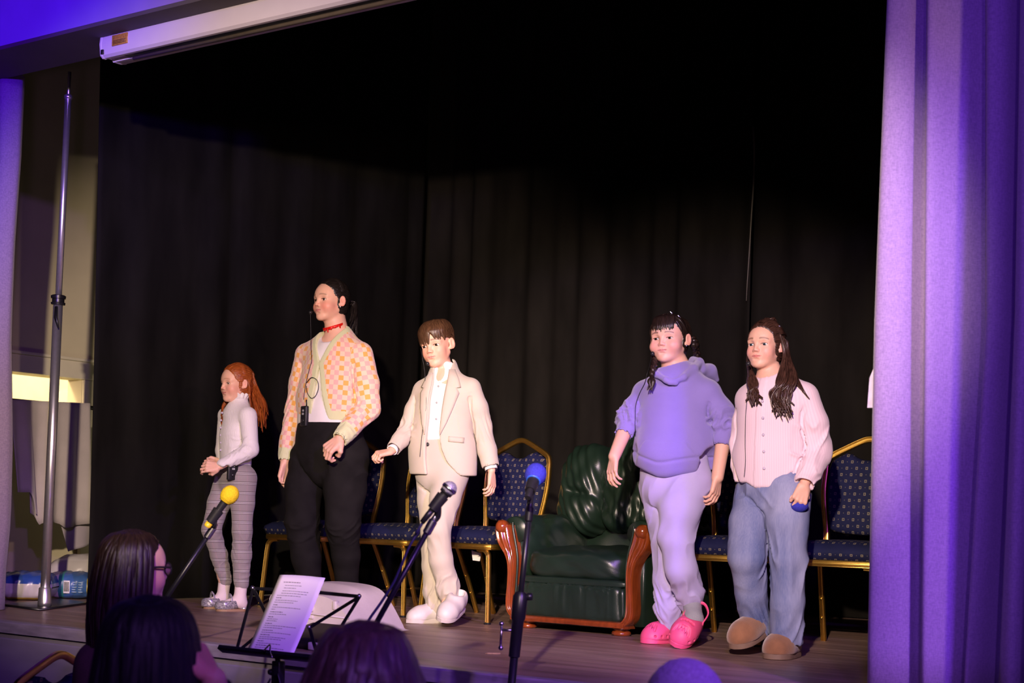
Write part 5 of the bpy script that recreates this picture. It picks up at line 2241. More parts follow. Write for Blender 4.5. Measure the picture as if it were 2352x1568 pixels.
# ------------------------------------------------------------------ garment materials
def pat_mat(name, fn, rough=0.85, bump=0.25, bscale=900, sheen=0.2):
    """fn(N, Lk, u, v) -> colour socket, u and v in metres along the cloth"""
    m = bpy.data.materials.new(name)
    m.use_nodes = True
    N, Lk = nodes_of(m)
    b = N['Principled BSDF']
    sx = N.new('ShaderNodeSeparateXYZ')
    Lk.new(attr_node(N, 'pat', 'Vector'), sx.inputs[0])
    Lk.new(fn(N, Lk, sx.outputs[0], sx.outputs[1]), b.inputs['Base Color'])
    b.inputs['Roughness'].default_value = rough
    b.inputs['Sheen Weight'].default_value = sheen
    b.inputs['Specular IOR Level'].default_value = 0.2
    if bump:
        tc = N.new('ShaderNodeTexCoord')
        n = N.new('ShaderNodeTexNoise')
        n.inputs['Scale'].default_value = bscale
        Lk.new(tc.outputs['Object'], n.inputs['Vector'])
        bp = N.new('ShaderNodeBump')
        bp.inputs['Strength'].default_value = bump
        bp.inputs['Distance'].default_value = 0.001
        Lk.new(n.outputs[0], bp.inputs['Height'])
        Lk.new(bp.outputs[0], b.inputs['Normal'])
    return m


def band(N, Lk, x, period, lo, hi):
    """1 where fract(x / period) lies between lo and hi"""
    f = math_n(N, Lk, 'FRACT', math_n(N, Lk, 'ADD', math_n(N, Lk, 'DIVIDE', x, period), 200.0))
    return math_n(N, Lk, 'MULTIPLY', math_n(N, Lk, 'GREATER_THAN', f, lo), math_n(N, Lk, 'LESS_THAN', f, hi))
# ------------------------------------------------------------------ shared builders for the figures
def unit(v):
    v = np.array(v, float)
    return v / np.linalg.norm(v)


def bounds(pts, pad):
    P = np.array(pts)
    return P.min(0) - pad, P.max(0) + pad


def ground_pt(f, px, dy):
    """figure-local point on the stage boards under a pixel column, dy behind the figure's base"""
    d = f.d0 + dy
    py = 1400.0
    for _ in range(6):
        q = (0 - H) * F / d
        p = pq(px, py)[0]
        py = PPY + p * SR - q * CR
    return f.p(px, py, dy)


def make_skin(f, hd, J, tints, hands, step=0.0065, ear_r=None):
    pts = [J['neck'], J['chest'], J['pelvis'], hd.c] + [p for k in ('sh', 'el', 'wr', 'hip', 'kn', 'an') for p in J[k]] + [hd.c + hd.u * hd.hh * 0.6]
    lo, hi = bounds(pts, 0.13)
    lo[2] = min(lo[2], 0.0)
    fine = []
    for k in range(3):
        fine.append((k, hd.c[k] - 0.56 * hd.hh, hd.c[k] + 0.56 * hd.hh, 0.0026))
        for hnd in hands:
            if hnd is None:
                continue
            c = np.array(hnd['w']) + unit(hnd['d']) * 0.07
            fine.append((k, c[k] - 0.085, c[k] + 0.085, 0.0034))
    fl = Field(lo, hi, step, fine)
    l, fw = J['l'], J['f']
    fx = (fw, 0.66)
    rb = J['rb']
    fl.chain([J['pelvis'], J['waist'], J['chest']], [rb * 0.95, rb * 0.82, rb], 0.04, fx)
    fl.chain([J['chest'], J['neck']], [rb * 0.9, rb * 0.45], 0.05, fx)
    fl.cone(J['neck'] - (J['neck'] - hd.w(0, -0.1, -0.3)) * -0.0, hd.w(0, -0.10, -0.22), J['rn'] * 1.06, J['rn'], 0.03)
    for i in (0, 1):
        fl.cone(J['neck'] * 0.6 + J['chest'] * 0.4, J['sh'][i], 0.05, J['ra'] * 1.12, 0.05)
        fl.chain([J['sh'][i], J['el'][i], J['wr'][i]], [J['ra'], J['ra'] * 0.82, J['ra'] * 0.62], 0.02)
        fl.chain([J['pelvis'] * 0.5 + J['hip'][i] * 0.5, J['hip'][i], J['kn'][i], J['an'][i]], [J['rl'], J['rl'], J['rl'] * 0.68, J['rl'] * 0.48], 0.03)
        fl.cone(J['an'][i], J['toe'][i] * 0.75 + J['an'][i] * 0.25, J['rl'] * 0.46, J['rl'] * 0.34, 0.02)
        if hands[i] is not None:
            h = hands[i]
            hand(fl, h['w'], h['d'], h['n'], h['t'], h.get('L', 0.15), h.get('curl', 0.6), h.get('spread', 0.1), h.get('fist', False))
    hd.build(fl)
    base, blush, lips, brow, bd = tints
    return from_field('body', fl, m_skin, f.root, attrs=lambda V: {'tint': ('FLOAT_COLOR', hd.tint(V, base, blush, lips, brow, bd))}, smooth=1)


def cap_hair(hd, hair, line, lift, step=0.0035, groove=0.0025, gfreq=60.0, cut=None, flow=None, seed=1):
    """hair lying on the skull: shell over the cranium trimmed at the hairline; line(a, b, c) > 0 keeps hair (head units)"""
    h = hd.hh
    c = hd.w(0, -0.08, 0.12)
    fl = Field(c - 0.66 * h, c + 0.66 * h, step)
    fl.ell(hd.w(0, -0.075, 0.135), ((0.335 * hd.wide + lift) * h, (0.405 + lift) * h, (0.365 + lift) * h), hd.R, 0.0)
    fl.ell(hd.w(0, -0.10, -0.10), ((0.30 * hd.wide + lift) * h, (0.33 + lift) * h, (0.33 + lift) * h), hd.R, 0.06 * h)

    def keep(X, Y, Z):
        P = [X - hd.c[0], Y - hd.c[1], Z - hd.c[2]]
        a, b, cc = [(P[0] * hd.R[0, i] + P[1] * hd.R[1, i] + P[2] * hd.R[2, i]) / h for i in range(3)]
        return -line(a, b, cc) * h * -1.0
    fl.func(lambda X, Y, Z: keep(X, Y, Z), 0.008, 'sub')
    if cut:
        cut(fl)
    flw = flow or (lambda q: (np.arctan2(q[:, 0], q[:, 2] - 0.1) * 25, q[:, 1] * 60, q[:, 0] * 3))

    def fl_fn(V):
        q = hd.loc(V)
        u, v, w = flw(q)
        return np.stack([u, v, w], 1)

    def dsp(V):
        u, v, w = flw(hd.loc(V))
        return groove * (vnoise(np.stack([u * 1.6, v * 0.08, w], 1), seed) + 0.5 * vnoise(np.stack([u * 4, v * 0.12, w], 1), seed + 1))
    hair.field(fl, fl_fn, dsp, 1)


def shoe(name, f, heel, toe, m, L=0.22, W=0.08, kind='sneaker', up=None, roll=0.0, sole_m=None, extra=None):
    """shoe built in its own frame (x heel to toe, y side, z up) and set down from heel to toe"""
    fw = unit(np.array(toe) - np.array(heel))
    up = np.array((0, 0, 1.0)) if up is None else np.array(up, float)
    sd = unit(np.cross(up, fw))
    up = np.cross(fw, sd)
    Mx = np.stack([fw, sd, up], 1)
    o = np.array(heel, float)
    T = lambda V: o + V @ Mx.T
    st = 0.0035
    fl = Field((-0.03, -W * 0.75, -0.012), (L + 0.02, W * 0.75, 0.135), st)
    w2 = W / 2
    if kind == 'sneaker':
        fl.chain([(0.045, 0, 0.045), (0.10, 0, 0.05), (0.155 / 0.22 * L, 0, 0.035), (L - 0.04, 0, 0.028)], [w2 * 0.86, w2 * 0.90, w2 * 0.98, w2 * 0.86], 0.03)
        fl.chain([(0.04, 0, 0.08), (0.085, 0, 0.085)], [w2 * 0.82, w2 * 0.80], 0.03)
        fl.cone((0.11, 0, 0.075), (L - 0.06, 0, 0.04), w2 * 0.55, w2 * 0.6, 0.02)
        fl.func(lambda X, Y, Z: Z - 0.016, 0.004, 'sub')
        fl.func(lambda X, Y, Z: (0.098 - Z) + 0.15 * np.abs(X - 0.07), 0.006, 'sub')
        fl.ell((0.058, 0, 0.112), (0.042, w2 * 0.62, 0.05), None, 0.006, 'sub')
    elif kind == 'maryjane':
        fl.chain([(0.035, 0, 0.045), (0.10, 0, 0.04), (0.15 / 0.2 * L, 0, 0.028), (L - 0.028, 0, 0.022)], [w2 * 0.80, w2 * 0.82, w2 * 0.98, w2 * 0.62], 0.03)
        fl.func(lambda X, Y, Z: Z - 0.010 - 0.012 * np.clip(1 - X / 0.07, 0, 1), 0.003, 'sub')
        fl.func(lambda X, Y, Z: (0.060 - Z) - 0.10 * np.clip(X - 0.05, 0, 0.3), 0.006, 'sub')
        fl.ell((0.075, 0, 0.062), (0.062, w2 * 0.70, 0.036), None, 0.006, 'sub')
    elif kind == 'croc':
        fl.chain([(0.05, 0, 0.036), (0.11, 0, 0.042), (0.15 / 0.22 * L, 0, 0.034), (L - 0.050, 0, 0.022)], [w2 * 0.88, w2 * 0.90, w2 * 0.98, w2 * 0.96], 0.04)
        fl.func(lambda X, Y, Z: Z - 0.018, 0.004, 'sub')
        fl.ell((0.052, 0, 0.095), (0.075, w2 * 0.78, 0.060), None, 0.010, 'sub')
        for k in range(5):
            a = (k - 2) * 0.36
            fl.cone((L - 0.052, math.sin(a) * w2 * 0.7, 0.085), (L - 0.05 + 0.022 * math.cos(a), math.sin(a) * w2 * 0.95, 0.058), 0.006, 0.006, 0.002, None, 'sub')
            fl.cone((L - 0.085, math.sin(a) * w2 * 0.8, 0.12), (L - 0.085, math.sin(a) * w2 * 0.8, 0.060), 0.006, 0.006, 0.002, None, 'sub')
        for k in range(3):
            for q in (-1, 1):
                fl.cone((L - 0.03 - 0.028 * k, q * w2 * 1.15, 0.034), (L - 0.03 - 0.028 * k, q * w2 * 0.72, 0.034), 0.0050, 0.0050, 0.002, None, 'sub')
    else:                                       # slipper
        fl.chain([(0.045, 0, 0.045), (0.10, 0, 0.052), (0.15 / 0.22 * L, 0, 0.042), (L - 0.045, 0, 0.034)], [w2 * 0.86, w2 * 0.90, w2 * 1.0, w2 * 0.90], 0.04)
        fl.func(lambda X, Y, Z: Z - 0.022, 0.004, 'sub')
        fl.ell((0.055, 0, 0.098), (0.055, w2 * 0.70, 0.042), None, 0.010, 'sub')
    root_o = None
    V, Q = fl.mesh()
    V, Q = biggest(V, Q, 100)
    V = relax(V, Q, 1)
    sh = np_mesh(name, T(V), Q, m, f.root)
    if name != 'foot':
        # sole
        n = 28
        prof = []
        for k in range(n + 1):
            x = k / n
            wv = w2 * (0.80 * math.sqrt(max(0, 1 - ((x - 0.17) / 0.17) ** 2)) if x < 0.17 else 0.80 + 0.20 * math.sin((x - 0.17) / 0.55 * math.pi / 2) if x < 0.72 else 1.0 * math.sqrt(max(0, 1 - ((x - 0.72) / 0.28) ** 2)))
            if kind == 'maryjane' and x > 0.72:
                wv *= 0.92
            prof.append((x * L, wv))
        ol = prof + [(x, -w) for x, w in prof[-2:0:-1]]
        hs = {'sneaker': 0.024, 'maryjane': 0.012, 'croc': 0.026, 'slipper': 0.030}[kind]
        g = 1.03 if kind != 'maryjane' else 0.96
        bm = BM()
        ring = []
        for z, sc in ((0.0, 0.97), (0.003, g), (hs * 0.8, g), (hs, 0.96)):
            lift = (lambda x: 0.018 * max(0, 1 - x / (0.35 * L)) * 0 + 0.0)
            ring.append([bm.verts.new(T(np.array(((x - L * 0.5) * sc + L * 0.5, y * sc, z)))) for x, y in ol])
        for A, B in zip(ring, ring[1:]):
            for k in range(len(ol)):
                bm.faces.new((A[k], A[(k + 1) % len(ol)], B[(k + 1) % len(ol)], B[k]))
        bm.faces.new(ring[0][::-1])
        bm.faces.new(ring[-1])
        obj('sole', bm, sole_m or m, sh, angle=40)
    if kind == 'sneaker':
        for k in range(4):
            x = 0.118 + 0.018 * k
            zz = 0.096 - 0.0115 * k * 1.1
            bm = BM()
            add_tube(bm, [tuple(T(np.array(p))) for p in spline([(x, -w2 * 0.42, zz - 0.010), (x + 0.003, 0, zz + 0.002), (x, w2 * 0.42, zz - 0.010)], 4)], 0.003, n=6)
            obj('lace', bm, m, sh)
    if kind == 'maryjane':
        bm = BM()
        add_tube(bm, [tuple(T(np.array(p))) for p in spline([(0.085, -w2 * 0.86, 0.040), (0.088, -w2 * 0.6, 0.072), (0.090, 0, 0.088), (0.088, w2 * 0.6, 0.072), (0.085, w2 * 0.86, 0.040)], 5)], 0.006, n=8, flat=0.5)
        obj('strap', bm, m, sh)
        bm = BM()
        add_prism(bm, [tuple(x) for x in [(0.0, -w2 * 0.5), (0.035, -w2 * 0.55), (0.035, w2 * 0.55), (0.0, w2 * 0.5)]], 0.0, 0.02, 'z', bev=0.002)
        for v in bm.verts:
            v.co = T(np.array(v.co))
        obj('heel', bm, m, sh)
    if kind == 'croc':
        bm = BM()
        add_tube(bm, [tuple(T(np.array(p))) for p in spline([(0.075, -w2 * 0.88, 0.060), (0.02, -w2 * 0.85, 0.085), (-0.018, 0, 0.098), (0.02, w2 * 0.85, 0.085), (0.075, w2 * 0.88, 0.060)], 5)], 0.008, n=8, flat=0.45)
        obj('heel_strap', bm, m, sh)
        for q in (-1, 1):
            bm = BM()
            add_lathe(bm, [(0.0, 0.004), (0.008, 0.003), (0.009, 0.0), (0.0, 0.0)], 12)
            for v in bm.verts:
                x, y, z = v.co
                v.co = T(np.array((0.075 + x, q * (w2 * 0.92 + z), 0.058 + y)))
            obj('rivet', bm, sole_m or m, sh)
    return sh


def headset(f, hd, side, mic_at, wire, color=None):
    """thin ear-hook microphone: a boom along the cheek, a foam tip, and the lead running down"""
    bm = BM()
    ear = hd.w(side * 0.36 * hd.wide, -0.05, 0.03)
    pts = [hd.w(side * 0.355 * hd.wide, -0.12, 0.05), ear + hd.u * 0.012, hd.w(side * 0.34 * hd.wide, 0.06, -0.10), hd.w(side * 0.27, 0.22, -0.22), np.array(mic_at)]
    add_tube(bm, spline([tuple(p) for p in pts], 6), 0.0016, n=6)
    hs = obj('headset_boom', bm, m_cable, f.root)
    bm = BM()
    bmesh.ops.create_icosphere(bm, subdivisions=3, radius=1)
    for v in bm.verts:
        v.co = Vector(mic_at) + v.co * 0.0095
    obj('foam_tip', bm, m_dark, hs)
    bm = BM()
    add_tube(bm, spline([tuple(np.array(p)) for p in wire], 8), 0.0013, n=6)
    obj('wire', bm, m_cable, hs)
    return hs


def bodypack(f, c, out, up, w=0.058, h=0.092, d=0.02):
    M = Matrix((Vector(np.cross(up, out)), Vector(out), Vector(up))).transposed().to_4x4()
    M.translation = Vector(c)
    bm = BM()
    add_box(bm, (-w / 2, -d / 2, -h / 2), (w / 2, d / 2, h / 2), bev=0.006, M=M, seg=3)
    b = obj('transmitter_pack', bm, m_dark, f.root, angle=40)
    bm = BM()
    for k in range(2):
        add_box(bm, (-0.008 + 0.002 * k, d / 2 - 0.001, 0.006 + 0.016 * k), (0.008, d / 2 + 0.001, 0.016 + 0.016 * k), M=M)
    obj('display', bm, m_grey, b, smooth=False)
    bm = BM()
    add_lathe(bm, [(0.0, 0.0), (0.010, 0.0), (0.009, 0.003), (0.0, 0.004)], 16, M @ frame_m((0, d / 2, -h * 0.22), (0, 1, 0)))
    obj('dial', bm, m_mic, b)
    bm = BM()
    add_tube(bm, [M @ Vector((w * 0.3, 0, h / 2)), M @ Vector((w * 0.3, 0.002, h / 2 + 0.03))], 0.003, n=6)
    obj('aerial', bm, m_dark, b)
    return b


m_grey = mat('pale_grey_plastic', (0.35, 0.36, 0.37), 0.4)
SKIN = (0.78, 0.465, 0.335)
BLUSH = (0.80, 0.33, 0.26)
LIPS = (0.62, 0.22, 0.20)


def side_vecs(az):
    return np.array((math.cos(az), -math.sin(az), 0.0)), np.array((-math.sin(az), -math.cos(az), 0.0))


def torso_pat(V, c, l, fw, r):
    q = V - c
    return np.stack([np.arctan2(q @ l, q @ fw) * r, V[:, 2], np.zeros(len(V))], 1)
# ================================================================== child in plaid trousers (far left)
def child_plaid():
    f = Fig('person', 'smallest person, long red hair, white ruffled top, grey plaid trousers, silver shoes', 530, 1401, 'performers on the stage')
    p = f.p
    taz = math.radians(62)
    l, fw = side_vecs(taz)
    hd = Head(p(541, 880), 0.198, math.radians(50), -0.06, 0.0, gaze=(0.0, -0.25), lid=0.015, cheek=1.05)
    J = dict(l=l, f=fw, rb=0.088, rn=0.036, ra=0.026, rl=0.045,
             neck=p(551, 930), chest=p(545, 985), waist=p(541, 1050), pelvis=p(540, 1095),
             sh=[p(569, 955, -0.095), p(521, 955, 0.095)], el=[p(576, 1032, -0.13), p(512, 1035, 0.14)], wr=[p(507, 1071, -0.17), p(512, 1062, 0.09)],
             hip=[p(556, 1100, -0.06), p(526, 1100, 0.06)], kn=[p(556, 1218, -0.07), p(485, 1216, -0.02)], an=[p(555, 1352, -0.03), p(515, 1350, 0.11)],
             toe=[p(550, 1380, -0.03), p(510, 1375, 0.11)])
    hnds = [dict(w=p(505, 1072, -0.17), d=(-1, -0.3, 0.0), n=(0.2, 0.9, -0.3), t=1, L=0.135, curl=0.75, fist=True),
            dict(w=p(510, 1062, 0.09), d=(-1, -0.2, 0.1), n=(0, -0.7, -0.5), t=-1, L=0.135, curl=0.7, fist=True)]
    make_skin(f, hd, J, (SKIN, BLUSH, LIPS, (0.42, 0.20, 0.12), 0.65), hnds)
    hd.eyes(f.root, m_iris_brown)
    # white ribbed top
    m_top = mat('white_ribbed_jersey', (0.80, 0.76, 0.76), 0.8, noise=0.03, nscale=20, bump=0.3, bscale=260, stretch=(1, 1, 0.1), sheen=0.2)
    lo, hi = bounds([J['neck'], J['pelvis']] + J['sh'] + J['el'] + J['wr'], 0.12)
    fl = Field(lo, hi, 0.0052)
    fx = (fw, 0.74)
    fl.chain([p(541, 1075), J['waist'], p(544, 1000), p(547, 960)], [0.098, 0.092, 0.106, 0.090], 0.04, fx)
    fl.cone(p(548, 955), p(550, 922), 0.062, 0.041, 0.04)
    for i in (0, 1):
        fl.cone(p(547, 955), J['sh'][i], 0.055, 0.047, 0.035)
        e = J['wr'][i] * 0.92 + J['el'][i] * 0.08
        f2 = fl.like()
        f2.chain([J['sh'][i], J['el'][i], e], [0.046, 0.041, 0.033], 0.012)
        fl.merge(f2, 0.006, 0.004, J['sh'][i][2] - 0.05)
    zh = p(541, 1072)[2]
    fl.func(lambda X, Y, Z: Z - zh - 0.006 * np.sin(X * 120 + Y * 90), 0.004, 'sub')

    def dsp(V, N_):
        d = limb_folds(V, J['sh'][0] * 0.4 + J['el'][0] * 0.6, J['el'][0] * 0.4 + J['wr'][0] * 0.6, 50, 0.004, 3, 0.09)
        d = d + limb_folds(V, J['el'][0], J['wr'][0], 60, 0.003, 5, 0.07)
        d = d + 0.004 * vnoise(np.stack([V[:, 0] * 14, V[:, 1] * 14, V[:, 2] * 7], 1), 4) * (V[:, 2] < J['sh'][0][2])
        return d
    top = from_field('ruffled_top', fl, m_top, f.root, dsp)
    # ruffled collar
    bm = BM()
    c, nrm = p(549, 918), unit(hd.w(0, -0.1, -0.22) - J['neck'])
    M = frame_m(c, nrm, tuple(l))
    rings = []
    for z, r in ((-0.006, 0.043), (0.006, 0.046), (0.014, 0.052), (0.019, 0.056)):
        rings.append([bm.verts.new(M @ Vector((math.cos(a) * (r + (0.005 if z > 0.01 else 0.001) * math.sin(a * 14)), math.sin(a) * (r + (0.005 if z > 0.01 else 0.001) * math.sin(a * 14)) * 0.95, z + (0.004 if z > 0.01 else 0) * math.cos(a * 14))))
                      for a in [2 * math.pi * k / 96 for k in range(96)]])
    for A, B in zip(rings, rings[1:]):
        for k in range(96):
            bm.faces.new((A[k], A[(k + 1) % 96], B[(k + 1) % 96], B[k]))
    o = obj('collar', bm, m_top, top)
    md = o.modifiers.new('thickness', 'SOLIDIFY')
    md.thickness = 0.003
    # little buttons down the front
    for k in range(6):
        c = p(547 - 1.0 * k, 950 + 17 * k) + fw * (0.086 + 0.004 * math.sin(k))
        bm = BM()
        bmesh.ops.create_uvsphere(bm, u_segments=10, v_segments=6, radius=0.006, matrix=Matrix.Translation(c))
        obj('button', bm, m_paletab, top)

    # plaid trousers
    def plaid(N, Lk, u, v):
        b = (0.27, 0.235, 0.235)
        fine = band(N, Lk, v, 0.0035, 0.0, 0.45)
        c = mix_rgb(N, Lk, math_n(N, Lk, 'MULTIPLY', fine, 0.45), b, (0.44, 0.39, 0.39))
        vert = band(N, Lk, u, 0.046, 0.0, 0.16)
        c = mix_rgb(N, Lk, math_n(N, Lk, 'MULTIPLY', vert, 0.35), c, (0.40, 0.27, 0.30))
        dk = band(N, Lk, v, 0.050, 0.0, 0.34)
        c = mix_rgb(N, Lk, math_n(N, Lk, 'MULTIPLY', dk, 0.80), c, (0.08, 0.065, 0.07))
        w1 = band(N, Lk, v, 0.050, 0.06, 0.13)
        w2 = band(N, Lk, v, 0.050, 0.20, 0.27)
        w = math_n(N, Lk, 'MAXIMUM', w1, w2)
        return mix_rgb(N, Lk, math_n(N, Lk, 'MULTIPLY', w, 0.85), c, (0.66, 0.62, 0.62))
    m_pl = pat_mat('grey_plaid_cloth', plaid)
    lo, hi = bounds([J['pelvis'], J['waist']] + J['hip'] + J['kn'] + J['an'], 0.11)
    fl = Field(lo, hi, 0.0052)
    fl.chain([p(541, 1062), p(540, 1105)], [0.096, 0.104], 0.03, (fw, 0.80))
    R = [[0.078, 0.060, 0.049, 0.048, 0.038], [0.076, 0.058, 0.047, 0.043, 0.035]]
    K = [[J['hip'][0], p(557, 1155, -0.065), J['kn'][0], p(555, 1275, -0.05), p(555, 1340, -0.035)],
         [J['hip'][1], p(503, 1155, 0.02), J['kn'][1], p(503, 1275, 0.05), p(517, 1333, 0.10)]]
    for i in (0, 1):
        fl.chain(K[i], R[i], 0.018)
    zt = p(541, 1064)[2]
    fl.func(lambda X, Y, Z: zt - Z, 0.004, 'sub')

    def dspl(V, N_):
        d = 0.0
        for i in (0, 1):
            d = d + limb_folds(V, K[i][1] * 0.5 + K[i][2] * 0.5, K[i][2] * 0.3 + K[i][4] * 0.7, 45, 0.0035, 8 + i, 0.07)
            d = d + limb_folds(V, K[i][3], K[i][4] + (K[i][4] - K[i][3]) * 0.2, 90, 0.004, 12 + i, 0.06)
        return d

    def attr(V):
        segs = []
        for i in (0, 1):
            for a, b, r in zip(K[i], K[i][1:], R[i]):
                segs.append((a, b, r, 0, 0, (0, -1, 0)))
        U = nearest_limb(V, segs)
        U[:, 1] = V[:, 2]
        return {'pat': ('FLOAT_VECTOR', U)}
    tro = from_field('plaid_trousers', fl, m_pl, f.root, dspl, attr)
    bodypack(f, snap([verts_of(tro)], p(545, 1083), 0.010), unit(l - fw * 0.25), (0, 0, 1), 0.058, 0.094)
    # socks and silver shoes
    m_sock = mat('white_sock', (0.80, 0.68, 0.68), 0.9, bump=0.3, bscale=400)
    m_glit = bpy.data.materials.new('silver_glitter')
    m_glit.use_nodes = True
    N, Lk = nodes_of(m_glit)
    b = N['Principled BSDF']
    b.inputs['Metallic'].default_value = 0.45
    b.inputs['Roughness'].default_value = 0.30
    tc = N.new('ShaderNodeTexCoord')
    v = N.new('ShaderNodeTexVoronoi')
    v.inputs['Scale'].default_value = 260
    Lk.new(tc.outputs['Object'], v.inputs['Vector'])
    Lk.new(mix_rgb(N, Lk, math_n(N, Lk, 'POWER', v.outputs['Color'], 1.6), (0.16, 0.15, 0.20), (0.98, 0.96, 1.0)), b.inputs['Base Color'])
    bp = N.new('ShaderNodeBump')
    bp.inputs['Strength'].default_value = 1.0
    bp.inputs['Distance'].default_value = 0.004
    sx = N.new('ShaderNodeSeparateColor')
    Lk.new(v.outputs['Color'], sx.inputs[0])
    Lk.new(sx.outputs[0], bp.inputs['Height'])
    Lk.new(bp.outputs[0], b.inputs['Normal'])
    for i in (0, 1):
        heel = ground_pt(f, (567, 524)[i], (-0.02, 0.13)[i])
        toe = ground_pt(f, (494, 466)[i], (-0.09, 0.06)[i])
        L = float(np.linalg.norm(toe - heel))
        toe = heel + unit(toe - heel) * L
        an = K[i][-1]
        lo, hi = bounds([an, heel, toe], 0.06)
        fl = Field(lo, hi, 0.005)
        mid = heel + (toe - heel) * 0.24 + (0, 0, 0.052)
        fl.chain([an + (0, 0, 0.02), mid, heel + (toe - heel) * 0.55 + (0, 0, 0.034), heel + (toe - heel) * 0.75 + (0, 0, 0.026)], [0.033, 0.031, 0.025, 0.020], 0.02)
        fl.cone(mid, heel + (toe - heel) * 0.13 + (0, 0, 0.035), 0.028, 0.022, 0.02)
        from_field('sock', fl, m_sock, f.root, keep=50)
        shoe('glitter_shoe', f, heel, toe, m_glit, L, 0.076, 'maryjane', sole_m=mat('tan_sole', (0.30, 0.18, 0.10), 0.6))
    # red hair, half tied back, falling behind the shoulders
    m_red = hair_material('red_hair', (0.16, 0.028, 0.006), (0.46, 0.115, 0.022), 0.40)
    hr = Hair()
    cap_hair(hd, hr, lambda a, b, c: np.minimum((0.235 - b) + 0.34 * (c - 0.22) * -1 * 0 + np.clip(c - 0.25, -0.2, 0.3) * 0.35 - 0.3 * np.clip(0.1 - c, 0, 1), 0.075 - b + np.clip(c - 0.02, 0, 1) * 1.2), 0.035,
             flow=lambda q: (np.arctan2(q[:, 0], q[:, 2] - 0.05) * 22, q[:, 1] * 70, q[:, 0] * 2))
    rnd = random.Random(2)
    W = hd.w
    # swept-back locks from the hairline to the tie at the back
    for k in range(26):
        a = -1.25 + 2.5 * k / 25
        s0 = (math.sin(a) * 0.30, 0.20 - 0.17 * abs(math.sin(a)), 0.36 * math.cos(a) + 0.10)
        s1 = (math.sin(a) * 0.36, -0.12, 0.13 + 0.40 * math.cos(a))
        s2 = (math.sin(a) * 0.14 + rnd.uniform(-.03, .03), -0.47, 0.20 + 0.12 * math.cos(a))
        hr.lock([W(*s0), W(*s1), W(*s2)], [0.004, 0.010, 0.008], 0.4, nrm=lambda q: q - hd.w(0, -0.07, 0.1))
    # long fall
    for k in range(46):
        a = rnd.uniform(-1.0, 1.0)
        s0 = (a * 0.28, -0.38 - 0.06 * (1 - a * a), rnd.uniform(-0.02, 0.28))
        ex, ey = 578 + 27 * (a * 0.45 + 0.5) + rnd.uniform(-7, 7), rnd.uniform(935, 992)
        e = p(ex, ey, -0.05 - 0.10 * a + rnd.uniform(-.02, .02)) - fw * 0.02
        m1 = W(a * 0.36, -0.46, -0.15)
        m2 = (m1 + e) / 2 + l * rnd.uniform(-.015, .015) - fw * rnd.uniform(0.0, 0.025)
        hr.lock([W(*s0), m1, m2, e + l * rnd.uniform(-.02, .02)], [0.007, 0.013, 0.012, 0.003], 0.5, steps=7)
    # hair behind the near ear and a tail over the far shoulder
    for k in range(10):
        hr.lock([W(0.33, -0.10 - 0.02 * k, 0.12), W(0.37, -0.20, -0.10), W(0.30, -0.24, -0.36), p(576 + k, 935 + 2 * k, -0.09)], [0.006, 0.011, 0.010, 0.003], 0.5)
    for k in range(9):
        hr.lock([W(-0.30, -0.10, -0.05), W(-0.30, 0.02 + 0.01 * k, -0.40), p(513 - k % 3, 935, 0.03), p(507 + 1.5 * k % 9, 955 + 3 * k, -0.03)], [0.008, 0.011, 0.010, 0.002], 0.5)
    hr.build('hair', m_red, f.root)
    return f


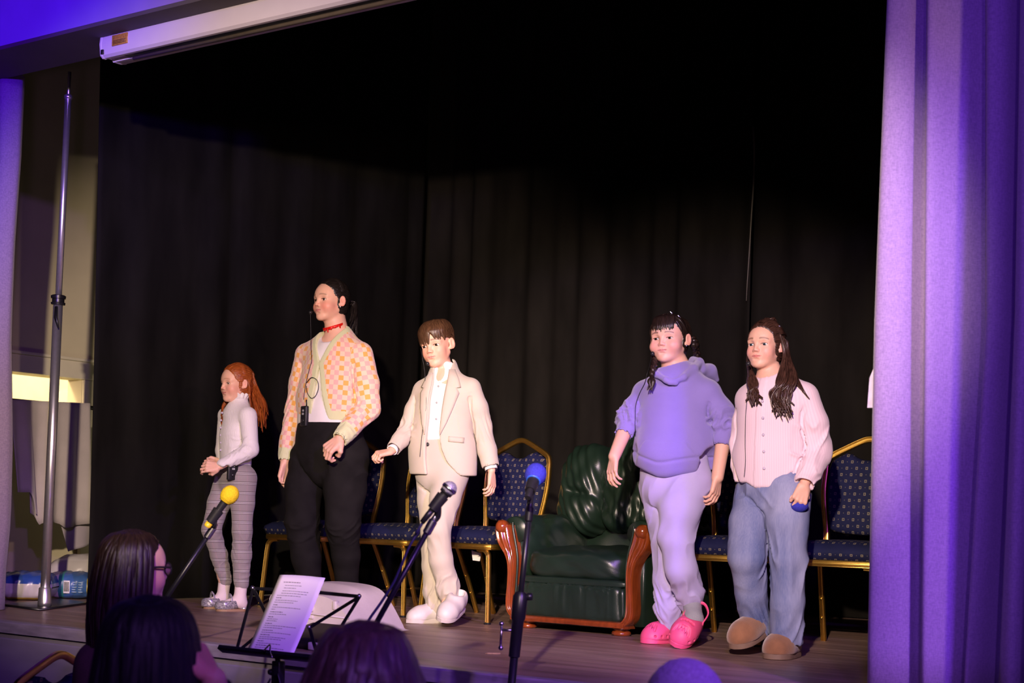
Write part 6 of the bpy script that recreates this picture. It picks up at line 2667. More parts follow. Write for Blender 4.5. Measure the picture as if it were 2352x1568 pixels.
# ================================================================== tall person in the chequered cardigan
def person_cardigan():
    f = Fig('person', 'tallest person on stage, pink and orange chequered cardigan, black jeans', 757, 1421, 'performers on the stage')
    p = f.p
    taz = math.radians(33)
    l, fw = side_vecs(taz)
    hd = Head(p(759, 691), 0.213, math.radians(46), 0.0, -0.02, gaze=(0.0, 0.05), lid=0.023, cheek=1.12, wide=1.02)
    J = dict(l=l, f=fw, rb=0.125, rn=0.052, ra=0.040, rl=0.065,
             neck=p(774, 768, 0.01), chest=p(768, 850), waist=p(757, 960), pelvis=p(757, 1040),
             sh=[p(826, 815, -0.085), p(706, 815, 0.095)], el=[p(845, 938, -0.11), p(676, 932, 0.12)], wr=[p(781, 1008, -0.25), p(655, 1062, 0.08)],
             hip=[p(797, 1045, -0.06), p(713, 1050, 0.06)], kn=[p(787, 1205, -0.12), p(694, 1200, 0.02)], an=[p(797, 1400, 0.0), p(718, 1396, 0.08)],
             toe=[ground_pt(f, 765, -0.12) + (0, 0, 0.03), ground_pt(f, 690, -0.04) + (0, 0, 0.03)])
    hnds = [dict(w=p(783, 1006, -0.25), d=(-0.72, -0.25, -0.68), n=(0.35, 0.75, -0.55), t=1, L=0.175, curl=0.95, fist=True),
            dict(w=p(655, 1062, 0.08), d=(-0.1, -0.05, -1), n=(0.8, -0.5, 0), t=-1, L=0.16, curl=0.4)]
    make_skin(f, hd, J, (SKIN, (0.84, 0.28, 0.22), (0.70, 0.25, 0.24), (0.12, 0.07, 0.05), 0.6), hnds)
    hd.eyes(f.root, m_iris_brown)
    W = hd.w
    # white tee under the cardigan
    m_tee = mat('white_tee', (0.80, 0.76, 0.75), 0.85, noise=0.03, nscale=15)
    lo, hi = bounds([J['neck'], J['pelvis']] + J['sh'], 0.12)
    fl = Field(lo, hi, 0.0055)
    fx = (fw, 0.72)
    fl.chain([p(755, 985), p(757, 945), p(768, 850)], [0.170, 0.156, 0.144], 0.05, fx)
    fl.cone(p(768, 845), p(772, 775), 0.138, 0.07, 0.05, fx)
    for i in (0, 1):
        fl.cone(p(770, 815), J['sh'][i], 0.07, 0.045, 0.05)
    fl.cone(J['neck'] + fw * 0.01, J['neck'] + fw * 0.10 + np.array((0, 0, 0.03)), 0.062, 0.075, 0.01, None, 'sub')
    fl.cone(J['neck'], W(0, -0.1, -0.2), 0.060, 0.060, 0.01, None, 'sub')
    zl = p(735, 978)[2]
    fl.func(lambda X, Y, Z: Z - zl - 0.05 * np.abs((X - p(738, 978)[0])), 0.008, 'sub')
    tee = from_field('white_tee', fl, m_tee, f.root, lambda V, N_: 0.005 * vnoise(np.stack([V[:, 0] * 18, V[:, 1] * 18, V[:, 2] * 8], 1), 7))
    # cropped cardigan, open below and above one button
    lo, hi = bounds([J['neck'], J['waist']] + J['sh'] + J['el'] + J['wr'], 0.14)
    fl = Field(lo, hi, 0.0055)
    fl.chain([p(757, 970), p(760, 915), p(770, 845)], [0.163, 0.172, 0.164], 0.05, fx)
    fl.cone(p(770, 845), p(774, 778), 0.156, 0.085, 0.05, fx)
    K, R = [], [[0.060, 0.064, 0.060, 0.046, 0.040], [0.055, 0.054, 0.048, 0.042, 0.036]]
    for i in (0, 1):
        fl.cone(p(772, 800), J['sh'][i], 0.075, 0.060, 0.05)
        e = J['wr'][i] + (J['el'][i] - J['wr'][i]) * (0.04 if i == 0 else 0.02)
        Ki = [J['sh'][i], J['sh'][i] * 0.45 + J['el'][i] * 0.55 + l * (0.018, -0.006)[i], J['el'][i], J['el'][i] * 0.4 + e * 0.6, e]
        f2 = fl.like()
        f2.chain(Ki, R[i], 0.015)
        fl.merge(f2, 0.008, 0.006, J['sh'][i][2] - 0.06)
        K.append(Ki)
        h0 = J['wr'][i]
        fl.cone(h0, h0 + unit(h0 - J['el'][i]) * 0.06, 0.034, 0.036, 0.004, None, 'sub')
    zk, zb, zn = p(727, 838)[2], p(740, 972)[2], p(770, 766)[2]
    cen = p(768, 850)

    def opening(X, Y, Z):
        a = (X - cen[0]) * l[0] + (Y - cen[1]) * l[1]
        b = (X - cen[0]) * fw[0] + (Y - cen[1]) * fw[1]
        mid = 0.004 + 0.06 * (zk - Z)
        up_ = np.clip((Z - zk) / (zn - zk), 0, 1.5) * 0.070
        dn = np.clip((zk - Z) / (zk - zb), 0, 1.5) * 0.050
        wv = np.maximum(np.maximum(up_, dn) - 0.002, -0.004)
        return np.maximum(np.abs(a - mid) - wv, -b + 0.0)
    fl.func(opening, 0.004, 'sub')
    fl.cone(J['neck'] - (0, 0, 0.01), W(0, -0.1, -0.2), 0.066, 0.072, 0.006, None, 'sub')

    def hemz(X, Y):
        a = (X - cen[0]) * l[0] + (Y - cen[1]) * l[1]
        return zb + 0.008 - np.where(a < 0, 0.028, 0.0)
    armL, armR = (K[0][2] + K[0][3]) / 2, (K[1][2] + K[1][3]) / 2

    def hem(X, Y, Z):
        # below the hem, but not the sleeves
        dl = np.sqrt((X - armL[0]) ** 2 + (Y - armL[1]) ** 2) * 0
        tor = np.sqrt(((X - cen[0]) * l[0] + (Y - cen[1]) * l[1]) ** 2) - 0.205
        cl = []
        for Ki in K:
            a, b = Ki[2], Ki[4]
            ab = b - a
            t = np.clip(((X - a[0]) * ab[0] + (Y - a[1]) * ab[1] + (Z - a[2]) * ab[2]) / (ab @ ab), 0, 1)
            cl.append(np.sqrt((X - a[0] - t * ab[0]) ** 2 + (Y - a[1] - t * ab[1]) ** 2 + (Z - a[2] - t * ab[2]) ** 2))
        near = np.minimum(cl[0], cl[1])
        return np.maximum(Z - hemz(X, Y), 0.066 - near)
    fl.func(hem, 0.004, 'sub')

    def dsp(V, N_):
        d = 0.0
        for i in (0, 1):
            d = d + limb_folds(V, K[i][1], K[i][3], 32, 0.006, 20 + i, 0.10)
            d = d + limb_folds(V, K[i][3], K[i][4], 55, 0.004, 24 + i, 0.07)
        d = d + 0.006 * vnoise(np.stack([V[:, 0] * 11, V[:, 1] * 11, V[:, 2] * 7], 1), 9)
        return d

    def attr(V):
        segs = [(p(757, 975), p(774, 778), 0.165, 0, 0, tuple(fw))]
        for i in (0, 1):
            segs += [(K[i][0], K[i][2], 0.064, 0.4 + i, 0.0, (0, -1, 0)), (K[i][2], K[i][4], 0.050, 0.4 + i, float(np.linalg.norm(K[i][2] - K[i][0])), (0, -1, 0))]
        U = nearest_limb(V, segs)
        # trim: hem, cuffs, front bands
        t = np.zeros(len(V))
        q = V - cen
        a, b = q @ l, q @ fw
        torso = U[:, 0] < 0.39
        for Ki in K:
            for s0, s1 in ((Ki[2], Ki[4]), (Ki[0] * 0.5 + Ki[2] * 0.5, Ki[2])):
                ab = s1 - s0
                tt = np.clip(((V - s0) @ ab) / (ab @ ab), 0, 1)
                torso &= np.linalg.norm(V - s0 - tt[:, None] * ab, axis=1) > 0.068
        op = np.abs(opening(V[:, 0], V[:, 1], V[:, 2])) 
        mid = 0.004 + 0.06 * (zk - V[:, 2])
        up_ = np.clip((V[:, 2] - zk) / (zn - zk), 0, 1.5) * 0.070
        dn = np.clip((zk - V[:, 2]) / (zk - zb), 0, 1.5) * 0.050
        edge = np.abs(a - mid) - np.maximum(up_, dn)
        t[(edge < 0.030) & (b > 0.0) & torso] = 1
        t[(V[:, 2] < hemz(V[:, 0], V[:, 1]) + 0.045) & torso] = 1
        for i in (0, 1):
            dv = unit(K[i][4] - K[i][2])
            tt = (V - K[i][4]) @ dv
            t[(tt > -0.062) & (np.linalg.norm(V - K[i][4], axis=1) < 0.09)] = 1
        t[(np.linalg.norm((V - J['neck'])[:, :2], axis=1) < 0.088) & (V[:, 2] > J['neck'][2] - 0.01) & torso] = 1
        U[:, 2] = t
        return {'pat': ('FLOAT_VECTOR', U)}

    m = bpy.data.materials.new('chequered_knit')
    m.use_nodes = True
    N, Lk = nodes_of(m)
    b = N['Principled BSDF']
    sx = N.new('ShaderNodeSeparateXYZ')
    Lk.new(attr_node(N, 'pat', 'Vector'), sx.inputs[0])
    S_ = 0.0235
    iu = math_n(N, Lk, 'FLOOR', math_n(N, Lk, 'ADD', math_n(N, Lk, 'DIVIDE', sx.outputs[0], S_), 100.0))
    iv = math_n(N, Lk, 'FLOOR', math_n(N, Lk, 'ADD', math_n(N, Lk, 'DIVIDE', sx.outputs[1], S_), 100.0))
    par = math_n(N, Lk, 'MODULO', math_n(N, Lk, 'ADD', iu, iv), 2.0)
    # orange squares sit on a stepped diagonal among the pinks
    org = math_n(N, Lk, 'LESS_THAN', math_n(N, Lk, 'MODULO', math_n(N, Lk, 'ADD', math_n(N, Lk, 'MULTIPLY', iv, 2.0), math_n(N, Lk, 'ADD', iu, math_n(N, Lk, 'FLOOR', math_n(N, Lk, 'DIVIDE', iv, 4.0)))), 5.0), 1.5)
    c = mix_rgb(N, Lk, par, (0.82, 0.60, 0.44), (0.80, 0.43, 0.38))
    c = mix_rgb(N, Lk, math_n(N, Lk, 'MULTIPLY', org, par), c, (0.82, 0.40, 0.10))
    rib = band(N, Lk, sx.outputs[0], 0.006, 0.0, 0.5)
    grn = mix_rgb(N, Lk, rib, (0.70, 0.72, 0.42), (0.62, 0.64, 0.36))
    c = mix_rgb(N, Lk, math_n(N, Lk, 'GREATER_THAN', sx.outputs[2], 0.5), c, grn)
    Lk.new(c, b.inputs['Base Color'])
    b.inputs['Roughness'].default_value = 0.9
    b.inputs['Sheen Weight'].default_value = 0.3
    tc = N.new('ShaderNodeTexCoord')
    n = N.new('ShaderNodeTexNoise')
    n.inputs['Scale'].default_value = 420
    Lk.new(tc.outputs['Object'], n.inputs['Vector'])
    bp = N.new('ShaderNodeBump')
    bp.inputs['Strength'].default_value = 0.4
    bp.inputs['Distance'].default_value = 0.002
    Lk.new(n.outputs[0], bp.inputs['Height'])
    Lk.new(bp.outputs[0], b.inputs['Normal'])
    cg = from_field('cardigan', fl, m, f.root, dsp, attr, keep=400)
    for k in range(3):
        c = snap([verts_of(cg)], p(741 + 2.0 * k, 905 + 28 * k), 0.001)
        bm = BM()
        add_lathe(bm, [(0.0, 0.003), (0.006, 0.003), (0.0075, 0.0), (0.0, -0.002)], 14, frame_m(c, fw))
        obj('button', bm, m_paletab, cg)
    # black jeans
    m_jean = mat('black_denim', (0.011, 0.010, 0.010), 0.85, noise=0.25, nscale=14, bump=0.3, bscale=500, spec=0.12)
    lo, hi = bounds([J['pelvis'], J['waist']] + J['hip'] + J['kn'] + J['an'], 0.13)
    fl = Field(lo, hi, 0.0058)
    fl.chain([p(757, 960), p(757, 1000), p(757, 1040)], [0.150, 0.166, 0.178], 0.05, (fw, 0.78))
    K2 = [[p(797, 1045, -0.055), p(792, 1125, -0.09), J['kn'][0], p(795, 1275, -0.06), p(796, 1345, -0.01), p(797, 1405, 0.0)],
          [p(714, 1050, 0.055), p(698, 1120, 0.04), J['kn'][1], p(704, 1280, 0.05), p(714, 1345, 0.07), p(718, 1402, 0.08)]]
    R2 = [[0.108, 0.102, 0.082, 0.068, 0.056, 0.047], [0.102, 0.092, 0.082, 0.073, 0.056, 0.047]]
    for i in (0, 1):
        f2 = fl.like()
        f2.chain(K2[i], R2[i], 0.02)
        fl.merge(f2, 0.03, 0.0) if i == 0 else fl.merge(f2, 0.008, 0.005, p(757, 1075)[2])
    zt = p(757, 972)[2]
    fl.func(lambda X, Y, Z: zt - Z, 0.004, 'sub')

    def dj(V, N_):
        d = 0.003 * vnoise(V * 12, 31)
        for i in (0, 1):
            d = d + limb_folds(V, K2[i][1] * 0.3 + K2[i][2] * 0.7, K2[i][2] * 0.3 + K2[i][3] * 0.7, 60, 0.006, 32 + i, 0.12)
            d = d + limb_folds(V, K2[i][4], K2[i][5], 60, 0.006, 36 + i, 0.1)
            d = d + limb_folds(V, K2[i][0] + (0, 0, 0.06), K2[i][1], 30, 0.004, 38 + i, 0.13)
        return d
    jn = from_field('black_jeans', fl, m_jean, f.root, dj)
    SV = [verts_of(tee), verts_of(cg), verts_of(jn)]
    S = lambda x, y, lift=0.004: snap(SV, p(x, y), lift)
    m_shoe = mat('black_shoe', (0.015, 0.015, 0.015), 0.5, noise=0.2, nscale=30)
    for i in (0, 1):
        heel = ground_pt(f, (806, 728)[i], (0.08, 0.16)[i])
        toe = ground_pt(f, (765, 690)[i], (-0.12, -0.04)[i])
        shoe('black_shoe', f, heel, heel + unit(toe - heel) * 0.24, m_shoe, 0.24, 0.088, 'sneaker')
    # blood-drip choker
    m_red = mat('red_choker', (0.70, 0.012, 0.008), 0.35, noise=0.2, nscale=60)
    c, ax_ = p(767, 748, 0.0), unit(W(0, -0.1, -0.2) - J['neck'])
    M = frame_m(c, unit(ax_ + fw * 0.28), tuple(l))
    bm = BM()
    n = 96
    r0 = 0.0565
    top_, bot_ = [], []
    rnd = random.Random(4)
    dr = [0.006 + 0.003 * rnd.random() for _ in range(n)]
    for k in range(0, n, 6):
        dr[k] = rnd.uniform(0.010, 0.028)
        dr[(k + 1) % n] = dr[k] * 0.8
    for k in range(n):
        a = 2 * math.pi * k / n
        top_.append(bm.verts.new(M @ Vector((math.cos(a) * r0, math.sin(a) * r0, 0.004))))
        bot_.append(bm.verts.new(M @ Vector((math.cos(a) * (r0 + dr[k] * 0.16), math.sin(a) * (r0 + dr[k] * 0.16), -dr[k]))))
    for k in range(n):
        bm.faces.new((top_[k], bot_[k], bot_[(k + 1) % n], top_[(k + 1) % n]))
    o = obj('choker', bm, m_red, f.root)
    md = o.modifiers.new('thickness', 'SOLIDIFY')
    md.thickness = 0.003
    bodypack(f, snap([verts_of(tee), verts_of(jn)], p(705, 958), 0.004), unit(fw - l * 0.3), (0, 0, 1), 0.05, 0.10)
    mic = W(-0.10, 0.40, -0.30) - l * 0.02
    headset(f, hd, -1, mic, [mic + (0, 0, 0.0), p(714, 765, -0.03), S(717, 800), S(721, 830), S(716, 850), S(711, 870), S(706, 895), S(703, 920, 0.006)])
    bm = BM()
    add_tube(bm, spline([tuple(S(*q)) for q in ((710, 882), (722, 871), (735, 878), (738, 895), (732, 912), (722, 918), (712, 905), (710, 890))], 5), 0.0017, n=6)
    obj('wire_loop', bm, m_cable, f.root)
    bm = BM()
    bmesh.ops.create_uvsphere(bm, u_segments=10, v_segments=8, radius=0.0045, matrix=Matrix.Translation(W(0.355, -0.02, -0.165)))
    obj('earring', bm, m_steel, f.root)
    # dark hair slicked back into a low tail
    m_h = hair_material('near_black_hair', (0.006, 0.005, 0.005), (0.022, 0.016, 0.014), 0.30)
    hr = Hair()
    cap_hair(hd, hr, lambda a, b, c: np.minimum(0.215 - b + np.clip(c - 0.28, -0.1, 0.3) * 0.55 - 0.35 * np.clip(0.16 - c, 0, 1), 0.03 - b + np.clip(c - 0.02, 0, 1) * 1.1), 0.022,
             flow=lambda q: (np.arctan2(q[:, 0], q[:, 2] - 0.05) * 24, q[:, 1] * 70, q[:, 0] * 2))
    rnd = random.Random(3)
    for k in range(30):
        a = -1.35 + 2.7 * k / 29
        s0 = (math.sin(a) * 0.305, 0.17 - 0.15 * abs(math.sin(a)), 0.345 * math.cos(a) + 0.11)
        s1 = (math.sin(a) * 0.355, -0.14, 0.13 + 0.385 * math.cos(a))
        s2 = (math.sin(a) * 0.06, -0.50, 0.02 + 0.08 * math.cos(a))
        hr.lock([W(*s0), W(*s1), W(*s2)], [0.003, 0.009, 0.007], 0.35, nrm=lambda q: q - hd.w(0, -0.07, 0.1))
    tie = W(0.0, -0.50, 0.03)
    for k in range(34):
        a = rnd.uniform(0, 6.28)
        r = rnd.uniform(0.0, 0.02)
        s = tie + l * math.cos(a) * r + np.array((0, 0, math.sin(a) * r))
        bow = W(rnd.uniform(-.08, .08), -0.66 + rnd.uniform(-.05, .03), -0.02 + rnd.uniform(-.05, .06))
        e = p(rnd.uniform(801, 820), rnd.uniform(735, 772), rnd.uniform(0.02, 0.10))
        hr.lock([s, bow, (bow + e) / 2 + l * 0.01, e], [0.006, 0.010, 0.009, 0.002], 0.5)
    for k in range(6):
        hr.lock([W(0.345, 0.0 - 0.02 * k, 0.10), W(0.35, 0.03, 0.02), W(0.345, 0.035 - 0.01 * k, -0.07)], [0.003, 0.003, 0.001], 0.5)
    hr.build('hair', m_h, f.root)
    return f
# ================================================================== boy in the beige suit
def person_suit():
    f = Fig('person', 'person in a pale beige suit, white shirt and white trainers', 1000, 1433, 'performers on the stage')
    p = f.p
    taz = math.radians(22)
    l, fw = side_vecs(taz)
    hd = Head(p(1003, 791), 0.222, math.radians(25), -0.17, -0.15, gaze=(-0.05, -0.10), lid=0.019, cheek=0.85, wide=0.93)
    J = dict(l=l, f=fw, rb=0.105, rn=0.040, ra=0.030, rl=0.05,
             neck=p(1022, 862), chest=p(1023, 925), waist=p(1012, 1015), pelvis=p(1012, 1075),
             sh=[p(1080, 892, -0.05), p(973, 897, 0.055)], el=[p(1108, 982, -0.03), p(938, 988, 0.03)], wr=[p(1129, 1080, -0.07), p(899, 1036, -0.09)],
             hip=[p(1036, 1080, -0.04), p(990, 1080, 0.04)], kn=[p(1006, 1215, -0.13), p(994, 1218, 0.04)], an=[p(1033, 1362, -0.05), p(1003, 1388, 0.06)],
             toe=[p(1012, 1405, -0.13), ground_pt(f, 945, 0.03) + (0, 0, 0.03)])
    hnds = [dict(w=p(1129, 1084, -0.07), d=(0.05, -0.12, -1), n=(-0.85, 0.5, 0), t=1, L=0.135, curl=0.45, spread=0.05),
            dict(w=p(901, 1037, -0.09), d=(-0.95, -0.30, -0.20), n=(0.1, 0.35, -0.9), t=-1, L=0.145, curl=0.98, fist=True)]
    make_skin(f, hd, J, (SKIN, (0.82, 0.36, 0.26), (0.66, 0.30, 0.26), (0.10, 0.055, 0.03), 0.95), hnds)
    hd.eyes(f.root, m_iris_brown)
    W = hd.w
    cen = p(1023, 925)
    fx = (fw, 0.70)
    # shirt
    m_shirt = mat('white_cotton_shirt', (0.86, 0.85, 0.84), 0.8, noise=0.015, nscale=15)
    lo, hi = bounds([J['neck'], J['pelvis']] + J['sh'], 0.12)
    fl = Field(lo, hi, 0.0048)
    fl.chain([p(1011, 1035), p(1013, 1000), p(1022, 925)], [0.118, 0.118, 0.122], 0.04, fx)
    fl.cone(p(1022, 925), p(1022, 878), 0.118, 0.060, 0.04, fx)
    for i in (0, 1):
        fl.cone(p(1022, 895), J['sh'][i], 0.05, 0.038, 0.04)
    nk = W(0, -0.10, -0.30)
    fl.cone(J['neck'] - (0, 0, 0.02), J['neck'] * 0.80 + nk * 0.20, 0.0645, 0.061, 0.02)
    fl.cone(J['neck'] + (0, 0, 0.0), nk + (nk - J['neck']) * 0.5, 0.0455, 0.0468, 0.004, None, 'sub')
    fl.cone(J['neck'] + fw * 0.05 - (0, 0, 0.035), J['neck'] + fw * 0.08 + (0, 0, 0.05), 0.008, 0.046, 0.006, None, 'sub')
    zs_ = p(1000, 1012)[2]
    fl.func(lambda X, Y, Z: Z - zs_, 0.004, 'sub')
    sh = from_field('white_shirt', fl, m_shirt, f.root, lambda V, N_: 0.006 * vnoise(np.stack([V[:, 0] * 16 + V[:, 2] * 9, V[:, 1] * 16, V[:, 2] * 11], 1), 7) * np.clip((cen[2] - V[:, 2]) / 0.1, 0, 1)
                    + 0.006 * (1 - np.abs(vnoise(np.stack([V[:, 0] * 8, V[:, 1] * 8, V[:, 2] * 45], 1), 3)) * 2) * np.clip((zs_ + 0.06 - V[:, 2]) / 0.06, 0, 1))
    # jacket
    m_suit = mat('pale_beige_suiting', (0.55, 0.48, 0.395), 0.8, noise=0.035, nscale=9, bump=0.2, bscale=700, sheen=0.2)
    lo, hi = bounds([J['neck'], p(1010, 1095)] + J['sh'] + J['el'] + J['wr'], 0.14)
    fl = Field(lo, hi, 0.0050)
    fl.chain([p(1018, 1098), p(1016, 1045), p(1015, 1005), p(1022, 925)], [0.168, 0.155, 0.143, 0.141], 0.05, (fw, 0.72))
    fl.cone(p(1022, 930), p(1024, 872), 0.138, 0.068, 0.05, fx)
    K, R = [], [[0.052, 0.052, 0.048, 0.045, 0.042], [0.050, 0.048, 0.045, 0.040, 0.036]]
    for i in (0, 1):
        fl.cone(p(1023, 893), J['sh'][i], 0.062, 0.052, 0.045)
        e = J['wr'][i] + (J['el'][i] - J['wr'][i]) * (0.06, 0.10)[i]
        Ki = [J['sh'][i], J['sh'][i] * 0.5 + J['el'][i] * 0.5 + l * (0.006, -0.006)[i], J['el'][i], J['el'][i] * 0.45 + e * 0.55, e]
        f2 = fl.like()
        f2.chain(Ki, R[i], 0.015)
        fl.merge(f2, 0.008, 0.006, J['sh'][i][2] - 0.06)
        K.append(Ki)
        fl.cone(e + unit(e - Ki[2]) * 0.03, e + unit(e - Ki[2]) * 0.10, R[i][4] * 1.25, R[i][4] * 1.25, 0.003, None, 'sub')
        fl.cone(e - unit(e - Ki[2]) * 0.015, e + unit(e - Ki[2]) * 0.06, R[i][4] * 0.84, R[i][4] * 0.86, 0.003, None, 'sub')
    zn, zw, zh = p(1030, 850)[2], p(985, 1003)[2], p(985, 1090)[2]
    nk = W(0, -0.10, -0.30)
    fl.cone(J['neck'] - (0, 0, 0.02), J['neck'] * 0.66 + nk * 0.34, 0.078, 0.072, 0.02)

    def latr(X, Y):
        return (X - cen[0]) * l[0] + (Y - cen[1]) * l[1], (X - cen[0]) * fw[0] + (Y - cen[1]) * fw[1]
    # front edges: lateral position of each lapel edge by height (his right, his left)
    ze = [p(1000, y)[2] for y in (1100, 1085, 1060, 1030, 1003, 960, 920, 880, 850)]
    eR = [-0.030, -0.036, -0.042, -0.044, -0.043, -0.040, -0.036, -0.032, -0.034]
    eL = [0.150, 0.112, 0.068, 0.040, 0.030, 0.030, 0.037, 0.044, 0.042]

    def front(X, Y, Z):
        a, b = latr(X, Y)
        zz = np.broadcast_to(Z, np.broadcast_shapes(X.shape, Y.shape, Z.shape)) if hasattr(Z, 'shape') else Z
        r_ = np.interp(zz, ze, eR)
        l_ = np.interp(zz, ze, eL)
        return np.maximum(np.maximum(r_ - a, a - l_), -b + 0.01)
    fl.func(front, 0.003, 'sub')
    fl.cone(J['neck'] - (0, 0, 0.03), nk + (nk - J['neck']) * 0.4, 0.0655, 0.0655, 0.004, None, 'sub')

    def hem(X, Y, Z):
        cl = None
        for Ki in K:
            for a, b in ((Ki[2], Ki[4]), (Ki[1], Ki[2])):
                ab = b - a
                t = np.clip(((X - a[0]) * ab[0] + (Y - a[1]) * ab[1] + (Z - a[2]) * ab[2]) / (ab @ ab), 0, 1)
                dd = np.sqrt((X - a[0] - t * ab[0]) ** 2 + (Y - a[1] - t * ab[1]) ** 2 + (Z - a[2] - t * ab[2]) ** 2)
                cl = dd if cl is None else np.minimum(cl, dd)
        return np.maximum(Z - zh, 0.056 - cl)
    fl.func(hem, 0.004, 'sub')

    def dsp(V, N_):
        d = 0.0035 * vnoise(np.stack([V[:, 0] * 9, V[:, 1] * 9, V[:, 2] * 5], 1), 9)
        d = d + limb_folds(V, K[0][1], K[0][3], 24, 0.004, 40, 0.08)
        d = d + limb_folds(V, K[1][1] * 0.5 + K[1][2] * 0.5, K[1][3], 42, 0.006, 41, 0.08)
        d = d + limb_folds(V, K[1][3], K[1][4], 30, 0.003, 43, 0.08)
        return d
    jk = from_field('suit_jacket', fl, m_suit, f.root, dsp, keep=400)
    JV = [verts_of(jk)]
    sv = verts_of(sh)

    def on_jacket(a, z, lift=0.002):
        """front surface of the jacket at a lateral position and height"""
        q = JV[0] - cen
        A, B = q @ l, q @ fw
        m = (np.abs(A - a) < 0.010) & (np.abs(JV[0][:, 2] - z) < 0.010) & (B > 0)
        b = B[m].max() if m.any() else 0.09
        return cen + l * a + fw * (b + lift) + np.array((0, 0, z - cen[2]))
    # lapels: thin turned-back panels either side of the opening
    for sgn, xs, nm in ((1, [(850, 0.040, 0.026), (872, 0.044, 0.052), (892, 0.043, 0.070), (893, 0.043, 0.052), (905, 0.041, 0.066), (940, 0.035, 0.052), (975, 0.030, 0.030), (1000, 0.030, 0.006)], 'lapel'),
                        (-1, [(858, 0.034, 0.024), (875, 0.032, 0.046), (892, 0.033, 0.060), (893, 0.033, 0.044), (905, 0.035, 0.056), (940, 0.039, 0.044), (975, 0.041, 0.026), (1000, 0.043, 0.005)], 'lapel')):
        bm = BM()
        cols = 5
        rows = []
        for y, e, w in xs:
            z = p(1005, y)[2]
            rows.append([bm.verts.new(on_jacket(sgn * (e + 0.001 + w * k / cols), z, 0.004 + 0.003 * math.sin(math.pi * k / cols))) for k in range(cols + 1)])
        for A, B in zip(rows, rows[1:]):
            for k in range(cols):
                bm.faces.new((A[k], A[k + 1], B[k + 1], B[k]))
        o = obj(nm, bm, m_suit, jk)
        md = o.modifiers.new('thickness', 'SOLIDIFY')
        md.thickness = 0.003
        md.offset = 0
    bm = BM()
    za, zb = p(1090, 1006)[2], p(1090, 1014)[2]
    rows = [[bm.verts.new(on_jacket(0.075 + 0.066 * k / 6, za - 0.004 * k / 6 - dz, 0.003)) for k in range(7)] for dz in (0, 0.012, 0.026)]
    for A, B in zip(rows, rows[1:]):
        for k in range(6):
            bm.faces.new((A[k], A[k + 1], B[k + 1], B[k]))
    o = obj('pocket_flap', bm, m_suit, jk)
    md = o.modifiers.new('thickness', 'SOLIDIFY')
    md.thickness = 0.004
    bm = BM()
    add_box(bm, (-0.004, -0.003, -0.012), (0.004, 0.003, 0.012), bev=0.001, M=Matrix.Translation(on_jacket(-0.050, p(968, 988)[2], 0.002)))
    obj('button', bm, m_dark, jk)
    for y in (889, 927, 964):
        q = sv - cen
        A, B = q @ l, q @ fw
        z = p(995, y)[2]
        m = (np.abs(A + 0.002) < 0.012) & (np.abs(sv[:, 2] - z) < 0.012)
        c = cen + l * -0.002 + fw * (B[m].max() + 0.001) + np.array((0, 0, z - cen[2]))
        bm = BM()
        add_lathe(bm, [(0.0, 0.002), (0.0045, 0.002), (0.0055, 0.0), (0.0, -0.001)], 12, frame_m(c, fw))
        obj('button', bm, m_grey, sh)
    # cuffs of the shirt
    for i in (0, 1):
        e, dv = K[i][4], unit(K[i][4] - K[i][2])
        bm = BM()
        M = frame_m(e, dv)
        add_lathe(bm, [(R[i][4] * 0.70, -0.01), (R[i][4] * 0.74, 0.012 if i else 0.008), (R[i][4] * 0.68, 0.014 if i else 0.009), (R[i][4] * 0.6, -0.01)], 24, M)
        obj('shirt_cuff', bm, m_shirt, sh)
    # trousers
    m_tr = mat('pale_beige_trousers', (0.50, 0.44, 0.375), 0.8, noise=0.035, nscale=9, bump=0.2, bscale=700, sheen=0.2)
    lo, hi = bounds([J['pelvis'], J['waist']] + J['hip'] + J['kn'] + J['an'], 0.12)
    fl = Field(lo, hi, 0.0052)
    fl.chain([p(1011, 1015), p(1012, 1045), p(1012, 1080)], [0.116, 0.124, 0.130], 0.04, (fw, 0.74))
    K2 = [[p(1038, 1085, -0.04), p(1022, 1145, -0.085), J['kn'][0], p(1012, 1285, -0.10), p(1027, 1345, -0.06), p(1031, 1366, -0.05)],
          [p(992, 1085, 0.04), p(992, 1150, 0.045), J['kn'][1], p(995, 1300, 0.05), p(1000, 1360, 0.06), p(1003, 1392, 0.06)]]
    R2 = [[0.082, 0.072, 0.058, 0.055, 0.052, 0.047], [0.080, 0.070, 0.058, 0.054, 0.052, 0.050]]
    for i in (0, 1):
        f2 = fl.like()
        f2.chain(K2[i], R2[i], 0.015)
        fl.merge(f2, 0.03, 0.0) if i == 0 else fl.merge(f2, 0.008, 0.005, p(1012, 1115)[2])
    zt = p(1000, 1010)[2]
    fl.func(lambda X, Y, Z: zt - Z, 0.004, 'sub')

    def dt(V, N_):
        d = 0.003 * vnoise(V * np.array((10, 10, 6)), 31)
        for i in (0, 1):
            d = d + limb_folds(V, K2[i][1], K2[i][3], 26, 0.005, 52 + i, 0.10)
            d = d + limb_folds(V, K2[i][3] * 0.6 + K2[i][4] * 0.4, K2[i][5] + (K2[i][5] - K2[i][4]) * 0.6, 48, 0.008, 56 + i, 0.10)
            # pressed crease
        return d
    tr = from_field('suit_trousers', fl, m_tr, f.root, dt)
    c = snap([verts_of(tr)], p(984, 1022), 0.001)
    bm = BM()
    add_lathe(bm, [(0.0, 0.003), (0.0085, 0.003), (0.0095, 0.0), (0.0, -0.001)], 16, frame_m(c, fw))
    obj('waist_button', bm, m_dark, tr)
    # trainers
    m_white = mat('white_trainer_leather', (0.62, 0.565, 0.555), 0.5, noise=0.03, nscale=20)
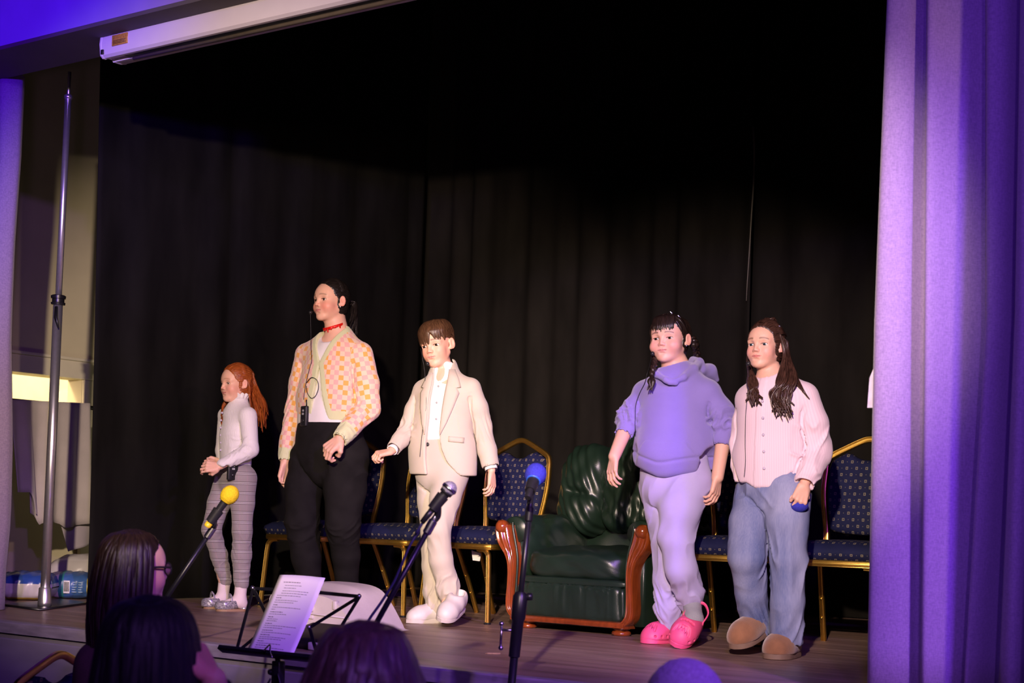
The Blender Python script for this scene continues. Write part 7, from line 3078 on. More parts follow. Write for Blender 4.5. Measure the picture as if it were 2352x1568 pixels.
    m_wsole = mat('white_rubber_sole', (0.56, 0.50, 0.48), 0.6, noise=0.03, nscale=30)
    heel, toe = ground_pt(f, 1036, 0.12), ground_pt(f, 924, -0.02)
    L = min(0.245, float(np.linalg.norm(toe - heel)))
    shoe('trainer', f, heel, toe, m_white, L, 0.092, 'sneaker', sole_m=m_wsole)
    heel, toe = p(1057, 1398, -0.02), p(1017, 1427, -0.215)
    shoe('trainer', f, heel, toe, m_white, 0.235, 0.092, 'sneaker', up=unit((0.10, -0.38, 0.9)), sole_m=m_wsole)
    # headset and lead
    mic = p(982, 835, -0.09)
    S = lambda x, y: snap([verts_of(jk), sv, verts_of(tr)], p(x, y), 0.004)
    headset(f, hd, -1, mic, [p(966, 800, -0.02), p(970, 820, -0.05), p(975, 850, -0.05), S(978, 880), S(981, 910), S(981, 940), S(976, 970), S(972, 1000), S(969, 1030), S(967, 1050)])
    # hair: brown, brushed forward with a side-swept fringe
    m_h = hair_material('brown_hair', (0.022, 0.010, 0.005), (0.13, 0.063, 0.030), 0.36)
    hr = Hair()
    cap_hair(hd, hr, lambda a, b, c: np.minimum(0.30 - b + np.clip(c - 0.20, -0.3, 0.3) * 0.6, np.where(b > -0.10, c - 0.10 - 0.3 * np.clip(b - 0.1, 0, 1), c + 0.16)), 0.045,
             flow=lambda q: (q[:, 0] * 70, q[:, 1] * 60, q[:, 2] * 4))
    rnd = random.Random(8)
    N_h = lambda q: q - hd.w(0, -0.07, 0.1)
    crown = (0.03, -0.18, 0.53)
    for k in range(150):
        a = rnd.uniform(-2.6, 2.6)
        if abs(a) < 1.15:                    # fringe
            part = 0.32
            tip_a = a * 0.95 + (-0.05 if a < part else 0.10)
            gap = abs(a - 0.36) < 0.20
            ln = 0.10 if gap else (0.085 + 0.05 * abs(math.sin(a * 9)) if a < part else 0.115 + 0.05 * rnd.random())
            low = {True: 0.24, False: 0.045 + rnd.uniform(-0.03, 0.06)}[gap]
            if a > part:
                low = 0.06 + rnd.uniform(0, 0.08) + 0.05 * (1.15 - a)
            e = (math.sin(tip_a) * 0.345, 0.02 + math.cos(tip_a) * 0.362, low)
            m = (math.sin(a) * 0.34, 0.00 + math.cos(a) * 0.360, 0.32)
            m0 = (math.sin(a) * 0.20, -0.05 + math.cos(a) * 0.20, 0.50)
        else:
            low = rnd.uniform(0.08, 0.17) if abs(a) < 1.85 else rnd.uniform(-0.14, 0.0)
            e = (math.sin(a) * 0.338, -0.07 + math.cos(a) * 0.405, low)
            m = (math.sin(a) * 0.352, -0.07 + math.cos(a) * 0.425, 0.26)
            m0 = (math.sin(a) * 0.26, -0.10 + math.cos(a) * 0.28, 0.47)
        s0 = (crown[0] + math.sin(a) * 0.05, crown[1] + math.cos(a) * 0.05, crown[2])
        hr.lock([W(*s0), W(*m0), W(*m), W(*e)], [0.006, 0.013, 0.013, 0.002], 0.35, nrm=N_h)
    hr.build('hair', m_h, f.root)
    return f


# ================================================================== person in the lilac hoodie
def person_hoodie():
    f = Fig('person', 'person in a lilac hooded sweatshirt and pink clogs beside the armchair', 1520, 1479, 'performers on the stage')
    p = f.p
    taz = math.radians(24)
    l, fw = side_vecs(taz)
    hd = Head(p(1536, 779), 0.213, math.radians(29), -0.02, -0.05, gaze=(-0.05, -0.05), lid=0.017, cheek=1.28, wide=1.09)
    J = dict(l=l, f=fw, rb=0.13, rn=0.052, ra=0.042, rl=0.065,
             neck=p(1556, 856), chest=p(1554, 930), waist=p(1550, 1040), pelvis=p(1548, 1100),
             sh=[p(1624, 904, -0.065), p(1484, 905, 0.075)], el=[p(1666, 978, -0.07), p(1444, 968, 0.05)], wr=[p(1648, 1096, -0.14), p(1411, 1048, -0.05)],
             hip=[p(1585, 1105, -0.06), p(1516, 1108, 0.06)], kn=[p(1552, 1238, -0.10), p(1532, 1245, 0.02)], an=[p(1586, 1392, 0.0), p(1538, 1438, 0.05)],
             toe=[p(1575, 1425, -0.03), p(1530, 1450, 0.04)])
    hnds = [dict(w=p(1648, 1094, -0.14), d=(-0.12, -0.05, -1), n=(-0.75, 0.6, 0), t=1, L=0.150, curl=0.45, spread=0.06),
            dict(w=p(1412, 1046, -0.05), d=(-0.15, -0.15, -1), n=(0.8, 0.45, 0.1), t=-1, L=0.150, curl=0.40, spread=0.08)]
    make_skin(f, hd, J, (SKIN, (0.80, 0.36, 0.29), (0.66, 0.28, 0.25), (0.10, 0.06, 0.045), 0.9), hnds)
    hd.eyes(f.root, m_iris_brown)
    W = hd.w
    m_hood = mat('lilac_sweatshirt_fleece', (0.26, 0.205, 0.56), 0.9, noise=0.05, nscale=8, bump=0.35, bscale=600, sheen=0.35)
    cen = p(1554, 930)
    lo, hi = bounds([J['neck'] + (0, 0, 0.03), p(1548, 1110)] + J['sh'] + J['el'], 0.16)
    fl = Field(lo, hi, 0.0052)
    fx = (fw, 0.80)
    fl.chain([p(1548, 1078), p(1550, 1040), p(1552, 985), p(1554, 925)], [0.160, 0.174, 0.150, 0.134], 0.05, fx)
    fl.ell(p(1550, 1040) + fw * 0.06, (0.135, 0.10, 0.11), None, 0.06)
    fl.cone(p(1554, 930), p(1556, 885), 0.134, 0.085, 0.06, fx)
    K, R = [], [[0.058, 0.060, 0.058, 0.046], [0.053, 0.054, 0.050, 0.043]]
    for i in (0, 1):
        fl.cone(p(1555, 893), J['sh'][i], 0.075, 0.064, 0.05)
        e = J['el'][i] * (0.72, 0.70)[i] + J['wr'][i] * (0.28, 0.30)[i]
        Ki = [J['sh'][i], J['sh'][i] * 0.45 + J['el'][i] * 0.55 + l * (0.014, -0.008)[i], J['el'][i], e]
        f2 = fl.like()
        f2.chain(Ki, R[i], 0.015)
        fl.merge(f2, 0.008, 0.006, J['sh'][i][2] - 0.06)
        K.append(Ki)
        dv = unit(J['wr'][i] - J['el'][i])
        fl.cone(e + dv * 0.125, e + dv * 0.22, 0.10, 0.10, 0.003, None, 'sub')
        fl.cone(e + dv * 0.012, e + dv * 0.08, 0.034, 0.034, 0.004, None, 'sub')
    nk = W(0, -0.10, -0.25)
    # hood lying on the back and crossing under the chin
    fl.cone(p(1556, 905), p(1556, 868), 0.115, 0.078, 0.05, (fw, 0.85))
    fl.ell(p(1590, 858, 0.11), (0.095, 0.085, 0.052), None, 0.03)
    fl.chain([p(1612, 846, 0.02), p(1632, 850, 0.07), p(1646, 872, 0.10)], [0.022, 0.020, 0.012], 0.03)
    fl.chain([p(1503, 862, 0.04), p(1508, 860, -0.06), p(1530, 872, -0.115), p(1552, 880, -0.125)], [0.012, 0.013, 0.013, 0.011], 0.012)
    fl.chain([p(1538, 878, -0.125), p(1570, 866, -0.115), p(1594, 846, -0.06), p(1606, 832, 0.02), p(1592, 828, 0.10)], [0.011, 0.014, 0.017, 0.019, 0.02], 0.012)
    fl.cone(J['neck'] - (0, 0, 0.03), nk + (nk - J['neck']) * 0.4, 0.054, 0.076, 0.010, None, 'sub')
    fl.cone(p(1545, 866, -0.10), p(1552, 835, -0.14), 0.014, 0.050, 0.012, None, 'sub')
    zl = p(1548, 1094)[2]

    def hem(X, Y, Z):
        a = (X - cen[0]) * l[0] + (Y - cen[1]) * l[1]
        b = (X - cen[0]) * fw[0] + (Y - cen[1]) * fw[1]
        arm = np.zeros(np.broadcast_shapes(X.shape, Y.shape, Z.shape)) + 1
        return np.maximum(Z - zl - 0.34 * np.clip(-a - 0.03, 0, 0.3) - 0.03 * np.clip(a / 0.15, 0, 1), np.abs(a) - 0.235)
    fl.func(hem, 0.012, 'sub')

    def dsp(V, N_):
        d = 0.008 * vnoise(np.stack([V[:, 0] * 8, V[:, 1] * 8, V[:, 2] * 4.5], 1), 9) * np.clip((J['neck'][2] - 0.06 - V[:, 2]) / 0.12, 0, 1)
        for i in (0, 1):
            d = d + limb_folds(V, K[i][1] * 0.75 + K[i][0] * 0.25, K[i][2] * 0.2 + K[i][3] * 0.8, 60, 0.017, 60 + i, 0.085)
            d = d + limb_folds(V, K[i][1], K[i][2] * 0.25 + K[i][3] * 0.75, 110, 0.008, 62 + i, 0.085)
        # seam of the front pocket and the hem rib
        q = V - cen
        a, b = q @ l, q @ fw
        front = b > 0.04
        zp = p(1548, 1018)[2]
        edge = np.abs(a) - (0.085 + 0.10 * np.clip((zp - V[:, 2]) / 0.13, 0, 1))
        d = d + front * (0.0035 * ((edge < 0) & (V[:, 2] < zp)))
        zr = zl + 0.34 * np.clip(-a - 0.03, 0, 0.3) + 0.03 * np.clip(a / 0.15, 0, 1) + 0.055
        d = d - 0.006 * np.exp(-((V[:, 2] - zr) / 0.006) ** 2)
        return d
    hd_o = from_field('hooded_sweatshirt', fl, m_hood, f.root, dsp, keep=400)
    # joggers
    m_jog = mat('pale_lilac_jersey', (0.47, 0.41, 0.70), 0.9, noise=0.04, nscale=9, bump=0.3, bscale=600, sheen=0.3)
    lo, hi = bounds([J['pelvis'], p(1548, 1060)] + J['hip'] + J['kn'] + J['an'], 0.12)
    fl = Field(lo, hi, 0.0052)
    fl.chain([p(1549, 1065), p(1548, 1108)], [0.150, 0.152], 0.05, (fw, 0.84))
    K2 = [[p(1582, 1110, -0.05), p(1562, 1170, -0.10), J['kn'][0], p(1563, 1305, -0.09), p(1583, 1360, -0.02), p(1588, 1384, 0.0)],
          [p(1520, 1112, 0.05), p(1526, 1180, 0.03), J['kn'][1], p(1530, 1330, 0.03), p(1534, 1400, 0.045), p(1537, 1430, 0.05)]]
    R2 = [[0.106, 0.089, 0.072, 0.066, 0.060, 0.048], [0.098, 0.082, 0.064, 0.057, 0.055, 0.045]]
    for i in (0, 1):
        f2 = fl.like()
        f2.chain(K2[i], R2[i], 0.02)
        fl.merge(f2, 0.03, 0.0) if i == 0 else fl.merge(f2, 0.012, 0.004, p(1548, 1165)[2])

    def dt(V, N_):
        d = 0.004 * vnoise(V * np.array((9, 9, 5)), 31)
        for i in (0, 1):
            d = d + limb_folds(V, K2[i][1], K2[i][3], 22, 0.007, 62 + i, 0.12)
            d = d + limb_folds(V, K2[i][3], K2[i][5] + (K2[i][5] - K2[i][4]) * 0.7, 42, 0.009, 66 + i, 0.10)
            d = d + limb_folds(V, K2[i][0] + (0, 0, 0.05), K2[i][1], 22, 0.006, 68 + i, 0.15)
        return d
    from_field('jogging_trousers', fl, m_jog, f.root, dt)
    m_pink = mat('pink_foam_clog', (0.80, 0.085, 0.235), 0.55, noise=0.05, nscale=20, sss=0.1)
    m_gsock = mat('grey_sock', (0.32, 0.32, 0.36), 0.9, bump=0.4, bscale=300)
    # flat clog on her right foot, lifted one on the left
    heel0, toe0 = ground_pt(f, 1566, 0.14), ground_pt(f, 1469, -0.02)
    shoe('foam_clog', f, heel0, heel0 + unit(toe0 - heel0) * 0.235, m_pink, 0.235, 0.10, 'croc')
    heel1, toe1 = p(1600, 1432, -0.02), p(1552, 1485, -0.20)
    shoe('foam_clog', f, heel1, toe1, m_pink, 0.235, 0.10, 'croc', up=unit((0.05, -0.62, 0.78)))
    for an, heel, toe, up in ((K2[1][5], heel0, toe0, np.array((0, 0, 1.0))), (K2[0][5], heel1, toe1, unit((0.05, -0.62, 0.78)))):
        fd = unit(toe - heel)
        m = heel + fd * 0.055 + up * 0.055
        lo, hi = bounds([an, m, heel + fd * 0.15], 0.07)
        fl = Field(lo, hi, 0.005)
        fl.chain([an + (0, 0, 0.02), m, heel + fd * 0.14 + up * 0.04], [0.040, 0.040, 0.030], 0.02)
        from_field('sock', fl, m_gsock, f.root, keep=50)
    # headset lead
    mic = p(1499, 812, -0.07)
    S = lambda x, y: snap([verts_of(hd_o)], p(x, y), 0.004)
    headset(f, hd, -1, mic, [p(1497, 815, -0.06), p(1492, 840, -0.03), S(1487, 855), S(1480, 880), S(1468, 905), S(1460, 930), S(1458, 955), S(1458, 985), p(1460, 1010, 0.0), p(1462, 1040, 0.02)])
    # dark hair: wispy fringe, two plaits
    m_h = hair_material('dark_brown_hair', (0.006, 0.0045, 0.004), (0.034, 0.019, 0.013), 0.32)
    hr = Hair()
    cap_hair(hd, hr, lambda a, b, c: np.minimum(0.235 - b + np.clip(c - 0.26, -0.1, 0.3) * 0.5 - 0.35 * np.clip(0.14 - c, 0, 1), 0.06 - b + np.clip(c - 0.03, 0, 1) * 1.0), 0.030,
             flow=lambda q: (q[:, 1] * 70, q[:, 0] * 50, q[:, 2] * 3))
    rnd = random.Random(5)
    N_h = lambda q: q - hd.w(0, -0.07, 0.1)
    for k in range(26):
        a = -0.75 + 1.5 * k / 25 + rnd.uniform(-.03, .03)
        low = 0.105 + 0.05 * rnd.random() + (0.04 if k % 3 else 0)
        hr.lock([W(math.sin(a) * 0.16, 0.0, 0.515), W(math.sin(a) * 0.30, 0.26 - 0.10 * a * a, 0.43), W(math.sin(a) * 0.335, 0.362 - 0.14 * a * a, 0.27), W(math.sin(a * 1.05) * 0.325, 0.378 - 0.17 * a * a, low)],
                [0.007, 0.008, 0.0040 if k % 2 else 0.0062, 0.0015], 0.4, nrm=N_h)
    for q in (-1, 1):
        for k in range(22):
            t = k / 21
            hr.lock([W(q * 0.02, 0.12 - 0.5 * t, 0.515 - 0.1 * t * t), W(q * 0.29, 0.08 - 0.34 * t, 0.38), W(q * 0.37 * 1.05, -0.05 - 0.22 * t, 0.12), W(q * 0.33, -0.30 - 0.03 * t, -0.08)], [0.004, 0.010, 0.010, 0.006], 0.35, nrm=N_h)
        for k in range(5):
            hr.lock([W(q * (0.27 + 0.012 * k), 0.20 - 0.03 * k, 0.33), W(q * 0.345, 0.15 - 0.03 * k, 0.18), W(q * 0.355, 0.10 - 0.03 * k, 0.03)], [0.004, 0.006, 0.001], 0.4, nrm=N_h)

    def plait(pts, r, n=26):
        P = spline([tuple(q) for q in pts], 12)
        P = [np.array(q) for q in P]
        fr = frames([tuple(q) for q in P])
        for s in range(3):
            path = []
            for i, (c, t, a, b) in enumerate(fr):
                u = i / (len(fr) - 1)
                ph = u * n * 0.7 + s * 2.0944
                rr = r * (1 - 0.45 * u)
                path.append(c + a * (math.sin(ph) * rr * 0.9) + b * (math.sin(2 * ph) * rr * 0.45))
            hr.lock([tuple(q) for q in path], [r * 0.9, r * 0.85, r * 0.5], 0.8, steps=1)
        e, t = fr[-1][0], fr[-1][1]
        for k in range(8):
            hr.lock([e, e + t * 0.02 + Vector((rnd.uniform(-.012, .012), rnd.uniform(-.008, .008), 0)), e + t * 0.06 + Vector((rnd.uniform(-.012, .012), 0, 0))], [0.007, 0.009, 0.002], 0.6)
    plait([W(-0.33, -0.28, -0.08), W(-0.33, -0.12, -0.30), p(1504, 826, -0.02), p(1500, 845, -0.085), p(1497, 866, -0.10)], 0.014, 26)
    plait([W(0.34, -0.32, 0.02), W(0.40, -0.40, -0.10), p(1597, 800, 0.06), p(1604, 825, 0.10), p(1610, 850, 0.14)], 0.014, 26)
    hr.build('hair', m_h, f.root)
    for c in (W(0.25, -0.02, 0.43), W(0.10, 0.02, 0.515)):
        bm = BM()
        add_box(bm, (-0.014, -0.0025, -0.002), (0.014, 0.0025, 0.002), bev=0.001, M=Matrix.Translation(c) @ Matrix.Rotation(0.7, 4, 'Y'))
        obj('hair_clip', bm, m_steel, f.root)
    bm = BM()
    bmesh.ops.create_uvsphere(bm, u_segments=10, v_segments=8, radius=0.0045, matrix=Matrix.Translation(W(0.385, 0.0, -0.155)))
    obj('earring', bm, m_steel, f.root)
    return f


# ================================================================== person in the pink striped shirt
def person_pink():
    f = Fig('person', 'person with long brown hair, pale pink shirt, blue jeans and brown slippers', 1795, 1508, 'performers on the stage')
    p = f.p
    taz = math.radians(26)
    l, fw = side_vecs(taz)
    hd = Head(p(1757, 793), 0.200, math.radians(38), 0.0, 0.0, gaze=(0.0, -0.08), lid=0.019, cheek=1.0, wide=0.97)
    J = dict(l=l, f=fw, rb=0.11, rn=0.042, ra=0.032, rl=0.05,
             neck=p(1770, 872), chest=p(1780, 940), waist=p(1776, 1040), pelvis=p(1775, 1110),
             sh=[p(1846, 912, -0.06), p(1720, 917, 0.075)], el=[p(1876, 1036, -0.07), p(1701, 1020, 0.10)], wr=[p(1845, 1118, -0.16), p(1706, 1108, 0.08)],
             hip=[p(1808, 1120, -0.06), p(1742, 1120, 0.06)], kn=[p(1810, 1285, -0.09), p(1716, 1278, -0.04)], an=[p(1806, 1468, -0.05), p(1738, 1442, 0.10)],
             toe=[ground_pt(f, 1760, -0.16) + (0, 0, 0.03), p(1700, 1470, 0.03)])
    hnds = [dict(w=p(1847, 1112, -0.16), d=(-0.30, -0.25, -0.9), n=(-0.25, 0.9, -0.3), t=1, L=0.145, curl=0.92, fist=True),
            dict(w=p(1706, 1106, 0.08), d=(0.02, 0, -1), n=(0.8, -0.3, 0), t=-1, L=0.14, curl=0.4)]
    make_skin(f, hd, J, (SKIN, (0.80, 0.36, 0.30), (0.66, 0.22, 0.20), (0.14, 0.075, 0.045), 0.9), hnds)
    hd.eyes(f.root, m_iris_blue)
    W = hd.w

    def stripes(N, Lk, u, v):
        s1 = band(N, Lk, u, 0.011, 0.0, 0.42)
        return mix_rgb(N, Lk, s1, (0.78, 0.61, 0.66), (0.75, 0.56, 0.62))
    m_sh = pat_mat('pink_striped_cotton', stripes, bump=0.2, bscale=500)
    cen = p(1780, 940)
    fx = (fw, 0.72)
    lo, hi = bounds([J['neck'], p(1776, 1125)] + J['sh'] + J['el'] + J['wr'], 0.14)
    fl = Field(lo, hi, 0.0052)
    fl.chain([p(1772, 1118), p(1775, 1050), p(1780, 940)], [0.150, 0.146, 0.140], 0.05, fx)
    fl.cone(p(1780, 945), p(1772, 885), 0.138, 0.060, 0.05, fx)
    K, R = [], [[0.058, 0.062, 0.056, 0.050, 0.040], [0.050, 0.048, 0.044, 0.040, 0.034]]
    for i in (0, 1):
        fl.cone(p(1777, 908), J['sh'][i], 0.065, 0.055, 0.05)
        e = J['wr'][i] + (J['el'][i] - J['wr'][i]) * (0.0, 0.05)[i]
        Ki = [J['sh'][i], J['sh'][i] * 0.5 + J['el'][i] * 0.5 + l * (0.008, -0.004)[i], J['el'][i], J['el'][i] * 0.45 + e * 0.55, e]
        f2 = fl.like()
        f2.chain(Ki, R[i], 0.015)
        fl.merge(f2, 0.008, 0.006, J['sh'][i][2] - 0.06)
        K.append(Ki)
        dv = unit(e - Ki[2])
        fl.cone(e + dv * 0.034, e + dv * 0.10, 0.06, 0.06, 0.003, None, 'sub')
        fl.cone(e - dv * 0.01, e + dv * 0.08, 0.033, 0.032, 0.003, None, 'sub')
    nk = W(0, -0.10, -0.25)
    fl.cone(J['neck'] - (0, 0, 0.0), nk, 0.054, 0.056, 0.008, None, 'sub')
    zc = p(1765, 1119)[2]

    def hemz(a):
        return zc + 1.3 * np.clip(np.abs(a + 0.01) - 0.035, 0, 0.3) ** 1.35 * 1.6 - 0.035 * np.exp(-((a + 0.115) / 0.025) ** 2)

    def hem(X, Y, Z):
        a = (X - cen[0]) * l[0] + (Y - cen[1]) * l[1]
        cl = None
        for Ki in K:
            for A, B in ((Ki[2], Ki[4]), (Ki[1], Ki[2])):
                ab = B - A
                t = np.clip(((X - A[0]) * ab[0] + (Y - A[1]) * ab[1] + (Z - A[2]) * ab[2]) / (ab @ ab), 0, 1)
                dd = np.sqrt((X - A[0] - t * ab[0]) ** 2 + (Y - A[1] - t * ab[1]) ** 2 + (Z - A[2] - t * ab[2]) ** 2)
                cl = dd if cl is None else np.minimum(cl, dd)
        return np.maximum(Z - hemz(a), 0.060 - cl)
    fl.func(hem, 0.004, 'sub')

    def dsp(V, N_):
        q = V - cen
        a, b = q @ l, q @ fw
        d = 0.005 * vnoise(np.stack([V[:, 0] * 11 + V[:, 2] * 3, V[:, 1] * 11, V[:, 2] * 4], 1), 9)
        d = d + limb_folds(V, K[0][1], K[0][3], 34, 0.010, 70, 0.10)
        d = d + limb_folds(V, K[0][3], K[0][4], 45, 0.006, 71, 0.09)
        d = d + limb_folds(V, K[1][1], K[1][4], 26, 0.005, 72, 0.09)
        # placket
        d = d + 0.003 * ((np.abs(a + 0.03) < 0.014) & (b > 0.02))
        return d

    def attr(V):
        segs = [(p(1775, 1120), p(1774, 885), 0.145, 0, 0, tuple(fw))]
        for i in (0, 1):
            segs += [(K[i][0], K[i][2], 0.058, 0, 0, (0, -1, 0)), (K[i][2], K[i][4], 0.048, 0, 0, (0, -1, 0))]
        return {'pat': ('FLOAT_VECTOR', nearest_limb(V, segs))}
    sh = from_field('striped_shirt', fl, m_sh, f.root, dsp, attr, keep=400)
    SV = [verts_of(sh)]
    for k in range(5):
        c = snap(SV, p(1742 + 0.5 * k, 925 + 38 * k), 0.001)
        bm = BM()
        add_lathe(bm, [(0.0, 0.002), (0.005, 0.002), (0.006, 0.0), (0.0, -0.001)], 12, frame_m(c, fw))
        obj('button', bm, m_paletab, sh)
    # jeans
    m_j = bpy.data.materials.new('washed_blue_denim')
    m_j.use_nodes = True
    N, Lk = nodes_of(m_j)
    b = N['Principled BSDF']
    tc = N.new('ShaderNodeTexCoord')
    n1, n2 = N.new('ShaderNodeTexNoise'), N.new('ShaderNodeTexNoise')
    mp = N.new('ShaderNodeMapping')
    mp.inputs['Scale'].default_value = (1, 1, 0.12)
    Lk.new(tc.outputs['Object'], mp.inputs[0])
    n1.inputs['Scale'].default_value = 260
    Lk.new(mp.outputs[0], n1.inputs['Vector'])
    mp2 = N.new('ShaderNodeMapping')
    mp2.inputs['Scale'].default_value = (1, 1, 0.35)
    Lk.new(tc.outputs['Object'], mp2.inputs[0])
    n2.inputs['Scale'].default_value = 9
    Lk.new(mp2.outputs[0], n2.inputs['Vector'])
    fac = math_n(N, Lk, 'ADD', math_n(N, Lk, 'MULTIPLY', n1.outputs[0], 0.20), math_n(N, Lk, 'MULTIPLY', n2.outputs[0], 0.85))
    r = N.new('ShaderNodeValToRGB')
    e = r.color_ramp.elements
    e[0].position, e[0].color = 0.36, (0.085, 0.115, 0.26, 1)
    e[1].position, e[1].color = 0.72, (0.30, 0.32, 0.47, 1)
    Lk.new(fac, r.inputs[0])
    Lk.new(r.outputs[0], b.inputs['Base Color'])
    b.inputs['Roughness'].default_value = 0.85
    lo, hi = bounds([J['pelvis'], p(1776, 1070)] + J['hip'] + J['kn'] + J['an'], 0.13)
    fl = Field(lo, hi, 0.0054)
    fl.chain([p(1776, 1085), p(1776, 1118)], [0.128, 0.138], 0.04, (fw, 0.80))
    K2 = [[p(1810, 1125, -0.055), p(1808, 1200, -0.085), J['kn'][0], p(1808, 1380, -0.075), p(1806, 1474, -0.055)],
          [p(1742, 1125, 0.055), p(1722, 1200, 0.01), J['kn'][1], p(1724, 1360, 0.03), p(1738, 1450, 0.11)]]
    R2 = [[0.092, 0.082, 0.072, 0.067, 0.064], [0.088, 0.084, 0.076, 0.066, 0.058]]
    for i in (0, 1):
        f2 = fl.like()
        f2.chain(K2[i], R2[i], 0.014)
        fl.merge(f2, 0.03, 0.0) if i == 0 else fl.merge(f2, 0.008, 0.006, p(1776, 1150)[2])
        e_, dv = K2[i][-1], unit(K2[i][-1] - K2[i][-2])
        fl.cone(e_ + dv * 0.085, e_ + dv * 0.18, 0.10, 0.10, 0.003, None, 'sub')
        fl.cone(e_ + dv * 0.012, e_ + dv * 0.12, 0.052, 0.055, 0.003, None, 'sub')

    def dt(V, N_):
        d = 0.005 * vnoise(V * np.array((9, 9, 4)), 31)
        for i in (0, 1):
            d = d + limb_folds(V, K2[i][1], K2[i][3], 18, 0.007, 82 + i, 0.12)
            d = d + limb_folds(V, K2[i][3], K2[i][4] + (K2[i][4] - K2[i][3]) * 0.5, 26, 0.007, 86 + i, 0.11)
            d = d + limb_folds(V, K2[i][0] + (0, 0, 0.05), K2[i][1], 22, 0.005, 88 + i, 0.15)
        return d
    from_field('loose_jeans', fl, m_j, f.root, dt)
    m_su = mat('tan_suede', (0.24, 0.105, 0.050), 0.9, noise=0.15, nscale=25, bump=0.3, bscale=300, sheen=0.4)
    m_ss = mat('brown_rubber_sole', (0.20, 0.125, 0.090), 0.7, noise=0.1, nscale=30)
    heel, toe = ground_pt(f, 1822, 0.06), ground_pt(f, 1760, -0.20)
    shoe('slipper', f, heel, heel + unit(toe - heel) * 0.245, m_su, 0.245, 0.112, 'slipper', sole_m=m_ss)
    heel, toe = p(1758, 1452, 0.14), p(1690, 1490, -0.02)
    shoe('slipper', f, heel, heel + unit(toe - heel) * 0.235, m_su, 0.235, 0.105, 'slipper', up=unit((-0.30, -0.32, 0.9)), sole_m=m_ss)
    # headset lead
    mic = p(1719, 835, -0.06)
    S = lambda x, y: snap(SV, p(x, y), 0.004)
    headset(f, hd, -1, mic, [p(1719, 838, -0.055), p(1720, 862, -0.02), S(1712, 915), S(1708, 950), S(1707, 985), S(1706, 1020), S(1706, 1060), S(1704, 1095)])
    # hair
    m_h = hair_material('brown_wavy_hair', (0.012, 0.006, 0.0045), (0.085, 0.038, 0.025), 0.34)
    hr = Hair()
    cap_hair(hd, hr, lambda a, b, c: np.minimum(0.245 - b + np.clip(c - 0.27, -0.1, 0.3) * 0.5 - 0.30 * np.clip(0.16 - c, 0, 1), 0.10 - b + np.clip(c - 0.0, 0, 1) * 1.0), 0.035,
             flow=lambda q: (np.arctan2(q[:, 0], q[:, 2] - 0.05) * 24, q[:, 1] * 60, q[:, 0] * 2))
    rnd = random.Random(6)
    N_h = lambda q: q - hd.w(0, -0.07, 0.1)
    for k in range(30):
        a = -1.3 + 2.6 * k / 29
        hr.lock([W(math.sin(a) * 0.30, 0.235 - 0.16 * abs(math.sin(a)), 0.33 * math.cos(a) + 0.115), W(math.sin(a) * 0.365, -0.05, 0.15 + 0.38 * math.cos(a)), W(math.sin(a) * 0.25, -0.44, 0.20 + 0.16 * math.cos(a))],
                [0.003, 0.010, 0.008], 0.35, nrm=N_h)
    for k in range(9):                       # small raised tuft at the crown
        hr.lock([W(rnd.uniform(-.1, .1), -0.12, 0.49), W(rnd.uniform(-.08, .08), -0.2, 0.56), W(rnd.uniform(-.1, .1), -0.36, 0.45)], [0.006, 0.012, 0.006], 0.5)

    def lay(q, lift):
        s = snap(SV, q, lift)
        return s
    for k in range(62):                      # long near side, over the shoulder to the chest
        t = rnd.random()
        s0 = W(0.335 + 0.02 * rnd.random(), 0.03 - 0.36 * t, 0.20 - 0.12 * t)
        m1 = W(0.40 + 0.04 * rnd.random(), -0.04 - 0.24 * t, -0.22)
        x2 = 1772 + 34 * t + rnd.uniform(-5, 5)
        m2 = lay(p(x2 + 6, 880), 0.012 + 0.02 * rnd.random())
        if m2[1] > m1[1] + 0.05:
            m2[1] = m1[1]
        x3, y3 = 1767 + 30 * t + rnd.uniform(-5, 5), rnd.uniform(925, 962)
        m3 = lay(p(x3 + 5 * math.sin(k), (880 + y3) / 2), 0.012 + 0.015 * rnd.random())
        e = lay(p(x3 + rnd.uniform(-8, 10), y3), 0.010 + 0.02 * rnd.random())
        w = 0.012 * math.sin(k * 2.1)
        hr.lock([s0, m1, m2 + l * w, m3 - l * w, e + l * w * 1.5], [0.007, 0.010, 0.009, 0.009, 0.0042], 0.5, steps=7)
    for k in range(10):                      # curl ends
        x, y = 1772 + 3.2 * k, 925 + rnd.uniform(-10, 20)
        a = rnd.choice((-1, 1))
        q = lay(p(x, y), 0.018)
        pts = [q + l * (0.012 * a * math.cos(t)) + np.array((0, 0, -0.018 * t + 0.006 * math.sin(t * 2))) for t in np.linspace(0, 2.6, 6)]
        hr.lock(pts, [0.005, 0.005, 0.002], 0.6, steps=3)
    for k in range(7):                       # strands behind the shoulder
        q = lay(p(1814 + 2.5 * k, 880 + 3 * k), 0.012)
        e = lay(p(1826 + 3.0 * k, 898 + 4 * k), 0.010)
        hr.lock([W(0.33, -0.34, 0.02), W(0.36, -0.42, -0.30), q, e], [0.005, 0.006, 0.0035, 0.0012], 0.5)
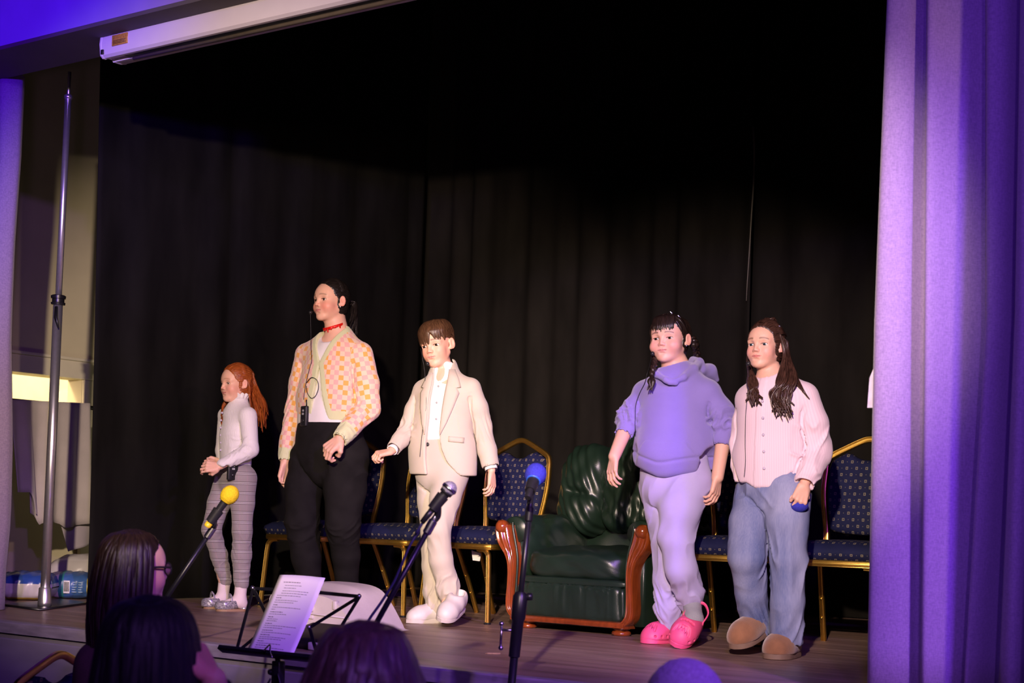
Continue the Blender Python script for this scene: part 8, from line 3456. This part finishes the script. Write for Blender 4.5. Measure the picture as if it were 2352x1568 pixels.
    for k in range(40):                      # far side
        t = rnd.random()
        s0 = W(-0.335, 0.0 - 0.30 * t, 0.02)
        m1 = W(-0.36, 0.06 - 0.2 * t, -0.34)
        m2 = lay(p(1727 - 10 * t + rnd.uniform(-4, 4), 885), 0.012)
        if abs(m2[1] - m1[1]) > 0.2:
            m2[1] = m1[1] - 0.02
        e = lay(p(1714 + 20 * t + rnd.uniform(-8, 6), rnd.uniform(905, 936)), 0.012 + 0.015 * rnd.random())
        w = 0.010 * math.sin(k * 1.7)
        hr.lock([s0, m1, m2 + l * w, (m2 + e) / 2 - l * w + np.array((0, -0.006, 0)), e + l * w], [0.008, 0.010, 0.009, 0.008, 0.0042], 0.5, steps=6)
    hr.build('hair', m_h, f.root)
    bm = BM()
    add_box(bm, (-0.006, -0.004, -0.002), (0.006, 0.004, 0.003), bev=0.001, M=Matrix.Translation(W(0.30, -0.02, 0.37)))
    obj('hair_clip', bm, m_steel, f.root)
    # dark blue foam ball held in the fist
    c = p(1836, 1161, -0.150)
    w_ = f.root.matrix_basis @ Vector(c)
    bt = thing('foam_ball', 'small dark blue foam piece showing under the fist of the pink shirt wearer', 'foam ball', w_)
    bm = BM()
    bmesh.ops.create_uvsphere(bm, u_segments=24, v_segments=16, radius=1)
    for v in bm.verts:
        v.co = Vector((v.co.x * 0.036, v.co.y * 0.032, v.co.z * 0.026))
    obj('foam', bm, m_bfoam, bt).rotation_euler = (0, 0, TH)
    return f
# ================================================================== audience
def seated(name, label, px, py, depth, hh, az, hair_fn, top_m, pitch=0.0, sh_w=0.185, tints=None, arm=None, rn=0.05, drop=0.27, body_az=None):
    """someone on a hall chair seen from behind: whole seated body, feet on the hall floor"""
    f = Fig(name, label, px, py, 'audience in front of the stage', depth=depth, z0=ZH)
    l, fw = side_vecs(az if body_az is None else body_az)
    c = f.p(px, py)
    f.root.location = Vector((f.o.x, f.o.y, ZH))
    hd = Head(c, hh, az, pitch)
    dn = lambda z, fwd=0.0, lat=0.0: np.array((c[0], c[1], 0)) + fw * fwd + l * lat + np.array((0, 0, z))
    zc = c[2]
    J = dict(l=l, f=fw, rb=0.125, rn=rn, ra=0.042, rl=0.07, neck=dn(zc - 0.19, -0.035), chest=dn(zc - 0.36, -0.03), waist=dn(zc - 0.58, -0.03), pelvis=dn(0.52, -0.05),
             sh=[dn(zc - drop, -0.03, sh_w), dn(zc - drop, -0.03, -sh_w)], el=[dn(zc - 0.54, 0.02, sh_w + 0.05), dn(zc - 0.54, 0.02, -sh_w - 0.05)],
             wr=[dn(0.60, 0.24, 0.10), dn(0.60, 0.24, -0.10)], hip=[dn(0.50, 0.02, 0.09), dn(0.50, 0.02, -0.09)], kn=[dn(0.48, 0.36, 0.11), dn(0.48, 0.36, -0.11)],
             an=[dn(0.09, 0.22, 0.11), dn(0.09, 0.22, -0.11)], toe=[dn(0.03, 0.38, 0.12), dn(0.03, 0.38, -0.12)])
    if arm is not None:
        J['el'][1], J['wr'][1] = arm[0], arm[1]
    hnds = [dict(w=J['wr'][0], d=fw * 0.8 - l * 0.6, n=(0, 0, -1), t=-1, L=0.165, curl=0.4), dict(w=J['wr'][1], d=(fw * 0.8 + l * 0.6) if arm is None else arm[2], n=(0, 0, -1) if arm is None else arm[3], t=1, L=0.165, curl=0.5)]
    make_skin(f, hd, J, tints or (SKIN, BLUSH, LIPS, (0.10, 0.06, 0.04), 0.8), hnds, step=0.012)
    hd.eyes(f.root, m_iris_brown)
    lo, hi = bounds([J['neck'], J['pelvis']] + J['sh'] + J['el'], 0.16)
    fl = Field(lo, hi, 0.011)
    fx = (fw, 0.72)
    fl.chain([J['pelvis'], J['waist'], J['chest']], [0.165, 0.150, 0.155], 0.05, fx)
    fl.cone(J['chest'], J['neck'] - (0, 0, 0.02), 0.15, 0.075, 0.05, fx)
    for i in (0, 1):
        fl.cone(J['chest'] * 0.4 + J['neck'] * 0.6, J['sh'][i], 0.07, 0.062, 0.05)
        e = J['el'][i] if (i == 0 or arm is None) else J['sh'][i] * 0.25 + J['el'][i] * 0.75
        fl.chain([J['sh'][i], e], [0.062, 0.056], 0.02)
    from_field('jumper', fl, top_m, f.root, lambda V, N_: 0.008 * vnoise(V * 9, 3))
    lo, hi = bounds([J['pelvis']] + J['hip'] + J['kn'] + J['an'], 0.15)
    fl = Field(lo, hi, 0.012)
    for i in (0, 1):
        fl.chain([J['pelvis'] * 0.4 + J['hip'][i] * 0.6, J['hip'][i], J['kn'][i], J['an'][i]], [0.12, 0.105, 0.072, 0.055], 0.03)
    from_field('trousers', fl, m_jean_dark, f.root)
    for i in (0, 1):
        heel = J['an'][i] - fw * 0.05
        heel[2] = 0
        shoe('shoe', f, heel, heel + fw * 0.25, m_dark, 0.25, 0.09, 'sneaker')
    hr = Hair()
    m = hair_fn(f, hd, hr)
    hr.build('hair', m, f.root)
    return f, hd, J


m_jean_dark = mat('dark_trouser_cloth', (0.02, 0.02, 0.03), 0.8, noise=0.2, nscale=12)
m_brown_top = mat('brown_knit', (0.075, 0.040, 0.034), 0.9, noise=0.15, nscale=30, bump=0.3, bscale=300)
m_dark_top = mat('dark_navy_knit', (0.016, 0.014, 0.026), 0.9, noise=0.15, nscale=30, bump=0.3, bscale=300)
m_plum_top = mat('plum_knit', (0.05, 0.02, 0.05), 0.9, noise=0.15, nscale=30, bump=0.3, bscale=300)


def curtain_hair(hd, hr, seed, n, ends, phmin=0.5, part=0.0, back=True, r=0.011, lift=0.03, phmax=2.4, cap_line=None):
    """straight hair from a parting, falling round the back of the head; ends(ph, rnd) -> tip position"""
    rnd = random.Random(seed)
    N_h = lambda q: q - hd.w(0, -0.07, 0.1)
    cap_hair(hd, hr, cap_line or (lambda a, b, c: np.minimum(0.20 - b + np.clip(c - 0.25, -0.1, 0.3) * 0.6, 0.10 - b + np.clip(c, 0, 1))), lift, step=0.006,
             flow=lambda q: (np.arctan2(q[:, 0], -q[:, 1] - 0.07) * 30, q[:, 2] * 60, q[:, 0] * 2))
    for k in range(n):
        q = rnd.choice((-1, 1))
        ph = q * rnd.uniform(phmin, math.pi)
        t = 1 - abs(ph) / math.pi
        s0 = hd.w(part + 0.02 * q, -0.40 + 0.75 * t, 0.50 - 0.7 * max(0, 0.3 - t) ** 1.2 + 0.01)
        o1 = hd.w(*scalp(hd, 0.75, ph, lift + rnd.uniform(0.0, 0.03)))
        o2 = hd.w(*scalp(hd, 1.45, ph, lift + rnd.uniform(0.01, 0.05)))
        e = ends(ph, rnd)
        mid = (o2 * 0.5 + e * 0.5) + np.array((rnd.uniform(-.01, .01), rnd.uniform(-.01, .01), 0)) + (np.array((o2 - hd.c)) * np.array((1, 1, 0))) * 0.10
        hr.lock([s0, o1, o2, mid, e], [0.006, r, r * 1.1, r, r * 0.35], 0.4, nrm=N_h, steps=6)


def audience():
    # long-haired person with glasses, half turned to the right
    az = math.pi + 0.92

    def hairA(f, hd, hr):
        m = hair_material('chestnut_hair', (0.008, 0.0045, 0.0035), (0.045, 0.024, 0.016), 0.40)
        p = f.p

        def ends(ph, rnd):
            a = ph
            e = hd.w(math.sin(a) * 0.40, -0.10 + math.cos(a) * 0.42, -0.5)
            e = e + np.array((0, 0, rnd.uniform(-0.26, -0.10)))
            e[0] -= 0.015
            return e
        curtain_hair(hd, hr, 11, 330, ends, phmin=1.38, r=0.009, lift=0.035, cap_line=lambda a, b, c: np.minimum(0.12 - b + np.clip(c - 0.2, -0.1, 0.3) * 0.8, 0.02 - b + np.clip(c, 0, 1)))
        return m
    f, hd, J = seated('person', 'person with long brown hair and dark glasses seen from behind', 316, 1304, 4.5, 0.222, az, hairA, m_brown_top, sh_w=0.105, body_az=math.pi - 0.1, drop=0.29)
    gl = BM()
    W = hd.w
    for q in (-1, 1):
        pts = [W(q * 0.155 + 0.105 * math.cos(t), 0.375, -0.005 + 0.085 * math.sin(t)) for t in np.linspace(0, 2 * math.pi, 25)[:-1]]
        add_tube(gl, [tuple(x) for x in pts], 0.0024, n=6, closed=True)
    add_tube(gl, [tuple(W(-0.05, 0.38, 0.01)), tuple(W(0, 0.40, 0.02)), tuple(W(0.05, 0.38, 0.01))], 0.0022, n=6)
    g = obj('glasses', gl, m_dark, f.root)
    for q in (-1, 1):
        bm = BM()
        add_tube(bm, [tuple(W(q * 0.26, 0.375, 0.02)), tuple(W(q * 0.355, 0.16, 0.03)), tuple(W(q * 0.37, -0.10, 0.02))], 0.0030, n=6)
        obj('temple_arm', bm, m_dark, g)
        bm = BM()
        pts = [W(q * 0.155 + 0.10 * math.cos(t), 0.375, -0.005 + 0.08 * math.sin(t)) for t in np.linspace(0, 2 * math.pi, 25)[:-1]]
        bm.faces.new([bm.verts.new(x) for x in pts])
        ln = obj('lens', bm, m_lens, g, smooth=False)

    # dark-haired person, arm raised on the right
    def hairB(f, hd, hr):
        m = hair_material('black_hair', (0.003, 0.0025, 0.0035), (0.010, 0.008, 0.012), 0.55)

        def ends(ph, rnd):
            e = hd.w(math.sin(ph) * 0.46, -0.08 + math.cos(ph) * 0.47, -0.5)
            return e + np.array((0, 0, rnd.uniform(-0.22, -0.08)))
        curtain_hair(hd, hr, 12, 330, ends, r=0.011, lift=0.05)
        return m
    fB = Fig('probe', '', 345, 1500, depth=3.0, z0=ZH)
    bpy.data.objects.remove(fB.root)
    q = fB.p
    arm = (q(512, 1720, 0.02), q(490, 1560, -0.02), np.array((-0.50, 0.15, 0.75)), np.array((-0.8, 0.2, -0.5)))
    f, hd, J = seated('person', 'black-haired person in the audience with one bare arm raised', 345, 1502, 3.0, 0.222, math.pi - 0.05, hairB, m_dark_top, arm=arm)
    bm = BM()
    wr = J['wr'][1]
    dv = unit(wr - J['el'][1])
    M = frame_m(wr - dv * 0.02, dv)
    for z in (-0.006, 0.006):
        pts = [M @ Vector((math.cos(t) * 0.032, math.sin(t) * 0.032, z)) for t in np.linspace(0, 2 * math.pi, 25)[:-1]]
        add_tube(bm, pts, 0.004, n=6, closed=True)
    obj('bracelet', bm, m_dark, f.root)

    # brown bob in the middle
    def hairC(f, hd, hr):
        m = hair_material('brown_bob_hair', (0.030, 0.016, 0.015), (0.15, 0.085, 0.075), 0.34)

        def ends(ph, rnd):
            return hd.w(math.sin(ph) * 0.47, -0.08 + math.cos(ph) * 0.47, -0.40 + rnd.uniform(-0.10, 0.12))
        curtain_hair(hd, hr, 13, 340, ends, r=0.011, lift=0.07, part=0.02)
        return m
    seated('person', 'person with a brown bob in the audience, before the speaker', 838, 1575, 2.8, 0.222, math.pi + 0.1, hairC, m_plum_top)

    # short cropped head on the right
    def hairD(f, hd, hr):
        m = hair_material('short_grey_hair', (0.20, 0.18, 0.22), (0.42, 0.40, 0.46), 0.6)
        cap_hair(hd, hr, lambda a, b, c: np.minimum(0.22 - b + np.clip(c - 0.25, -0.1, 0.3) * 0.6, c + 0.35 - 0.9 * np.clip(b + 0.05, 0, 1)), 0.022, step=0.005, groove=0.0015,
                 flow=lambda q: (q[:, 0] * 90, q[:, 2] * 60, q[:, 1] * 40))
        return m
    seated('person', 'person with short cropped grey hair lit violet, bottom of the picture', 1572, 1644, 3.0, 0.228, math.pi + 0.15, hairD, m_dark_top)


m_lens = bpy.data.materials.new('spectacle_lens')
m_lens.use_nodes = True
_b = m_lens.node_tree.nodes['Principled BSDF']
_b.inputs['Transmission Weight'].default_value = 0.95
_b.inputs['Roughness'].default_value = 0.02
_b.inputs['IOR'].default_value = 1.1

child_plaid()
person_cardigan()
person_suit()
person_hoodie()
person_pink()
audience()
